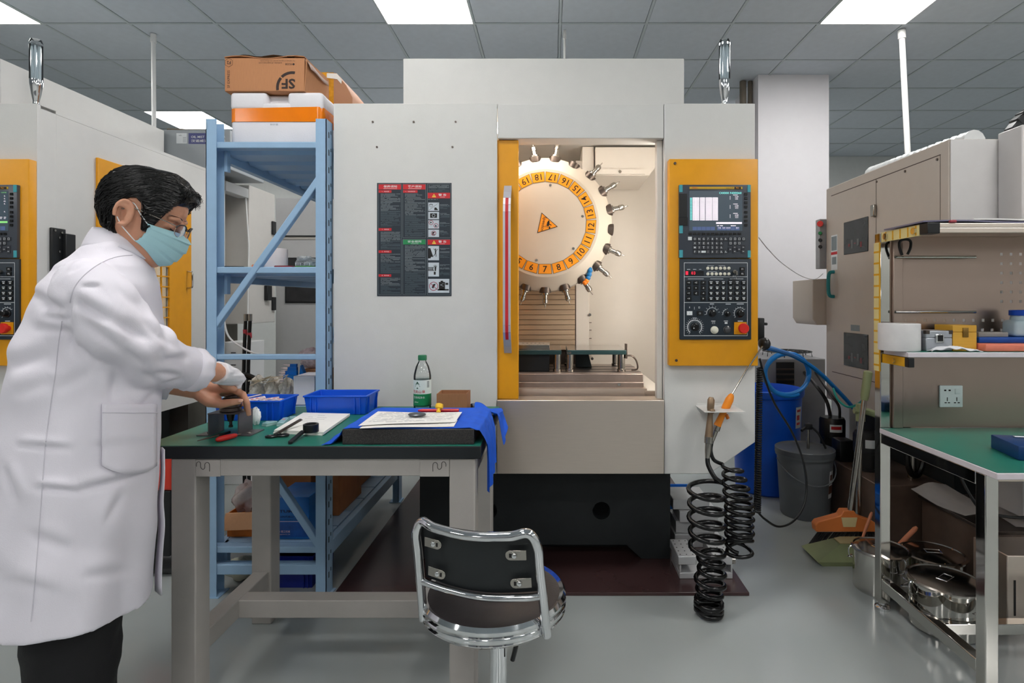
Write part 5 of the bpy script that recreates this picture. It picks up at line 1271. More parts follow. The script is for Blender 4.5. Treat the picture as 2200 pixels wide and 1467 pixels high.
MB().box(RX-.0018, RX-.001, yl0+.012, yl1-.012, rz(1792, 568), rz(1792, 552)).box(RX-.0018, RX-.001, yl0+.006, yl1-.006, rz(1792, 538), rz(1792, 508)).build('label_symbol', M_PRINTG, q)
hz0, hz1, hy = rz(1792, 637), rz(1792, 584), ry(1792)
MB().tube(smooth_path([(RX, hy, hz1), (RX-.03, hy, hz1-.01), (RX-.036, hy, (hz0+hz1)/2), (RX-.03, hy, hz0+.01), (RX, hy, hz0)], 5), .011, 10).build('handle', mat('handle_teal', (30, 128, 134), .35), rm)
rbox_(1828, 1847, rz(1838, 711), rz(1838, 698), 0, .001, 'rating_label', M_PRINTG)
# switch box on the far corner and electric box
sbx = MB().box(RX-.04, RX+.03, RY1+.002, RY1+.06, Zc(577, 3.62), Zc(470, 3.62)).build('switch_box', mat('box_grey', (150, 150, 152), .5), rm, bevel=.004)
for i, (py, m_) in enumerate(((481, M_ESTOP), (501, mat('btn_green', (30, 130, 70), .4)), (516, M_BLACKP), (530, M_BLACKP))):
    c0 = Vector((RX-.034, RY1+.006, Zc(py, 3.62))); MB().lathe([(.016 if i == 0 else .012, 0), (.02 if i == 0 else .012, .012), (.018 if i == 0 else .010, .022)], c0, (-.5, -.86, 0), n=16).build('switch', m_, sbx)
MB().prism([(RX-.085, RY1+.002, Zc(685, 3.62)), (RX-.06, RY1+.002, Zc(698, 3.62)), (RX+.1, RY1+.002, Zc(698, 3.62)), (RX+.1, RY1+.002, Zc(597, 3.62)), (RX-.085, RY1+.002, Zc(600, 3.62))], (0, .3, 0)).build('junction_box', M_BEIGE, rm, bevel=.004)
# ribbed exhaust hose and cable chain on top
q = MB(); pts = [Vector((lerp(1.98, 2.05, t), lerp(3.5, 2.75, t), RZ1+.058)) for t in [i/44 for i in range(45)]]
MB().tube(pts, [.056+.004*math.sin(i*2.2) for i in range(45)], 14).build('exhaust_hose', mat('hose_silver', (214, 216, 216), .3, .3), rm)
cc = Vector((2.49, 2.9, RZ1)); chn = MB()
for i in range(9):
    a = math.pi-i*.22; p = cc+Vector((.16*math.cos(a), 0, .02+.24*math.sin(a*1.0))); rot = Matrix.Rotation(-(a-math.pi/2), 3, 'Y')
    MB().obox(p, (.05, .06, .05), rot).build('chain_link', M_BLACKP, rm, bevel=.006)
MB().box(2.36, 2.75, 2.8, 3.0, RZ1, RZ1+.03).build('top_box', M_BEIGEL, rm, bevel=.004)
# coolant tank with pumps
M_TANK = mat('tank_steel', (128, 108, 96), .42, .6, var=.2, scale=7)
tk_ = thing('coolant_tank', 'low dark steel coolant tank with black pumps under the beige machine', 'tank', (1.9, 3.1, 0))
MB().box(1.6, 1.94, 2.78, 3.55, 0, .30).build('tank_body', M_TANK, tk_, bevel=.003)
MB().box(1.79, 2.9, 2.32, 2.745, .0, .255).build('tank_body', M_TANK, tk_, bevel=.003)
MB().box(1.77, 2.9, 2.30, 2.745, .2555, .27).build('rim', M_DARKSTEEL, tk_, bevel=.002)
def pump(c, r, h, nm, lab):
    p = MB().lathe([(r*1.05, 0), (r*1.05, .012), (r*.92, .014), (r*.92, h*.45), (r, h*.46), (r, h*.93), (r*.9, h)], c, n=26).build(nm, M_BLACKP, tk_)
    a0 = -2.2
    q = MB(); zz = h*.62
    vs = [Vector(c)+Vector((r*1.012*math.cos(a0+i*.1), r*1.012*math.sin(a0+i*.1), z_)) for z_ in (zz, zz+h*.22) for i in range(11)]
    q.add(vs, [(i, i+1, 12+i, 11+i) for i in range(10)]); q.build('pump_label', M_PRINTW, p, recalc=False)
    if lab:
        q = MB(); vs = [Vector(c)+Vector((r*1.018*math.cos(a0+.1+i*.1), r*1.018*math.sin(a0+.1+i*.1), z_)) for z_ in (zz+h*.08, zz+h*.17) for i in range(9)]
        q.add(vs, [(i, i+1, 10+i, 9+i) for i in range(8)]); q.build('pump_brand', M_RED, p, recalc=False)
pump((1.69, 3.42, .3005), .072, .205, 'pump_motor', True); pump((1.70, 3.06, .3005), .068, .20, 'pump_motor', False)
MB().rbox(1.615, 1.70, 3.18, 3.28, .3005, .42, .008).build('relay_box', M_BLACKP, tk_)
MB().tube([Vector((1.84, 2.87, .43))+Vector((math.cos(t)*.055, .02*math.cos(t), math.sin(t)*.11)) for t in [i*2*math.pi/28 for i in range(28)]], .014, 8, closed=True).build('hose_loop', M_RUBBER, tk_)
MB().cyl((1.84, 2.9, .3005), (1.84, 2.9, .44), .02).build('hose_stub', M_TOOL, tk_)
tag(MB().box(1.97, 2.24, 3.76, 4.0, 0, .645).build('white_cabinet', M_FRAME, bevel=.004), 'plain white floor cabinet behind the pumps under the beige machine', 'cabinet')
for i, (x_, y_, r_) in enumerate(((1.86, 2.62, .3), (2.05, 2.45, -.2))):
    q = MB().sheet(lambda u, v: Vector((x_, y_, .271))+Matrix.Rotation(r_, 3, 'Z') @ Vector((.22*(u-.5), .26*(v-.5), .07*max(0, v-.45)**1.2+.02*math.sin(u*3)**2*(v)+.002)), 8, 8, .002)
    tag(q.build('paper_towel', mat('towel_grey', (170, 164, 160), .8)), ('bent grey white towel sheet on the tank nearer the pots', 'grey white towel sheet lying on the tank behind the bench leg')[i], 'towel')

# -- stainless bench
rb = thing('steel_bench', 'stainless steel bench with green top, back panel and overhead hood', 'bench', (1.98, 1.92, 0))
LX0, LX1 = 1.275, 1.315; TX1 = 2.75; RZT = .712
MB().box(1.27, TX1, 1.619, 2.2, RZT-.02, RZT-.0015).build('tabletop', mat('white_edge', (214, 206, 212), .4), rb, bevel=.002)
MB().box(1.273, TX1-.003, 1.622, 2.197, RZT-.0015, RZT).build('table_mat', M_GREEN, rb)
for (x0, x1) in ((LX0, LX1), (TX1-.06, TX1-.02)):
    for (y0, y1, zt_) in ((1.669, 1.709, RZT-.021), (2.202, 2.242, 1.467)):
        MB().box(x0, x1, y0, y1, .028, zt_).build('leg', M_POLISH, rb, bevel=.003)
        c0 = ((x0+x1)/2, (y0+y1)/2, 0); MB().lathe([(.028, 0), (.028, .01), (.02, .016), (.012, .018), (.012, .03)], c0, n=22).build('foot', M_CHROME, rb)
    MB().box(x0+.002, x1-.002, 1.71, 2.201, .085, .125).build('lower_rail', M_POLISH, rb, bevel=.003)
    MB().box(x0+.002, x1-.002, 1.71, 2.201, RZT-.062, RZT-.021).build('upper_rail', M_POLISH, rb, bevel=.003)
MB().box(LX1, TX1-.06, 1.672, 1.70, RZT-.042, RZT-.021).build('front_rail', M_STEEL, rb, bevel=.002)
MB().box(LX1, TX1-.06, 1.895, 1.935, .087, .123).build('cross_rail', M_POLISH, rb, bevel=.002)
# back panel with real square holes
px_h = []
for j in range(6):
    for i in range(3): px_h.append((2152+i*20.5, 546+j*20.3))
for i in range(13): px_h.append((1946+i*20.8, 688))
for i in range(6): px_h.append((2090+i*20.8, 709))
YBK = 2.206
holes = []
for (a, b) in px_h:
    x_, z_ = X(a, YBK), Zc(b, YBK); s_ = .0056; holes.append([(x_-s_, YBK, z_-s_), (x_+s_, YBK, z_-s_), (x_+s_, YBK, z_+s_), (x_-s_, YBK, z_+s_)])
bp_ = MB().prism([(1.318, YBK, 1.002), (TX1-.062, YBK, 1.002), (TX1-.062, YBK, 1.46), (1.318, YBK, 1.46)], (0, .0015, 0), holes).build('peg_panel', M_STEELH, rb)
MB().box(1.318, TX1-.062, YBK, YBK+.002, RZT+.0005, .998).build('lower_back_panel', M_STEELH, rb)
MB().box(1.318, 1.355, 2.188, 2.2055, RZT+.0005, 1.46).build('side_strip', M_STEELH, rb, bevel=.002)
for py in (552, 670):
    z_ = Zc(py, 2.18); MB().cyl((X(1924, 2.18), 2.18, z_), (X(2096, 2.18), 2.18, z_), .0052, n=10).build('hang_rod', M_POLISH, rb)
    for px in (1932, 2086): MB().cyl((X(px, 2.18), 2.18, z_), (X(px, 2.18), 2.206, z_), .004, n=8).build('rod_stub', M_POLISH, rb)
# shelf and hood
MB().box(1.278, TX1, 2.036, 2.186, Zc(768, 2.036), Zc(756, 2.036)-.0015).build('upper_shelf', mat('white_edge', (214, 206, 212), .4), rb, bevel=.002)
MB().box(1.281, TX1-.003, 2.039, 2.184, Zc(756, 2.036)-.0015, Zc(756, 2.036)).build('shelf_mat', M_GREEN, rb)
ZSH = Zc(756, 2.036)
MB().box(1.285, TX1, 1.93, 2.2, 1.452, 1.4675).box(1.285, TX1, 1.93, 1.934, 1.434, 1.452).build('hood', M_STEEL, rb, bevel=.002)
M_GUARD = mat('yellow_guard', (226, 166, 24), .45, var=.03)
for zz0, zz1 in ((1.43, 1.468),):
    MB().box(1.279, 1.2845, 1.975, 2.24, zz0, zz1).build('arm_guard', mat('pale_guard', (232, 214, 150), .5), rb)
    for k in range(5):
        yy = 1.99+k*.045; MB().box(1.2775, 1.279, yy, yy+.006, zz0+.002, zz1-.002).build('guard_stripe', M_GUARD, rb)
    for yy in (2.0, 2.17): MB().cyl((1.279, yy, 1.449), (1.271, yy, 1.449), .012, n=14).build('guard_bolt', M_CHROME, rb)
    MB().box(1.278, 1.32, 1.928, 1.974, 1.432, 1.469).build('arm_cap', M_BLACKP, rb, bevel=.002)
gq = MB().box(1.2715, 1.2745, 2.205, 2.24, .93, 1.43).build('post_guard', mat('pale_guard', (232, 214, 150), .5), rb)
for k in range(11): MB().box(1.2705, 1.2715, 2.205, 2.24, .95+k*.044, .957+k*.044).build('guard_stripe', M_GUARD, rb)
MB().box(1.271, 1.2745, 2.2, 2.205, .93, 1.43).build('post_guard', M_GUARD, rb)
MB().box(1.28, 1.30, 2.06, 2.2, ZSH-.056, ZSH-.022).build('shelf_bracket', M_GUARD, rb, bevel=.002)
MB().box(1.279, 1.301, 2.035, 2.058, ZSH-.056, ZSH-.022).build('bracket_cap', M_BLACKP, rb, bevel=.002)
MB().cyl((1.279, 2.12, ZSH-.04), (1.272, 2.12, ZSH-.04), .009, n=12).build('bracket_bolt', M_CHROME, rb)
# double switched socket
sk = MB(); prbox(sk, 2020, 2069, 828, 875, 2.197, .009, .003); so = sk.build('wall_socket', mat('socket_white', (218, 226, 226), .35), rb)
q = MB()
for (a, b, w_, h_) in ((2031, 838.5, 2.2, 1.6), (2040.5, 838.5, 2.2, 1.6), (2035.5, 857.5, .8, 4), (2056, 857.5, .8, 4), (2032, 865, 2.2, 1), (2039, 865, 2.2, 1), (2052, 865, 2.2, 1), (2060, 865, 2.2, 1)):
    q.box(X(a-w_, 2.196), X(a+w_, 2.196), 2.1962, 2.197, Zc(b+h_, 2.196), Zc(b-h_, 2.196))
o = q.build('socket_slots', M_PRINTK, so); o['kind'] = 'stuff'
q = MB(); prbox(q, 2052.5, 2062.5, 835.5, 846.5, 2.1945, .004, .001); q.build('switch', mat('socket_white', (218, 226, 226), .35), so)
# clamp hook under hood
q = MB().tube(smooth_path([P(1938, 548, 2.16), P(1932, 530, 2.16), P(1934, 518, 2.16), P(1946, 514, 2.16), P(1956, 518, 2.16), P(1956, 532, 2.16), P(1950, 546, 2.16)], 4), .005, 8)
tag(q.build('spring_clamp', M_BLACKP), 'black spring clamp hanging on the upper rod under the hood', 'clamp')
# papers on the hood
for i, (x0, x1, y0, y1, h_, m_, lab) in enumerate(((1.27, 1.62, 1.94, 2.17, .0, mat('folder_grey', (120, 116, 140), .4), 'grey plastic folder lying on top of the hood'), (1.45, 1.86, 1.95, 2.16, .0065, M_PAPER, 'stack of white papers lying on the grey folder on the hood'))):
    q = MB().sheet(lambda u, v: (lerp(x0, x1, u), lerp(y0, y1, v), 1.472+h_+.005+(.003*math.sin(u*5+i))), 10, 4, .005); tag(q.build(('plastic_folder', 'paper_stack')[i], m_), lab, ('folder', 'paper')[i])
tag(MB().rbox(1.355, 1.375, 1.925, 1.94, 1.4685, 1.478, .003).build('red_clip', mat('clip_red', (170, 70, 80), .4)), 'small dull red clip at the edge of the hood', 'clip')

# -- things on its shelf
yS = 2.10
def shelf_x(px): return X(px, yS)
tr_ = Vector((shelf_x(1934)+.003, 2.112, ZSH)); tag(MB().lathe([(.015, .0), (.067, 0), (.069, .003), (.069, .098), (.067, .1), (.02, .1), (.02, .06)], tr_, n=36, cap=False).build('paper_roll', mat('roll_white', (232, 228, 228), .85, bump=.15, bscale=70)), 'fat white paper roll standing on the steel bench shelf', 'roll')
M_ALU = mat('aluminium_case', (186, 190, 198), .35, .6, var=.05)
ac = thing('aluminium_case', 'small silver case with black corners and latch on the bench shelf', 'case', (shelf_x(2010), 2.12, ZSH))
ax0, ax1 = shelf_x(1980), shelf_x(2036)
MB().box(ax0, ax1, 2.075, 2.175, ZSH, ZSH+.048).build('body', M_ALU, ac, bevel=.003); MB().box(ax0, ax1, 2.075, 2.175, ZSH+.0485, ZSH+.074).build('lid', M_ALU, ac, bevel=.003)
for x_ in (ax0, ax1-.012): MB().box(x_-.001, x_+.013, 2.0735, 2.09, ZSH+.062, ZSH+.0755).build('corner_guard', M_DARKSTEEL, ac, bevel=.001)
MB().box((ax0+ax1)/2-.015, (ax0+ax1)/2+.015, 2.070, 2.0745, ZSH+.03, ZSH+.062).build('latch', M_CHROME, ac, bevel=.002); MB().box((ax0+ax1)/2-.008, (ax0+ax1)/2+.010, 2.0685, 2.0705, ZSH+.036, ZSH+.058).build('latch_plate', M_BLACKP, ac)
M_WOOD = mat('yellow_wood', (222, 168, 62), .5, var=.06, scale=10, stretch=(1, 1, 12))
wx0, wx1 = shelf_x(2038)+.001, shelf_x(2090)
wd_ = thing('wooden_case', 'yellow wooden case with a brass latch on the bench shelf', 'case', ((wx0+wx1)/2, 2.13, ZSH))
MB().box(wx0, wx1, 2.08, 2.18, ZSH, ZSH+.068).build('body', M_WOOD, wd_, bevel=.002); MB().box(wx0, wx1, 2.08, 2.18, ZSH+.0685, ZSH+.094).build('lid', M_WOOD, wd_, bevel=.002)
MB().rbox((wx0+wx1)/2-.009, (wx0+wx1)/2+.012, 2.076, 2.0795, ZSH+.05, ZSH+.085, .0015).build('latch', mat('brass', (150, 116, 60), .35, .9), wd_)
cl = MB().sheet(lambda u, v: (lerp(shelf_x(1978), shelf_x(2085), u)+.006*math.sin(v*8), lerp(2.04, 2.07, v), ZSH+.004+.019*math.sin(math.pi*min(1, u*1.1))*(.5+.5*math.sin(v*2.6+.4))*(1-.5*u)+.003*math.sin(u*23+v*5)), 30, 8, .003)
tag(cl.build('white_cloth', mat('cloth_white', (226, 226, 230), .85), ang=70), 'crumpled white cloth in front of the silver case', 'cloth')
tray0 = shelf_x(2078)+.025
pt_ = thing('pink_tray', 'flat salmon pink tray at the end of the bench shelf', 'tray', (tray0+.2, 2.1, ZSH)); MB().rbox(tray0, tray0+.4, 2.042, 2.17, ZSH, ZSH+.028, .006).build('tray', mat('salmon', (226, 128, 104), .5), pt_)
tag(MB().rbox(tray0+.005, tray0+.38, 2.08, 2.17, ZSH+.0285, ZSH+.05, .004).build('blue_box', mat('flat_blue', (20, 74, 160), .4)), 'flat blue plastic box lying on the salmon pink tray', 'box')
tag(MB().rbox(tray0+.01, tray0+.12, 2.09, 2.15, ZSH+.0505, ZSH+.068, .003).build('clear_box', mat('clear_grey', (170, 164, 160), .2, alpha=.7)), 'flat clear plastic box on the flat blue box', 'box')
jb = Vector((X(2192, 2.12), 2.125, ZSH+.0505)); jr = thing('plastic_jar', 'translucent square jar with a blue lid on the flat blue box', 'jar', tuple(jb))
MB().rbox(jb.x-.042, jb.x+.05, jb.y-.036, jb.y+.036, jb.z, jb.z+.062, .014, 3).lathe([(.034, .06), (.031, .078)], jb+Vector((.006, 0, 0)), n=22).build('body', mat('jar_plastic', (186, 204, 212), .3, var=.05), jr)
MB().lathe([(.036, .0785), (.036, .097), (.033, .099)], jb+Vector((.006, 0, 0)), n=26).build('lid', mat('lid_blue', (16, 76, 190), .4), jr)
# -- blue case on the bench top
bc = thing('tool_case', 'dark blue tool case with rulers on top, on the green steel bench', 'case', (X(2210, 1.86), 1.86, RZT))
c0 = (X(2128, 1.9), 1.9); rot = Matrix.Rotation(-.22, 3, 'Z')
MB().rbox(c0[0], c0[0]+.36, 1.74, 1.9, RZT, RZT+.045, .004, 2, rot, (c0[0], 1.9, RZT)).build('case_body', mat('case_navy', (18, 58, 108), .4), bc)
for k in range(3): MB().rbox(c0[0]+.05+.02*k, c0[0]+.36, 1.86-.022*k, 1.872-.022*k, RZT+.0455, RZT+.0495, .001, 1, rot, (c0[0], 1.9, RZT)).build('ruler', M_ALU, bc)

# -- pots under it
def pot(x_, y_, r_, h_, label, rz_):
    t = thing('lidded_pot', label, 'pot', (x_, y_, 0)); c0 = Vector((x_, y_, 0))
    MB().lathe([(r_*.93, 0), (r_*.98, .006), (r_*.98, h_-.006), (r_*1.04, h_-.003), (r_*1.04, h_)], c0, n=40).build('body', M_POLISH, t)
    MB().lathe([(r_*1.06, h_+.0005), (r_*1.06, h_+.006), (r_*.98, h_+.009), (r_*.94, h_+.006), (r_*.5, h_+.012), (0, h_+.014)], c0, n=40, cap=False).build('lid', mat('pot_lid_steel', (170, 164, 158), .14, 1.0, var=.03), t)
    a = rz_; d = Vector((math.cos(a), math.sin(a), 0)); s_ = Vector((-d.y, d.x, 0)); b0 = c0+Vector((0, 0, h_+.012))
    MB().tube([b0+d*.03+s_*.016, b0+d*.03-s_*.016, b0-d*.03-s_*.016, b0-d*.03+s_*.016], .003, 6, closed=True).build('lid_handle', M_CHROME, t)
    for k in range(3):
        a2 = rz_+.5+k*2.1; e = c0+Vector((math.cos(a2), math.sin(a2), 0))*(r_*1.03); tn = Vector((-math.sin(a2), math.cos(a2), 0)); ou = Vector((math.cos(a2), math.sin(a2), 0))
        MB().tube(smooth_path([e+Vector((0, 0, h_+.008))-ou*.01, e+ou*.012+Vector((0, 0, h_-.004)), e+ou*.010+Vector((0, 0, h_-.035)), e+Vector((0, 0, h_-.045))], 3), .0025, 6).build('clip', M_CHROME, t)
    for s2 in (0, math.pi):
        a2 = -math.pi/2+.5+s2; ou = Vector((math.cos(a2), math.sin(a2), 0)); tn = Vector((-ou.y, ou.x, 0)); e = c0+ou*(r_*.98)+Vector((0, 0, h_*.62))
        MB().tube(smooth_path([e+tn*.025, e+tn*.027+ou*.025-Vector((0, 0, .01)), e-tn*.027+ou*.025-Vector((0, 0, .01)), e-tn*.025], 4), .003, 6).build('side_handle', M_CHROME, t)
pot(1.375, 2.375, .105, .165, 'steel pot with clipped lid directly behind the bench leg', .3)
pot(1.455, 2.10, .12, .168, 'steel pot with clipped lid under the bench, in front of the wide pot', .6)
pot(1.625, 2.42, .118, .125, 'low wide steel pot with lid standing beside the tank', -.2)
for i, (a, b, lab) in enumerate((((1873, 1100), (1855, 1150), 'wooden handled brush leaning over the pot behind the bench leg'), ((1970, 1132), (1930, 1172), 'wooden paddle handle leaning between the pots'))):
    dy_ = .03*i; pa, pb_ = P(a[0], a[1], 2.55+dy_), P(b[0], b[1], 2.525+dy_)
    q = MB().tube([pa, lerp(pa, pb_, .1), lerp(pa, pb_, .6), pb_, pb_+(pb_-pa)*.35, Vector((pb_.x+(pb_.x-pa.x)*.4, 2.515+dy_, .01))], [.006, .0105, .0105, .009, .007, .006], 10, flat=.6)
    tag(q.build('wooden_paddle', mat('handle_wood', (186, 116, 84), .55, var=.08), ang=60), lab, 'paddle')
sbx_ = thing('steel_box', 'tall slotted stainless box under the right end of the steel bench', 'box', (1.93, 2.16, 0))
MB().box(X(2155, 2.1), X(2155, 2.1)+.22, 2.08, 2.25, 0, .27).build('body', M_STEEL, sbx_, bevel=.004); MB().box(X(2178, 2.08), X(2182, 2.08), 2.0785, 2.08, .05, .18).build('slot', M_PRINTK, sbx_)

# -- bins, bucket, broom
bn = Vector((1.385, 3.66, 0)); bin_ = thing('waste_bin', 'tall round bright blue plastic bin beside the machine', 'bin', tuple(bn))
MB().lathe([(.18, 0), (.19, .01), (.212, .6), (.222, .605), (.226, .62), (.226, .645), (.214, .65), (.206, .62), (.18, .02), (0, .018)], bn, n=44, cap=False).lathe([(0, 0), (.18, 0)], bn, n=44, cap=False).build('tub', mat('bin_blue', (16, 92, 214), .38, var=.03), bin_)
q = MB(); a0 = -1.05; zz = .40
def wrap(mb, c, r0, r1, z0, z1, a0, a1, n=8):
    vs = [Vector(c)+Vector((lerp(r0, r1, k)*math.cos(lerp(a0, a1, i/n)), lerp(r0, r1, k)*math.sin(lerp(a0, a1, i/n)), lerp(z0, z1, k))) for k in (0, 1) for i in range(n+1)]
    mb.add(vs, [(i, i+1, n+2+i, n+1+i) for i in range(n)])
wrap(q, bn, .2075, .212, .42, .55, -1.0, -.68); q.build('label', M_PRINTW, bin_, recalc=False)
q = MB(); wrap(q, bn, .2085, .209, .44, .455, -.95, -.75); wrap(q, bn, .21, .2105, .47, .5, -.95, -.8); wrap(q, bn, .212, .2125, .52, .535, -.95, -.74); o = q.build('label_print', M_RED, bin_, recalc=False); o['kind'] = 'stuff'
bk = Vector((1.435, 3.22, 0)); bu = thing('oil_bucket', 'grey lidded plastic bucket with a hand pump on top', 'bucket', tuple(bk))
M_GREYP = mat('bucket_grey', (98, 102, 106), .45, var=.03)
MB().lathe([(.125, 0), (.13, .008), (.148, .33), (.156, .332), (.156, .35), (.149, .352)], bk, n=40).build('body', M_GREYP, bu)
MB().lathe([(.159, .345), (.159, .372), (.153, .376), (.146, .368), (0, .368)], bk, n=40, cap=False).build('lid', mat('bucket_lid', (84, 88, 92), .4), bu)
MB().tube([bk+Vector((.157*math.cos(a), .157*math.sin(a)-.012*math.sin(-a), .315-.11*math.sin(-a))) for a in [-math.pi+i*math.pi/16 for i in range(17)]], .0035, 6).build('bail', M_GREYP, bu)
q = MB(); wrap(q, bk, .1365, .1445, .12, .27, -.95, -.5); q.build('label', M_PRINTW, bu, recalc=False)
q = MB(); wrap(q, bk, .1385, .141, .145, .19, -.95, -.5); wrap(q, bk, .1435, .1445, .22, .25, -.9, -.7); o = q.build('label_print', mat('label_brown', (90, 54, 40), .5), bu, recalc=False); o['kind'] = 'stuff'
pm = bk+Vector((.02, .0, .376))
MB().cyl(pm-Vector((0, 0, .01)), pm+Vector((0, 0, .10)), .008, n=12).build('pump_rod', M_TOOL, bu)
MB().rbox(pm.x-.02, pm.x+.02, pm.y-.018, pm.y+.018, pm.z+.10, pm.z+.135, .008).tube([pm+Vector((-.01, 0, .115)), pm+Vector((-.05, -.03, .10))], .008, 8).tube(smooth_path([pm+Vector((.01, 0, .12)), pm+Vector((.05, -.02, .08)), pm+Vector((.085, -.03, .0))], 4), .006, 8).build('pump_head', M_BLACKP, bu)
# chiller behind
ch = thing('cooling_unit', 'grey cooling unit with a wire fan guard behind the blue bin', 'cooler', (1.72, 4.2, 0))
MB().box(1.47, 1.92, 3.98, 4.5, 0, .80).build('housing', mat('chiller_grey', (134, 134, 136), .45, .2, var=.04), ch, bevel=.005)
MB().box(X(1668, 3.975), X(1706, 3.975), 3.972, 3.98, .45, Zc(778, 3.975)).build('vent_panel', M_BLACK, ch)
for i in range(8): z_ = .47+i*.036; MB().box(X(1668, 3.97), X(1706, 3.97), 3.966, 3.972, z_, z_+.012).build('vent_slat', M_DARKSTEEL, ch)
for i in range(5): MB().tube([Vector((1.74+math.cos(t)*(.05+.03*i), 4.2+math.sin(t)*(.05+.03*i), .835)) for t in [k*2*math.pi/28 for k in range(28)]], .0035, 5, closed=True).build('guard_ring', M_BLACK, ch)
for i in range(4):
    a = i*math.pi/4+.3; d = Vector((math.cos(a), math.sin(a), 0)); MB().tube([Vector((1.74, 4.2, .80))-d*.17+Vector((0, 0, 0)), Vector((1.74, 4.2, .835))-d*.165, Vector((1.74, 4.2, .835))+d*.165, Vector((1.74, 4.2, .80))+d*.17], .0035, 5).build('guard_rod', M_BLACK, ch)
# broom and dustpan
dp = thing('dustpan', 'olive green long handled dustpan on the floor beside the pots', 'dustpan', (1.36, 2.63, 0))
M_OLIVE = mat('olive_plastic', (138, 146, 106), .5, var=.05); M_TANP = mat('tan_plastic', (196, 178, 130), .5)
dx0, dx1, dy0, dy1 = 1.25, 1.50, 2.575, 2.74
def dring(z, i, s_): return [Vector((dx0-s_+i, dy0+i, z)), Vector((dx1-i, dy0+i, z)), Vector((dx1-i, dy1-i, z)), Vector((dx0-s_+i, dy1-i, z))]
MB().loft([dring(0, 0, .02), dring(.02, -.004, .04), dring(.085, .035, -.04), dring(.085, .04, -.045), dring(.012, .01, .0)]).build('pan', M_OLIVE, dp, ang=40)
MB().rbox(dx0+.075, dx1-.036, dy0+.035, dy1-.05, .0855, .092, .003).build('comb_plate', M_TANP, dp)
hb, ht_ = Vector((1.47, 2.725, .06)), Vector((1.463, 2.69, .685))
MB().cyl(hb, ht_, .0125, n=12).build('handle_tube', M_TOOL, dp)
MB().tube([ht_-Vector((0, 0, .05)), ht_+Vector((0, 0, .03))], .021, 12).tube([ht_+Vector((-.03, 0, .0)), ht_+Vector((.03, -.005, -.004)), ht_+Vector((.13, -.03, -.04))], .016, 10).build('grip', M_OLIVE, dp)
br_ = thing('broom', 'broom with orange plastic head and steel handle standing on the dustpan', 'broom', (1.35, 2.6, .09))
h0 = P(1824, 1118, 2.60); h1 = P(1858, 850, 2.64); h2 = P(1865, 800, 2.65)
MB().tube([h0, h1], .0125, 12).build('handle_tube', M_TOOL, br_); MB().tube([h1-(h2-h1)*.2, h1, h2, h2+(h2-h1)*.06], [.015, .019, .020, .015], 12).build('grip', M_OLIVE, br_)
bx_ = [P(a, b, 2.585) for a, b in ((1752, 1128), (1758, 1121), (1806, 1108), (1812, 1098), (1836, 1098), (1842, 1108), (1880, 1122), (1886, 1135), (1882, 1143), (1754, 1143))]
MB().prism(bx_, (0, .045, 0)).build('head', mat('broom_orange', (198, 110, 52), .5, var=.04), br_, bevel=.004)
MB().prism([P(a, b, 2.582) for a, b in ((1808, 1112), (1842, 1112), (1838, 1132), (1812, 1132))], (0, .003, 0)).build('badge', M_TANP, br_)
bs = MB(); rb_ = random.Random(4)
for i in range(260):
    u = rb_.random(); a = P(lerp(1756, 1880, u), 1143, 2.585+rb_.random()*.045); b = P(lerp(1737, 1884, u), lerp(1168, 1152, min(1, u*2.2)), 2.575+rb_.random()*.07); b.z = max(b.z, .098 if b.x > 1.24 else .004); bs.cyl(a, b, .0016, .001, n=4, cap=False)
o = bs.build('bristles', mat('bristle_black', (34, 32, 32), .6), br_); o['kind'] = 'stuff'
# clear hose and blue air hose
M_BLUEH = mat('hose_blue', (20, 120, 200), .3, var=.03)
yh = 3.18
lp = [P(1642, 745, 2.46), P(1668, 752, 2.7), P(1712, 768, 3.0), P(1760, 800, 3.12), P(1812, 852, 3.2), P(1840, 885, 3.24), P(1846, 897, 3.24)]
hs_ = thing('air_hose', 'bright blue air hose looping from the control panel over the bin', 'hose', (1.45, 3.1, .55))
MB().tube(smooth_path(lp, 8), .0115, 9).build('run', M_BLUEH, hs_)
loop = []
for i in range(64):
    t = i/63; a = -2.3+t*(4*math.pi+1.2); rx, rz_ = 47+3*math.sin(t*9), 46
    loop.append(P(1688+rx*math.cos(a)+6*t, 802-rz_*math.sin(a)*.98+4*t, yh+.07*math.sin(a*.5)))
MB().tube(loop, .0115, 9).build('coil', M_BLUEH, hs_)
MB().tube([lp[-1]+Vector((0, 0, .02)), lp[-1]-Vector((-.004, 0, .05))], .017, 10).build('fitting', M_BLACKP, hs_)
th_ = thing('teal_tube', 'thin teal air tube hanging under the beige cabinet', 'hose', (1.75, 3.3, .5))
MB().tube(smooth_path([P(1790, 834, 3.15), P(1800, 858, 3.10), P(1822, 874, 3.06), P(1846, 866, 3.09), P(1859.5, 850, 3.164)], 6), .006, 7).build('tube', mat('tube_teal', (30, 150, 140), .35), th_)
for i, (pts, r_, lab) in enumerate((([(1728, 800, 3.982), (1755, 830, 3.60), (1776, 862, 3.52), (1784, 894.6, 3.46)], .011, 'black cable running from the cooling unit to the pump'), ([(1752, 800, 3.982), (1783, 845, 3.50), (1802, 872, 3.41), (1804, 898.6, 3.40)], .008, 'thin black cable beside the pump motor'))):
    tag(MB().tube(smooth_path([P(*p) for p in pts], 6), r_, 7).build('power_cable', M_RUBBER), lab, 'cable')
tag(MB().tube(smooth_path([P(1630, 510, 2.5), P(1650, 535, 2.8), P(1680, 565, 3.1), P(1720, 592, 3.4), P(1750, 600, 3.55), P(1768, 588, 3.6)], 8), .0022, 6).build('clear_tube', mat('tube_clear', (214, 214, 216), .3)), 'thin clear tube sagging in front of the white column', 'tube')

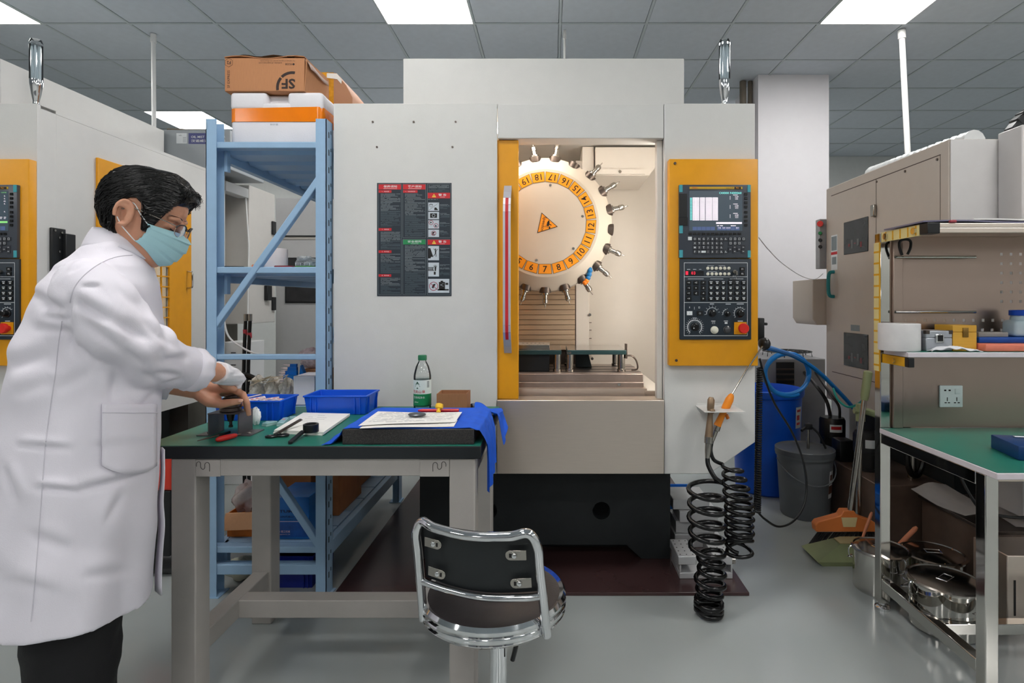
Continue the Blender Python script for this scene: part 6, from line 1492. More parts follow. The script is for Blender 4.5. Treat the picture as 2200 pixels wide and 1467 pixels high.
for i, (pts, lab) in enumerate((([(2036, 936, 2.15), (2050, 985, 2.15), (2066, 1030, 2.15), (2088, 1070, 2.16), (2112, 1098, 2.18), (2150, 1108, 2.2), (2210, 1110, 2.22), (2290, 1080, 2.2), (2330, 937, 2.15)], 'black cable sagging below the steel bench top behind the front leg'),)):
    tag(MB().tube(smooth_path([P(*p) for p in pts], 6), .006, 7).build('power_cable', M_RUBBER), lab, 'cable')
# ================================================================ hoses at the machine, stool, back corner
for a, b, c_, d, nm in ((1631, 1643, 683, 735, 'cable_socket'), (1643, 1650, 693, 699, 'socket_lever')):
    q = MB(); prbox(q, a, b, c_, d, 2.36, .05, .004); q.build(nm, M_BLACKP, mc)
MB().ball(P(1642, 738, 2.34), (.022, .042, .026), 14, 10).build('cable_socket', M_BLACKP, mc)
gb = MB(); gb.prism([P(1497, 866, 2.33), P(1585, 868, 2.33), P(1585, 882, 2.33), P(1565, 890, 2.33), P(1508, 890, 2.33), P(1497, 878, 2.33)], (0, .003, 0)); lz = Zc(876, 2.29); ga = P(1527, 876, 2.219); gc2 = P(1559, 876, 2.268)
gb.prism([(X(1500, 2.29), 2.19, lz), (X(1584, 2.29), 2.19, lz), (X(1584, 2.29), 2.333, lz), (X(1500, 2.29), 2.333, lz)], (0, 0, .003), [circ((ga.x, 2.219, lz), .0137, 20, (1, 0, 0), (0, 1, 0)), circ((gc2.x, 2.268, lz), .0175, 20, (1, 0, 0), (0, 1, 0))]); gb.build('gun_bracket', M_WHITE, mc, bevel=.001)
# gun one (bare metal)
g1 = thing('air_gun', 'bare metal air gun on the bracket with a black coiled hose', 'air gun', tuple(P(1524, 965, 2.27)))
a, b = P(1528, 853, 2.222), P(1521, 968, 2.205); d = (b-a)
M_BRASSG = mat('worn_brass', (140, 118, 96), .4, .8, var=.15)
MB().tube([a, lerp(a, b, .05), lerp(a, b, .2), lerp(a, b, .3), lerp(a, b, .45), lerp(a, b, .72), lerp(a, b, .74)], [.008, .014, .014, .010, .012, .0155, .016], 14).ball(lerp(a, b, .25)+Vector((.004, -.012, 0)), .011).build('body', M_BRASSG, g1)
MB().tube([lerp(a, b, .74), lerp(a, b, .86), lerp(a, b, .87), lerp(a, b, 1.0), lerp(a, b, 1.14)], [.0165, .0165, .012, .012, .009], 12).build('coupling', M_TOOL, g1)
M_COIL = mat('coil_hose_black', (14, 14, 15), .22, var=.05)
def helix(c0, c1, r0, r1, turns, n=22, ph=0.0, sy=1.0, wob=0.0):
    out = []; N = int(turns*n)
    for i in range(N+1):
        t = i/N; a = ph+2*math.pi*turns*t; r = lerp(r0, r1, t)*(1+wob*math.sin(a*.37+2)); c = lerp(Vector(c0), Vector(c1), t)
        out.append(c+Vector((r*math.cos(a), sy*r*math.sin(a), 0)))
    return out
start = lerp(a, b, 1.14)
hl = helix(P(1517, 1040, 2.165), P(1519, 1190, 2.165), .066, .062, 5, ph=0.3, wob=.03)
h2_ = helix(P(1530, 1190, 2.165), P(1524, 1290, 2.165), .05, .05, 4.5, ph=.3, wob=.10)
nest = [Vector((P(1524, 1290, 2.17).x+.048*math.cos(t)*(1+.08*math.sin(3*t)), 2.17+.045*math.sin(t), .0125+.034*(.5+.5*math.sin(.61*t)))) for t in [.3+i*.3 for i in range(84)]]
path_ = smooth_path([start, P(1522, 1000, 2.195), P(1536, 1026, 2.18), hl[0]], 6)+hl[1:]+h2_[1:]+nest[1:]
MB().tube(path_, .0092, 8).build('coil_hose', M_COIL, g1, ang=80)
g2 = thing('air_gun', 'orange blow gun with a long thin nozzle and black coiled hose', 'air gun', tuple(P(1540, 930, 2.25)))
a, b = P(1573, 846, 2.262), P(1541, 914, 2.272)
MB().tube([a, lerp(a, b, .06), lerp(a, b, .18), lerp(a, b, .4), lerp(a, b, .62), lerp(a, b, .9), b], [.006, .012, .0165, .0165, .0125, .014, .0155], 14).build('grip', mat('gun_orange', (240, 140, 30), .4, var=.03), g2)
MB().tube([lerp(a, b, .62)+Vector((.012, -.004, -.004)), lerp(a, b, .74)+Vector((.026, -.006, -.004))], .007, 8).build('trigger', mat('gun_orange2', (226, 120, 24), .4), g2)
MB().tube([a, P(1604, 795, 2.275), P(1638, 744, 2.298)], .0035, 8).build('nozzle_tube', M_TOOL, g2)
e = P(1530, 946, 2.272)
MB().tube([b, lerp(b, e, .3), lerp(b, e, .35), e], [.0155, .0155, .011, .009], 12).build('coupling', M_TOOL, g2)
hb_ = helix(P(1572, 1000, 2.272), P(1586, 1075, 2.272), .036, .054, 4, ph=2.6, wob=.03)
hc2 = helix(P(1588, 1075, 2.272), P(1588, 1150, 2.272), .054, .052, 5, ph=2.6, wob=.03)
nest2 = [Vector((P(1588, 1170, 2.272).x+.05*math.cos(t)*(1+.06*math.sin(3.3*t)), 2.272+.035*math.sin(t), P(0, 1170, 2.272).z+.035*math.sin(.43*t)*1.0)) for t in [2.6+i*.3 for i in range(70)]]
MB().tube(smooth_path([e, P(1527, 968, 2.275), P(1534, 988, 2.278), hb_[0]], 6)+hb_[1:]+hc2[1:]+nest2[1:], .0078, 8).build('coil_hose', M_COIL, g2, ang=80)
# curly cord and black cable
cc_ = thing('curly_cord', 'black curly cord hanging straight down the machine edge into a cable loop', 'cord', tuple(P(1628, 1100, 2.43)))
MB().tube(helix(P(1632, 790, 2.43), P(1627, 1100, 2.43), .0105, .0125, 62, n=10), .0042, 5).build('coil', M_RUBBER, cc_, ang=80)
MB().tube(smooth_path([P(1628, 1100, 2.43), P(1644, 1116, 2.44), P(1672, 1131, 2.46), P(1704, 1120, 2.5), P(1727, 1085, 2.52), P(1733, 1040, 2.54), P(1724, 985, 2.54), P(1700, 925, 2.52), P(1665, 868, 2.48), P(1644, 815, 2.44), P(1632, 770, 2.42)], 8), .0048, 7).build('cable_loop', M_RUBBER, cc_)
# machined blocks, vise and tray behind the hoses
M_ALB = mat('machined_alloy', (204, 204, 206), .35, .35, var=.05)
zb0 = .0145
for i, (a, b, y0, y1, h, lab) in enumerate(((1448, 1544, 2.74, 2.92, .062, 'lowest machined metal block of the stack behind the vise'), (1452, 1536, 2.76, 2.92, .058, 'second machined metal block of the stack behind the vise'), (1458, 1540, 2.74, 2.9, .055, 'third machined metal block of the stack behind the vise'), (1446, 1524, 2.76, 2.95, .05, 'topmost machined metal plate of the stack behind the vise'))):
    tag(MB().box(max(.56, X(a, 2.76)), X(b, 2.76), y0, y1, zb0, zb0+h-.0006).build('metal_block', M_ALB, bevel=.002), lab, 'block'); zb0 += h
vz = thing('machine_vise', 'silver machine vise with hole patterned jaws on the floor plate', 'vise', (.65, 2.5, .0145))
vx0, vx1, vy0, vy1 = X(1460, 2.43), X(1574, 2.43), 2.43, 2.60
MB().box(vx0, vx1, vy0, vy1, .0145, .04).box(vx0, vx0+.008, vy0, vy1, .04, .075).box(vx1-.008, vx1, vy0, vy1, .04, .075).build('body', M_ALB, vz, bevel=.002)
for (x0, x1) in ((vx0-.006, vx0+.072), (vx1-.082, vx1-.002)):
    j = MB().box(x0, x1, vy0-.004, vy1+.004, .0755, .112).build('jaw', M_ALB, vz, bevel=.003)
    for u in range(3):
        for v in range(5):
            MB().lathe([(.0035, 0), (.0035, .0006)], (lerp(x0+.012, x1-.012, u/2), lerp(vy0+.015, vy1-.015, v/4), .1118), n=8).build('jaw_hole', M_PRINTK, j)
MB().cyl((vx1, 2.5, .065), (vx1+.03, 2.5, .065), .018, n=18).build('screw_end', M_TOOL, vz)
blue_bin(.585, .79, 3.0, 3.3, .0145, .07, 'light blue shallow tray on the floor plate behind the metal blocks', 'parts_tray', False, mat('tray_sky', (24, 110, 200), .4))
blue_bin(.60, .78, 3.02, 3.25, .092, .06, 'upper light blue tray stacked on the shallow tray behind the blocks', 'parts_tray', False, mat('tray_sky', (24, 110, 200), .4))

# ---------------------------------------------------------------- stool
sc0 = Vector((X(1062, 1.44), 1.44, 0)); rS = .171; zS = .47
M_SEATB = mat('black_vinyl', (40, 36, 38), .38, var=.06, bump=.1, bscale=120)
sl_ = thing('swivel_stool', 'chrome swivel stool with round black seat and black backrest', 'stool', (sc0.x, sc0.y, 0))
MB().lathe([(rS-.004, zS-.03), (rS, zS-.012), (rS-.004, zS-.002), (rS-.03, zS+.006), (0, zS+.010)], sc0, n=56, cap=False).build('seat', M_SEATB, sl_)
rim = [(rS-.006, zS-.002), (rS+.004, zS+.003), (rS+.010, zS-.006), (rS+.006, zS-.014), (rS+.011, zS-.022), (rS+.006, zS-.030), (rS+.010, zS-.038), (rS+.002, zS-.046), (rS-.02, zS-.048), (0, zS-.048)]
MB().lathe(rim, sc0, n=64, cap=False).build('seat_rim', M_CHROME, sl_, ang=60)
A0, A1 = P(910, 1330, 1.377), P(1175, 1365, 1.310)       # feet of the back frame at the rim
T0, T1 = P(893, 1128, 1.335), P(1152, 1156, 1.245)
bulge = Vector((-.22, -.975, 0))
fr_ = [A0, lerp(A0, T0, .35), lerp(A0, T0, .7), lerp(A0, T0, .92)]
fr_ += [T0+Vector((.016, 0, .008)), lerp(T0, T1, .2)+bulge*.014+Vector((0, 0, .004)), lerp(T0, T1, .5)+bulge*.026, lerp(T0, T1, .8)+bulge*.016+Vector((0, 0, .004)), T1+Vector((-.018, 0, .010))]
fr_ += [lerp(A1, T1, .92), lerp(A1, T1, .7), lerp(A1, T1, .35), A1]
MB().tube(smooth_path(fr_, 8), .0108, 12).build('back_frame', M_CHROME, sl_, ang=80)
c0_, c1_ = lerp(A0, T0, .42), lerp(A1, T1, .42)
MB().tube(smooth_path([c0_, lerp(c0_, c1_, .25)+bulge*.014-Vector((0, 0, .006)), lerp(c0_, c1_, .55)+bulge*.024-Vector((0, 0, .008)), lerp(c0_, c1_, .85)+bulge*.012-Vector((0, 0, .004)), c1_], 6), .0085, 10).build('cross_tube', M_CHROME, sl_, ang=80)
def padf(u, v):
    lo = lerp(c0_, c1_, .03+.94*u)+bulge*(.024*math.sin(math.pi*u))+Vector((0, 0, .004-.006*math.sin(math.pi*u)))
    hi = lerp(lerp(A0, T0, .985), lerp(A1, T1, .985), .045+.91*u)+bulge*(.022*math.sin(math.pi*u))
    return lerp(lo, hi, v)-bulge*.012
MB().sheet(padf, 16, 10, .022, -bulge).build('backrest', mat('backrest_black', (30, 34, 36), .5, var=.05, bump=.08, bscale=200), sl_, ang=60)
for (u, v, s_) in ((.04, .76, 1), (.06, .22, 1), (.95, .72, -1), (.96, .22, -1)):
    ba = padf(u, v)+bulge*.014; bd = (padf(u+.13*s_, v)+bulge*.014)
    k = MB().beam(ba, bd, .022, .003, bulge).cyl(bd-bulge*.0015, bd+bulge*.0015, .011, n=14).build('bracket', M_TOOL, sl_, bevel=.0008)
    MB().beam(lerp(ba, bd, .62)+bulge*.0018, lerp(ba, bd, 1.05)+bulge*.0018, .009, .001, bulge).build('bracket_slot', M_PRINTK, k)
    MB().lathe([(.0062, 0), (.0055, .003), (.003, .0045)], lerp(ba, bd, .72)+bulge*.002, bulge, n=12).build('bracket_screw', M_CHROME, k)
pc_ = sc0+Vector((.012, -.02, 0))
MB().lathe([(.030, zS-.075), (.034, zS-.06), (.034, zS-.049)], pc_, n=24).build('collar', M_BLACKP, sl_)
MB().cyl(pc_+Vector((0, 0, .10)), pc_+Vector((0, 0, zS-.07)), .0215, n=24).build('column', M_CHROME, sl_)
MB().tube(smooth_path([pc_+Vector((.01, 0, zS-.066)), pc_+Vector((.04, -.005, zS-.08)), pc_+Vector((.046, -.01, zS-.115)), pc_+Vector((.036, -.01, zS-.16))], 5), .006, 8).build('lever', M_BLACKP, sl_)
for k in range(5):
    a = k*2*math.pi/5+.4; d = Vector((math.cos(a), math.sin(a), 0)); e = pc_+d*.25
    MB().beam(pc_+d*.02+Vector((0, 0, .11)), e+Vector((0, 0, .075)), .03, .022).build('base_arm', M_CHROME, sl_, bevel=.005)
    cs = MB().cyl(e+Vector((0, 0, .05)), e+Vector((0, 0, .068)), .008, n=10).build('caster_stem', M_BLACKP, sl_)
    s_ = Vector((-d.y, d.x, 0)); MB().cyl(e-s_*.02+Vector((0, 0, .026)), e+s_*.02+Vector((0, 0, .026)), .026, n=18).build('caster', M_BLACKP, sl_)

# ---------------------------------------------------------------- back corner seen through the shelf
M_CAB = mat('cabinet_cream', (206, 203, 198), .45, var=.015)
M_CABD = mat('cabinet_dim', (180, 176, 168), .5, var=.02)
ec = thing('electrical_cabinet', 'cream electrical cabinet with black hinges behind the machine, seen through the shelf', 'cabinet', (-2.6, 4.1, 0))
MB().box(-3.3, -2.122, 3.985, 4.355, 1.045, 2.02).build('body', M_CAB, ec, bevel=.004)
MB().box(-3.3, -2.30, 3.71, 3.984, 1.04, 2.0).build('recess_wall', M_CABD, ec)  # alcove shade is put into this darker cabinet colour
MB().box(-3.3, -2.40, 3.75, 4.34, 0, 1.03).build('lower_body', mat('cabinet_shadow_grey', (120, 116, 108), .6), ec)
MB().box(-2.20, -2.125, 3.71, 3.984, 1.925, 1.99).build('cross_arm', M_FRAME, ec, bevel=.003)
MB().tube([(-2.14, 3.97, 1.95), (-2.12, 3.975, 1.6), (-2.125, 3.97, 1.05)], .006, 6).build('conduit', M_PIPEW, ec)
for z_ in (1.76, 1.185): 
    h = MB().box(-2.1215, -2.108, 4.30, 4.35, z_-.05, z_+.05).build('hinge', M_BLACK, ec, bevel=.003)
MB().box(-2.1215, -2.095, 4.19, 4.26, 1.21, 1.32).build('latch', M_BLACK, ec, bevel=.004)
# mist collector
oc_ = thing('mist_collector', 'grey oil mist collector box with blue label on the machine roof', 'collector', (-2.4, 3.6, ZT))
MB().box(-2.95, -2.0, 3.535, 3.95, ZT+.002, Zc(279, 3.535)).build('housing', mat('collector_grey', (158, 164, 168), .45, var=.02), oc_, bevel=.004)
Yc_ = 3.5335
q = MB(); pbox(q, 405, 460, 286, 309, Yc_, .0012); bl_ = q.build('blue_label', mat('label_navy', (48, 56, 120), .4), oc_)
q = MB(); add_text(q, 'OIL MIST COLLECTOR', P(410.5+37, 294, Yc_-.001), wd=74*Yc_/F, ht=5*Yc_/F, bold=.01); add_text(q, '汉诺威油雾净化器', P(410.5+37, 302.5, Yc_-.001), wd=74*Yc_/F, ht=6*Yc_/F, bold=.01); q.build('label_lettering', M_PRINTW, bl_, recalc=False)
q = MB(); pbox(q, 379, 401.5, 286, 308, Yc_, .001); wl_ = q.build('white_label', M_PRINTW, oc_)
q = MB(); add_text(q, 'win', P(387, 290.5, Yc_-.001), ht=3*Yc_/F, bold=.01); 
for k in range(4): q.add([P(393, 296+k*3, Yc_-.001), P(400, 296+k*3, Yc_-.001), P(400, 295+k*3, Yc_-.001), P(393, 295+k*3, Yc_-.001)], [(0, 1, 2, 3)])
q.build('label_print', M_PRINTG, wl_, recalc=False)
MB().tube([(-2.5, 3.7, Zc(279, 3.535)), (-2.5, 3.7, Zc(279, 3.535)+.05), (-2.2, 3.75, Zc(279, 3.535)+.05)], .012, 8).build('top_pipe', M_PIPEG, oc_)
# farther machine enclosure
fe = thing('rear_enclosure', 'pale grey machine enclosure with dark window, far behind the blue shelf', 'machine', (-1.6, 5.3, 0))
MB().box(X(592, 4.8), -.75, 4.8, 6.0, 0, Zc(425, 4.8)).build('body', mat('enclosure_grey', (184, 184, 184), .5, var=.02), fe, bevel=.006)
q = MB(); pbox(q, 612, 690, 553, 651, 4.79, .012); wf = q.build('window_frame', M_BLACK, fe, bevel=.003)
q = MB(); pbox(q, 615, 687, 557, 648, 4.786, .004); q.build('window', M_DWIN, wf)
q = MB(); pbox(q, 605, 700, 505.5, 508.5, 4.79, .012); q.build('gap_strip', M_BLACK, fe)
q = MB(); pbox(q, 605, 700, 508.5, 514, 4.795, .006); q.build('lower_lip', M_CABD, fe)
# hoses and white box low behind the shelf
wbx = thing('air_unit', 'small white air unit box with two drawers behind the shelf', 'unit', (X(505, 3.72), 3.8, 0))
MB().box(-2.158, X(530, 3.72), 3.72, 3.95, 0, Zc(735, 3.72)).build('housing', M_FRAME, wbx, bevel=.004)
for py in (757, 783): 
    q = MB(); pbox(q, 496, 506, py, py+2, 3.716, .005); q.build('grip_slot', M_BLACK, wbx)
for i, (px, lab) in enumerate(((526, 'thick black hose with a red band standing behind the shelf, the one touching the white unit'), (535.5, 'thick black hose with a red band standing behind the shelf, the one farther from the white unit'))):
    t = thing('drain_hose', ('thick black banded hose next to the small white unit', 'thick black banded hose between its twin and the cabinet edge')[i], 'hose', (X(px, 3.68), 3.66, 0))
    MB().tube(smooth_path([(X(px, 3.68), 3.69, 1.08), (X(px, 3.68), 3.67, .8), (X(px, 3.68)+.004, 3.66, .4), (X(px, 3.68)+.01, 3.66, 0.0)], 6), .0115, 10).build('hose', M_RUBBER, t)
    MB().cyl((X(px, 3.68), 3.686, .985-.02*i), (X(px, 3.68), 3.683, 1.02-.02*i), .0135, n=12).build('red_band', mat('band_red', (176, 60, 70), .5), t)
    MB().cyl((X(px, 3.68), 3.69, 1.075), (X(px, 3.68), 3.69, 1.12), .0135, n=12).build('fitting', M_TOOL, t)
tag(MB().tube(smooth_path([(-2.08, 3.64, .72), (-1.98, 3.63, .735), (-1.88, 3.62, .70), (-1.8, 3.61, .62)], 6), .018, 10).build('bent_hose', M_RUBBER), 'bent black hose curving out beside the white unit', 'hose')
tag(MB().tube(smooth_path([(-2.1, 3.63, 1.12), (-2.06, 3.62, .98), (-1.96, 3.62, .90), (-1.86, 3.62, .86)], 6), .006, 7).build('clear_hose', mat('tube_clear', (214, 214, 216), .3)), 'clear plastic hose curving in front of the black hoses', 'hose')
# added unseen cabinets opposite the machines, for the metal surfaces to reflect
M_DCAB = mat('reflection_cabinet_grey', (112, 116, 120), .45, var=.04)
for i in range(4):
    x0 = -3.2+i*1.7; t = thing('reflection_cabinet', ('added unseen grey cabinet for metal reflections, first in the row along the wall opposite the machines', 'added unseen grey cabinet for metal reflections, second in the row along the wall opposite the machines', 'added unseen grey cabinet for metal reflections, third in the row along the wall opposite the machines', 'added unseen grey cabinet for metal reflections, last in the row along the wall opposite the machines')[i], 'cabinet', (x0+.6, -3.9, 0))
    MB().box(x0, x0+1.2, -4.4, -3.7, 0, 1.95).build('body', M_DCAB, t, bevel=.005)
    for k in range(2):
        d_ = MB().box(x0+.01+.6*k, x0+.59+.6*k, -3.699, -3.68, .06, 1.9).build('door', M_DCAB, t, bevel=.004); MB().box(x0+.53+.1*k, x0+.55+.1*k, -3.679, -3.65, .9, 1.1).build('handle', M_TOOL, d_)
# red and black machine low behind the man
rt = thing('floor_jack', 'red and black wheeled tool trolley low behind the bench leg', 'trolley', (-1.66, 2.6, 0))
MB().box(-1.78, -1.645, 2.46, 2.8, .38, .56).build('red_body', mat('trolley_red', (196, 52, 36), .4, var=.06), rt, bevel=.01)
MB().box(-1.77, -1.655, 2.47, 2.79, .07, .3795).build('black_body', M_BLACKP, rt, bevel=.008)
MB().box(-1.6545, -1.648, 2.5, 2.6, .24, .34).build('red_flap', mat('trolley_red', (196, 52, 36), .4), rt)
for y_ in (2.52, 2.74): MB().cyl((-1.79, y_, .06), (-1.64, y_, .06), .06, n=20).build('wheel', M_RUBBER, rt)
# ================================================================ the man at the bench
PHI = math.radians(37.0)
pf = Vector((math.cos(PHI), math.sin(PHI), 0)); plf = Vector((-math.sin(PHI), math.cos(PHI), 0)); prt = -plf
M_SKIN = mat('skin', (206, 150, 122), .5, var=.06, scale=25, sss=.08, bump=.06, bscale=220)
M_COAT = mat('coat_white', (229, 225, 234), .8, var=.02, scale=8, bump=.12, bscale=420)
M_TROU = mat('trouser_black', (20, 20, 22), .85, var=.1, bump=.3, bscale=500)
M_HAIR = mat('hair_black', (15, 14, 15), .3, var=.25, scale=60)
M_MASK = mat('mask_teal', (168, 210, 218), .75, var=.03, bump=.1, bscale=300)
PC = Vector((X(172, 1.45), 1.45, 0))
man = thing('person', 'man in white lab coat, face mask and glasses leaning over the bench', 'person', (PC.x, PC.y, 0))

# ---- head frame
PSI = math.radians(21)
HO = P(303, 466, 1.49)
HPH = math.radians(17.0); hz_ = Vector((math.cos(HPH), math.sin(HPH), 0)); hL = Vector((-math.sin(HPH), math.cos(HPH), 0))
hF = hz_*math.cos(PSI)-Vector((0, 0, 1))*math.sin(PSI); hU = Vector((0, 0, 1))*math.cos(PSI)+hz_*math.sin(PSI)
HS = .935
def H(x, y, z): return HO+hF*(x*HS)+hL*(y*HS)+hU*(z*HS)
HEAD = [(-.122, .080, .040, .016), (-.115, .088, .022, .030), (-.10, .094, .0, .044), (-.08, .095, -.03, .056), (-.05, .096, -.068, .066), (-.02, .096, -.090, .071), (.0, .093, -.098, .0735), (.02, .094, -.102, .075),
        (.04, .101, -.103, .0765), (.06, .099, -.100, .076), (.085, .088, -.088, .070), (.105, .068, -.068, .058), (.120, .042, -.042, .042), (.129, .016, -.016, .018)]
def head_pt(a, z, k=1.0):
    xf, xb, w_ = interp(HEAD, z)
    c, s = math.cos(a), math.sin(a); mid = (xf+xb)/2; half = (xf-xb)/2
    e = .85 if c > 0 else .95
    x = mid+half*math.copysign(abs(c)**e, c)*k; y = w_*math.copysign(abs(s)**.92, s)*k
    return x, y
# ---- body as one mesh (voxel-fused)
bd = MB()
n = 36; rings = []
for i in range(30):
    z = lerp(-.122, .129, i/29); rings.append([H(*head_pt(2*math.pi*k/n, z), z) for k in range(n)])
bd.loft(rings)
# nose, brow, lips, eye bulges
bd.tube([H(.094, 0, .022), H(.108, 0, .0), H(.121, 0, -.028), H(.112, 0, -.042)], [.007, .0085, .0125, .010], 10)
for s in (-1, 1):
    bd.ball(H(.108, s*.012, -.036), .008, 8, 6); bd.ball(H(.082, s*.033, .002), (.0135, .0135, .012), 10, 8)
    bd.tube([H(.097, s*.012, .022), H(.096, s*.032, .028), H(.080, s*.055, .024)], [.006, .0075, .005], 8)
bd.tube([H(.098, -.02, -.066), H(.104, 0, -.066), H(.098, .02, -.066)], .007, 8)
# ears
for s in (-1, 1):
    e0 = lambda t, r: H(-.010+.019*r*math.cos(t)-.004*math.sin(t), s*(.076+.013*(.4+.6*(1-math.cos(t))/2)), -.004+.032*r*math.sin(t))
    bd.tube([e0(t, 1.0) for t in [-1.9+i*.28 for i in range(21)]], .0052, 8)
    bd.tube([e0(t, .55) for t in [-1.2+i*.35 for i in range(11)]], .0048, 7)
    bd.ball(H(-.006, s*.0755, -.004), (.012, .006, .022), 10, 8); bd.ball(H(-.002, s*.077, -.032), (.009, .006, .010), 8, 6)
# neck and torso core
nb0, nb1 = H(-.012, 0, -.06), PC+pf*.078+Vector((0, 0, 1.33))
bd.tube([H(0, 0, -.02), nb0, lerp(nb0, nb1, .5), nb1, nb1-Vector((.01, .006, .1))], [.048, .051, .051, .058, .07], 20)
def core(z): return PC+pf*lerp(.0, .055, max(0, (z-.75)/.6))+Vector((0, 0, z))
tr = []
for z, a, b in ((.72, .09, .13), (.85, .10, .15), (1.0, .095, .14), (1.15, .10, .155), (1.26, .085, .15), (1.32, .05, .10)):
    tr.append([core(z)+pf*(a*math.cos(t))+plf*(b*math.sin(t)) for t in [2*math.pi*k/28 for k in range(28)]])
bd.loft(tr)
# legs
for s, yy in ((-1, 0), (1, 0)):
    hp = core(.80)+plf*(.085*s); kn = PC+plf*(.10*s)+pf*(.03)+Vector((0, 0, .47)); an = PC+plf*(.11*s)-pf*.015+Vector((0, 0, .07))
    bd.tube([hp, lerp(hp, kn, .5), kn, lerp(kn, an, .35), an], [.085, .075, .055, .052, .036], 16)
# arms
SR = P(190, 580, 1.335); ER = P(296, 775, 1.42); WR = P(466, 800, 1.665)
SL = core(1.27)+plf*.175; EL = Vector((-1.245, 1.625, 1.01)); WL = P(424, 836, 1.755)
bd.tube([SR-prt*.08-Vector((0, 0, .06)), SR-Vector((0, 0, .05)), lerp(SR, ER, .5), ER, lerp(ER, WR, .3), lerp(ER, WR, .8), WR], [.03, .040, .042, .04, .042, .031, .028], 16)
bd.tube([SL-plf*.08, SL, lerp(SL, EL, .5), EL, lerp(EL, WL, .3), lerp(EL, WL, .8), WL], [.05, .052, .045, .042, .043, .033, .030], 16)
# left hand closed over the tool holder
kI, kM, kR, kP = P(500, 836, 1.775), P(500, 838, 1.797), P(493, 841, 1.82), P(482, 846, 1.84)
for k, r in ((kI, .0125), (kM, .0125), (kR, .012), (kP, .011)):
    bd.tube([lerp(WL, k, .02), lerp(WL, k, .4)+Vector((0, 0, .006)), lerp(WL, k, .8)+Vector((0, 0, .004)), k], [.022, .019, r*1.2, r], 12)
bd.tube([kI, P(522, 847, 1.772), P(531, 866, 1.776), P(535, 893, 1.786)], [.0115, .0108, .0095, .0072], 10)
bd.tube([kM, P(520, 846, 1.805), P(529, 862, 1.812), P(529, 882, 1.82)], [.0115, .0108, .0095, .0072], 10)
bd.tube([kR, P(511, 842, 1.838), P(520, 856, 1.848), P(519, 873, 1.848)], [.011, .0102, .009, .007], 10)
bd.tube([kP, P(496, 846, 1.857), P(505, 858, 1.864), P(506, 871, 1.862)], [.010, .009, .008, .0065], 10)
bd.tube([lerp(WL, kI, .1)+Vector((0, -.006, -.012)), P(452, 862, 1.742), P(476, 868, 1.738), P(499, 864, 1.742), P(519, 862, 1.752)], [.022, .0195, .0135, .0115, .0085], 12)
bd.ball(P(458, 858, 1.752), (.026, .02, .018), 12, 8)
# right hand above it
k2 = [P(505, 807, 1.765), P(505, 813, 1.785), P(501, 818, 1.803), P(496, 823, 1.815)]
for k, r in zip(k2, (.012, .012, .0115, .0105)): bd.tube([WR, lerp(WR, k, .45)+Vector((0, 0, .004)), k], [.024, .018, r], 12)
for k, (a, b) in zip(k2, (((513, 820), (508, 838)), ((512, 825), (506, 842)), ((507, 829), (502, 844)), ((502, 833), (497, 846)))):
    bd.tube([k, P(a[0], a[1], k.y+.004), P(b[0], b[1], k.y+.002)], [.0112, .010, .0075], 10)
bd.tube([lerp(WR, k2[0], .25)+Vector((0, -.008, -.012)), P(482, 826, 1.725), P(496, 833, 1.745), P(508, 838, 1.755)], [.018, .0135, .0108, .008], 12)
body = bd.build('body', M_SKIN, man, recalc=False)
rmod = body.modifiers.new('fuse', 'REMESH'); rmod.mode = 'VOXEL'; rmod.voxel_size = .0034; rmod.use_smooth_shade = True
sm = body.modifiers.new('soften', 'SMOOTH'); sm.factor = .5; sm.iterations = 3
# nails
M_NAIL = mat('nail', (206, 160, 140), .3, var=.02)
def nail(c, d, u, w_, h_):
    c, d, u = Vector(c), Vector(d).normalized(), Vector(u).normalized(); s_ = d.cross(u).normalized(); u = s_.cross(d)
    rot = Matrix((s_, d, u)).transposed(); MB().ball(c, (w_, h_, .0016), 10, 6, rot).build('nail', M_NAIL, man)
nail(P(517, 860.5, 1.7425), P(519, 862, 1.752)-P(499, 864, 1.742), (0, -.9, .35), .0055, .0075)

# ---- lab coat
# z, half depth a, half width b, centre shift along the facing direction
COAT = [(.452, .178, .225, -.030), (.55, .178, .222, -.022), (.70, .176, .215, -.010), (.85, .170, .205, .002), (.97, .160, .195, .012), (1.08, .150, .197, .022), (1.17, .140, .190, .034),
        (1.24, .124, .180, .044), (1.285, .104, .160, .053), (1.325, .078, .120, .066), (1.352, .064, .095, .076), (1.372, .056, .070, .082)]
CZ0, CZ1 = COAT[0][0], COAT[-1][0]
cph = random.Random(21)
def coat_pt(t, z, off=0.0):
    a, b, sft = interp(COAT, z)
    low = max(0, min(1, (.95-z)/.45)); 
    d = off
    d += low*(.006*math.sin(5*t+1.1+3.1*z)+.004*math.sin(9*t+2.0-4*z))                       # hanging folds
    mid = math.exp(-((z-1.08)/.14)**2)
    d += mid*(.007*math.sin(26*z+3.2*t+.6)+.004*math.sin(43*z-2.5*t))*(.4+.6*abs(math.sin(t)))  # pull creases under the arm
    hip = math.exp(-((z-.80)/.06)**2); d += hip*.004*math.sin(30*z+2*t)*(1+math.cos(t-2.2))
    bk = math.exp(-((z-.62)/.10)**2); d += bk*.0035*math.sin(34*z+4*t+1)
    c, s = math.cos(t), math.sin(t)
    zz = z
    if z < .55: zz = z-(.55-z)/.098*(.030*c*(.5+.5*c))*.9                                     # hem dips at the front
    return PC+pf*(sft+(a+d)*c)+plf*((b+d)*s)+Vector((0, 0, zz))
ct = MB(); rings = []; NT = 84
for i in range(78):
    z = lerp(CZ0, CZ1, i/77); rings.append([coat_pt(2*math.pi*k/NT, z) for k in range(NT)])
ct.loft(rings)
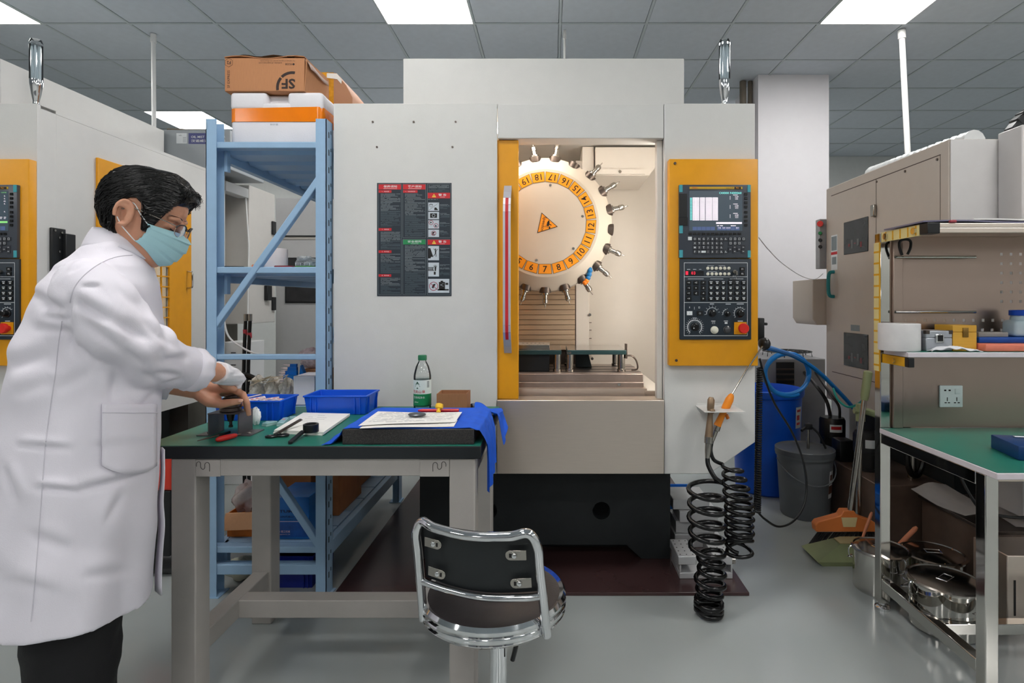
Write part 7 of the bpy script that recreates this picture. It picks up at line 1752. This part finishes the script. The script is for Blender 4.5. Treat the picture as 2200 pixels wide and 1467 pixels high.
def sleeve(pts, rad, ph, nn=30, seg=9, amp=.005):
    c = smooth_path(pts, seg); m = len(c); rr = [interp([(i/(len(rad)-1), r) for i, r in enumerate(rad)], j/(m-1))[0] for j in range(m)]
    T = [(c[min(i+1, m-1)]-c[max(i-1, 0)]).normalized() for i in range(m)]
    nrm = T[0].orthogonal().normalized(); out = []
    for i in range(m):
        nrm = (nrm-T[i]*nrm.dot(T[i])).normalized(); bn = T[i].cross(nrm); s = i/(m-1)
        ring = []
        for k in range(nn):
            a = 2*math.pi*k/nn
            bend = math.exp(-((s-.52)/.16)**2)
            d = amp*(math.sin(22*s+2*a+ph)+.6*math.sin(37*s-3*a+ph*2))*(.35+1.1*bend)
            ring.append(c[i]+nrm*((rr[i]+d)*math.cos(a))+bn*((rr[i]+d)*math.sin(a)))
        out.append(ring)
    return out
def arm_pt(a, b, t): return lerp(a, b, t)
rs = sleeve([SR-prt*.11+Vector((0, 0, -.05)), SR-prt*.01+Vector((0, 0, -.042)), P(240, 690, 1.35), P(302, 758, 1.415), P(366, 783, 1.52), P(414, 794, 1.59)], [.045, .070, .077, .076, .064, .054], .4)
ct.loft(rs)
ls = sleeve([SL-plf*.08+Vector((0, 0, -.03)), SL+Vector((0, 0, -.035)), lerp(SL, EL, .5), EL, lerp(EL, WL, .30), lerp(EL, WL, .52)], [.08, .085, .078, .072, .062, .056], 1.7)
ct.loft(ls)
coat = ct.build('lab_coat', M_COAT, man, recalc=False)
rmod = coat.modifiers.new('fuse', 'REMESH'); rmod.mode = 'VOXEL'; rmod.voxel_size = .0046; rmod.use_smooth_shade = True
sm = coat.modifiers.new('soften', 'SMOOTH'); sm.factor = .5; sm.iterations = 4
# bake the fused cloth, then press creases into it: (endpoints seen on the cloth, depth, half width)
bpy.context.view_layer.update()
cme = bpy.data.meshes.new_from_object(coat.evaluated_get(bpy.context.evaluated_depsgraph_get()))
coat.modifiers.clear(); coat.data = cme
CREASE = [((62, 632), (140, 657), .006, 9), ((88, 655), (146, 668), .008, 8), ((98, 682), (150, 686), .007, 8), ((75, 705), (150, 712), .006, 10), ((150, 584), (172, 570), .004, 4),
          ((176, 616), (215, 615), .005, 5), ((158, 645), (240, 690), .011, 11), ((240, 690), (330, 732), .009, 12), ((175, 690), (262, 752), .009, 12), ((262, 752), (318, 790), .007, 10), ((300, 690), (372, 742), .006, 9),
          ((330, 800), (392, 806), .008, 7), ((345, 830), (400, 812), .007, 7), ((350, 775), (402, 768), .006, 7), ((300, 800), (345, 818), .006, 8), ((240, 610), (300, 660), .005, 12), ((150, 640), (148, 700), .007, 6), ((148, 700), (158, 760), .006, 8),
          ((20, 790), (110, 760), .007, 14), ((25, 850), (120, 815), .005, 16), ((40, 958), (150, 964), .006, 7), ((80, 1048), (168, 1057), .008, 7), ((168, 1055), (290, 1024), .009, 9), ((5, 1000), (34, 1080), .006, 10), ((120, 840), (190, 800), .005, 14),
          ((240, 860), (250, 800), .006, 12), ((70, 1150), (150, 1180), .005, 12), ((180, 1240), (280, 1225), .005, 12), ((230, 1120), (265, 1060), .005, 10), ((300, 880), (345, 830), .005, 10), ((20, 1250), (120, 1275), .004, 14), ((200, 960), (330, 950), .004, 9),
          ((105, 600), (170, 545), .005, 12), ((215, 545), (290, 530), .004, 8)]
nrm_ = [v.normal.copy() for v in cme.vertices]
for v, n_ in zip(cme.vertices, nrm_):
    p = v.co+ORIGIN[man.name]
    if (p-Vector((0, 0, EYE))).dot(n_) > 0: continue
    qx, qy = CX+p.x*F/p.y, CY-(p.z-EYE)*F/p.y; d_ = 0
    for (x0, y0), (x1, y1), dep, hw in CREASE:
        ux, uy = x1-x0, y1-y0; L2 = ux*ux+uy*uy; t = ((qx-x0)*ux+(qy-y0)*uy)/L2; tc_ = max(0, min(1, t))
        dx, dy = qx-(x0+ux*tc_), qy-(y0+uy*tc_); r2 = dx*dx+dy*dy
        if r2 > 30*hw*hw: continue
        sg = (ux*(qy-y0)-uy*(qx-x0))/math.sqrt(L2); fade = max(0, math.sin(math.pi*max(0.02, min(.98, t))))**.5
        d_ += dep*fade*(-math.exp(-r2/(hw*hw))+.75*math.exp(-((sg+2.1*hw)/(1.5*hw))**2)*math.exp(-max(0, r2-sg*sg)/(hw*hw)))
    v.co += n_*d_
cme.polygons.foreach_set('use_smooth', [True]*len(cme.polygons)); cme.update()
# rolled cuffs
def cuff(c0, c1, r, name='cuff'):
    d = (c1-c0).normalized(); prof = [(r*.86, -.004), (r*1.04, 0), (r*1.10, .012), (r*1.07, .030), (r*1.0, .042), (r*.9, .044), (r*.82, .036), (r*.8, .004)]
    q = MB().lathe(prof, c0, d, n=36, cap=False)
    for v in q.v: v += Vector((.0025*math.sin(v.z*160), 0, .002*math.sin(v.x*210)))
    q.build(name, M_COAT, coat, ang=60)
cuff(P(402, 792, 1.57), WR, .056); cuff(lerp(EL, WL, .47), WL, .053)
# collar
q = MB(); NC = 40
def coll(k, v):
    t = math.radians(25+310*k/NC); a = t
    zb = lerp(1.368, 1.335, v)-.035*max(0, math.cos(t))*v*1.2
    r0, r1 = (.058, .070), (.082, .108)
    ra, rl = lerp(r0[0], r1[0], v), lerp(r0[1], r1[1], v)
    nc = PC+pf*.083
    lift = .022*(1-v)*(math.cos(t-math.pi)*.5+.5)
    return nc+pf*(ra*math.cos(a))+plf*(rl*math.sin(a))+Vector((0, 0, zb+lift+.005*math.sin(v*3.1)))
vs = [coll(k, v/6) for v in range(7) for k in range(NC+1)]; fs = [(j*(NC+1)+i, j*(NC+1)+i+1, (j+1)*(NC+1)+i+1, (j+1)*(NC+1)+i) for j in range(6) for i in range(NC)]
q.add(vs, fs); co = q.build('collar', M_COAT, coat, recalc=False, ang=60)
s_ = co.modifiers.new('thick', 'SOLIDIFY'); s_.thickness = .004; s_.offset = 0
# pocket and seams drawn on the coat surface
from mathutils.bvhtree import BVHTree
coat_bvh = BVHTree.FromPolygons([v.co+ORIGIN[man.name] for v in cme.vertices], [tuple(p.vertices) for p in cme.polygons])
def coat_at(px, py, off):
    o_ = Vector((0, 0, EYE)); d_ = (P(px, py, 1.0)-o_).normalized(); h, n_, i_, _ = coat_bvh.ray_cast(o_, d_)
    if h is None: h, n_, i_, _ = coat_bvh.find_nearest(P(px, py, 1.4))
    if n_.dot(d_) > 0: n_ = -n_
    return h+n_*off
def pocket(u, v):
    w0, w1 = 217, 331
    px = lerp(w0, w1, u); bot = 1016-16*abs(2*u-1)**3; py = lerp(bot, 868, v)
    return coat_at(px, py, .006)
q = MB(); q.sheet(pocket, 12, 14); po = q.build('pocket', M_COAT, coat, recalc=False, ang=70)
s_ = po.modifiers.new('thick', 'SOLIDIFY'); s_.thickness = .004; s_.offset = 0
MB().tube([coat_at(q_.x, q_.y, .0006) for q_ in smooth_path([(284, 548, 0), (250, 552, 0), (215, 566, 0), (182, 590, 0), (160, 618, 0), (150, 650, 0)], 6)], .0011, 5).build('armhole_seam', mat('stitch_shadow', (206, 202, 212), .8), coat)
M_STITCH = mat('stitch_shadow', (206, 202, 212), .8)
MB().tube([coat_at(lerp(217, 331, i/12), 887, .0085) for i in range(13)], .0012, 5).build('pocket_stitch', M_STITCH, coat)
MB().tube([coat_at(q_.x, q_.y, .0006) for q_ in smooth_path([(134, 690, 0), (126, 740, 0), (120, 800, 0), (108, 880, 0), (98, 960, 0), (92, 1040, 0), (86, 1120, 0), (80, 1200, 0), (72, 1290, 0), (67, 1335, 0)], 6)], .0011, 5).build('side_seam', M_STITCH, coat)
# front edge flap
fl = []
for i in range(22):
    z = lerp(.44, .80, i/21); fl.append([coat_pt(.05, z, .006), coat_pt(-.13, z, .009)+pf*.012*(1-i/21)])
q = MB(); q.add([p for r in fl for p in r], [(2*i, 2*i+1, 2*i+3, 2*i+2) for i in range(21)]); o = q.build('front_placket', M_COAT, coat, recalc=False, ang=70)
s_ = o.modifiers.new('thick', 'SOLIDIFY'); s_.thickness = .004; s_.offset = 0

# ---- trousers and shoes
tq = MB()
for s in (-1, 1):
    hp = core(.80)+plf*(.085*s); kn = PC+plf*(.098*s)+pf*(-.005)+Vector((0, 0, .47)); an = PC+plf*(.108*s)-pf*.02+Vector((0, 0, .05))
    rg = []
    for i in range(26):
        t = i/25; c = lerp(hp, kn, t*2) if t < .5 else lerp(kn, an, t*2-1)
        a = interp([(0, .112), (.5, .098), (1, .082)], t)[0]; b = a*.92
        rg.append([c+pf*((a+.004*math.sin(40*t+3*k_)+.003*math.sin(5*k_))*math.cos(k_))+plf*((b+.004*math.sin(33*t+2*k_))*math.sin(k_)) for k_ in [2*math.pi*k/28 for k in range(28)]])
    tq.loft(rg)
tq.loft([[core(z)+pf*(a*math.cos(t))+plf*(b*math.sin(t)) for t in [2*math.pi*k/28 for k in range(28)]] for z, a, b in ((.74, .125, .18), (.86, .128, .175), (.95, .12, .165))])
to = tq.build('trousers', M_TROU, man, recalc=False)
rmod = to.modifiers.new('fuse', 'REMESH'); rmod.mode = 'VOXEL'; rmod.voxel_size = .008; rmod.use_smooth_shade = True
for s in (-1, 1):
    an = PC+plf*(.108*s)-pf*.02; rg = []
    for x, w_, h_ in ((-.075, .025, .05), (-.06, .036, .075), (-.02, .04, .085), (.04, .043, .075), (.10, .048, .055), (.16, .045, .045), (.195, .03, .035), (.205, .015, .025)):
        rg.append([an+pf*x+plf*(w_*math.cos(t))+Vector((0, 0, max(0, h_*.5+h_*.5*math.sin(t)))) for t in [2*math.pi*k/16 for k in range(16)]])
    MB().loft(rg).build('shoe', mat('shoe_black', (24, 22, 22), .4), man, ang=50)

# ---- hair
def hairline(a):
    """lowest hair height at angle a (0 front, pi back) in the head frame"""
    a = abs(((a+math.pi) % (2*math.pi))-math.pi)
    return interp([(0, .072), (.55, .066), (.70, .058), (.84, .03), (.96, -.012), (1.06, -.034), (1.30, -.036), (1.37, .03), (1.62, .046), (1.90, .0), (1.98, -.04), (2.1, -.072), (math.pi, -.085)], a)[0]
def hair_pt(a, z, ex=0.0):
    x, y = head_pt(a, min(z, .128)); hl = hairline(a)
    m = max(0, min(1, (z-hl+.012)/.03)); m = m*m*(3-2*m)
    fa = abs(((a+math.pi) % (2*math.pi))-math.pi)
    th_ = .008+.006*max(0, min(1, (z-.01)/.1))+.012*max(0, math.cos(fa))*max(0, min(1, (z-.05)/.04))
    r = Vector((x, y, 0)); L_ = max(r.length, 1e-4); n_ = r/L_
    p = r+n_*((th_+ex)*m-.006*(1-m)); return H(p.x, p.y, z+(th_*.75*max(0, (z-.06)/.07)))
hq = MB(); rings = []
for i in range(34):
    z = lerp(-.105, .1285, i/33); rings.append([hair_pt(2*math.pi*k/60, z) for k in range(60)])
hq.loft(rings)
hr = random.Random(17)
for i in range(1500):
    a = hr.uniform(-math.pi, math.pi); lo = hairline(a); z = lerp(lo+.012, .126, hr.random()**.8)
    fa = abs(a); pts = []; ln = hr.uniform(.03, .06)
    da = hr.uniform(.25, .55)*(1 if a > 0 else -1)*(1 if fa < 2.7 else .3); dz = -hr.uniform(.01, .05) if fa > 1.2 else -hr.uniform(-.004, .012)
    if z > .09: da *= 1.5
    for j in range(5):
        t = j/4; aa = a-da*.5+da*t; zz = min(.1283, max(z+dz*t*(.4+t), hairline(aa)+.004 if fa > 1.0 else -.2))
        pts.append(hair_pt(aa, zz, .0016+.0035*math.sin(math.pi*t)*hr.random()+(.002 if j == 4 else 0)))
    hq.tube(pts, [.0008, .0014, .0014, .001, .0003], 4, cap=False)
# forelock sweeping out over the forehead
for i in range(420):
    y0 = hr.uniform(-.055, .055); p0 = H(hr.uniform(.02, .07), y0, hr.uniform(.106, .132)); k = hr.random()
    p1 = H(.078+.012*k, y0*1.02-.004, .122-.022*hr.random()); p2 = H(.090+.014*k, y0*1.06-.004, .118-.03*hr.random()); p3 = H(.092+.020*hr.random(), y0*1.1+hr.uniform(-.014, .004), .108-.040*hr.random()**1.6)
    hq.tube(smooth_path([p0, p1, p2, p3], 3), [.0011]*6+[.0009, .0007, .0005, .0002], 4, cap=False)
ho = hq.build('hair', M_HAIR, man, recalc=False, ang=80)
# brows and closed lids
for s in (-1, 1):
    eb = MB()
    for i in range(40):
        t = i/39; c = H(.100-.020*t*t, s*(.010+.046*t), .030+.004*math.sin(t*2.5)); eb.tube([c, c+hL*(s*.006)+hU*(.003-.004*t)], [.0009, .0004], 4, cap=False)
    o = eb.build('eyebrow', M_HAIR, man, recalc=False)
    MB().tube(smooth_path([H(.0955, s*.018, -.003), H(.0985, s*.030, -.0065), H(.0925, s*.046, -.003)], 4), .0016, 6).build('eyelashes', M_HAIR, man)
# ---- mask
def maskf(u, v):
    b_ = (2*u-1)*1.32; xf = interp([(0, .115), (.26, .137), (.5, .133), (.8, .116), (1, .092)], v)[0]
    cz = interp([(0, -.006), (1, -.112)], v)[0]; ez = interp([(0, -.010), (1, -.066)], v)[0]
    w_ = math.sin(b_)/math.sin(1.32); c = math.cos(b_*1.02); k = abs(w_)**2
    x = lerp(xf, .014-.008*v, 1-max(0, c)**.75)
    x += .0065*(((v*4.2) % 1.0)-.5)*max(0, c)**.5*(1 if .12 < v < .92 else 0)
    return H(x, .0755*w_*(1-.10*v), lerp(cz, ez, k))
q = MB(); q.sheet(maskf, 40, 34); mo = q.build('face_mask', M_MASK, man, recalc=False, ang=70)
s_ = mo.modifiers.new('thick', 'SOLIDIFY'); s_.thickness = .0016; s_.offset = 0
for s, u in ((-1, 0.0), (1, 1.0)):
    c0, c1 = maskf(u, .02), maskf(u, .98); e1, e2 = H(.0, s*.080, .028), H(-.004, s*.080, -.038)
    MB().tube(smooth_path([c0, lerp(c0, e1, .5)+hL*(s*.002), e1, H(-.022, s*.084, .02)], 5), .0013, 6).tube(smooth_path([c1, lerp(c1, e2, .5)+hL*(s*.002), e2, H(-.02, s*.084, -.02)], 5), .0013, 6).build('ear_loop', mat('loop_white', (232, 234, 236), .6), mo)
# ---- glasses
gl = MB()
M_GF = mat('frame_dark', (30, 28, 32), .3); M_GT = mat('temple_metal', (180, 170, 160), .25, .9)
gx = .122
def lens_ring(s, k): return [H(gx-.010*abs(math.cos(t))*(1 if math.cos(t) > 0 else 0)-.004, s*(.034+.0255*k*math.copysign(abs(math.cos(t))**.8, math.cos(t))), .000+.0185*k*math.copysign(abs(math.sin(t))**.8, math.sin(t))) for t in [i*2*math.pi/28 for i in range(28)]]
go = None
for s in (-1, 1):
    gt = MB(); gt.tube([H(gx-.014, s*.060, .010), H(.06, s*.0775, .014), H(.0, s*.0815, .016), H(-.018, s*.082, .002)], .0014, 6)
    if s > 0: gt.build('temple', M_GT, go)
    else: go = gt.build('glasses', M_GT, man)
for s in (-1, 1):
    lr = lens_ring(s, 1.0); MB().tube(lr, .0009, 6, closed=True).build('rim_wire', M_GT, go); MB().tube(lr[1:14], .0019, 6).build('brow_bar', M_GF, go)
    q = MB(); q.add([H(gx-.004, s*.034, .0)]+lens_ring(s, .97), [(0, 1+i, 1+(i+1) % 28) for i in range(28)]); q.build('lens', glass('lens_glass', (226, 224, 240), .02, 1.15, .08), go, recalc=False)
MB().tube([H(gx-.004, -.010, .006), H(gx+.003, 0, .009), H(gx-.004, .010, .006)], .0016, 6).build('bridge', M_GF, go)
# ---- glove on the right hand
gq = MB(); g0, g1 = lerp(WR, k2[1], -.02)+Vector((0, 0, .002)), k2[1]
rg = []
ax = (g1-g0).normalized(); sd = ax.cross(Vector((0, 0, 1))).normalized(); upv = sd.cross(ax)
for t, a, b in ((.06, .031, .031), (.1, .0335, .033), (.3, .035, .032), (.55, .038, .030), (.78, .037, .027), (.95, .033, .021), (1.03, .026, .014)):
    c = lerp(g0, g1, t)+Vector((0, .004*t, -.004*t)); rg.append([c+sd*((a+.0018*math.sin(9*k_+14*t))*math.cos(k_))+upv*((b+.0018*math.sin(7*k_+17*t))*math.sin(k_)) for k_ in [2*math.pi*k/30 for k in range(30)]])
gq.loft(rg)
for k, (a, b) in zip(k2, (((513, 820), (509, 834)), ((512, 825), (507, 838)), ((507, 829), (503, 840)), ((502, 833), (498, 842)))):
    gq.tube([k, P(a[0], a[1], k.y+.004), P(b[0], b[1], k.y+.002)], [.0136, .0125, .0105], 12)
glo = gq.build('glove', mat('glove_white', (230, 228, 232), .8, var=.02, bump=.2, bscale=400), man, recalc=False)
rmod = glo.modifiers.new('fuse', 'REMESH'); rmod.mode = 'VOXEL'; rmod.voxel_size = .003; rmod.use_smooth_shade = True
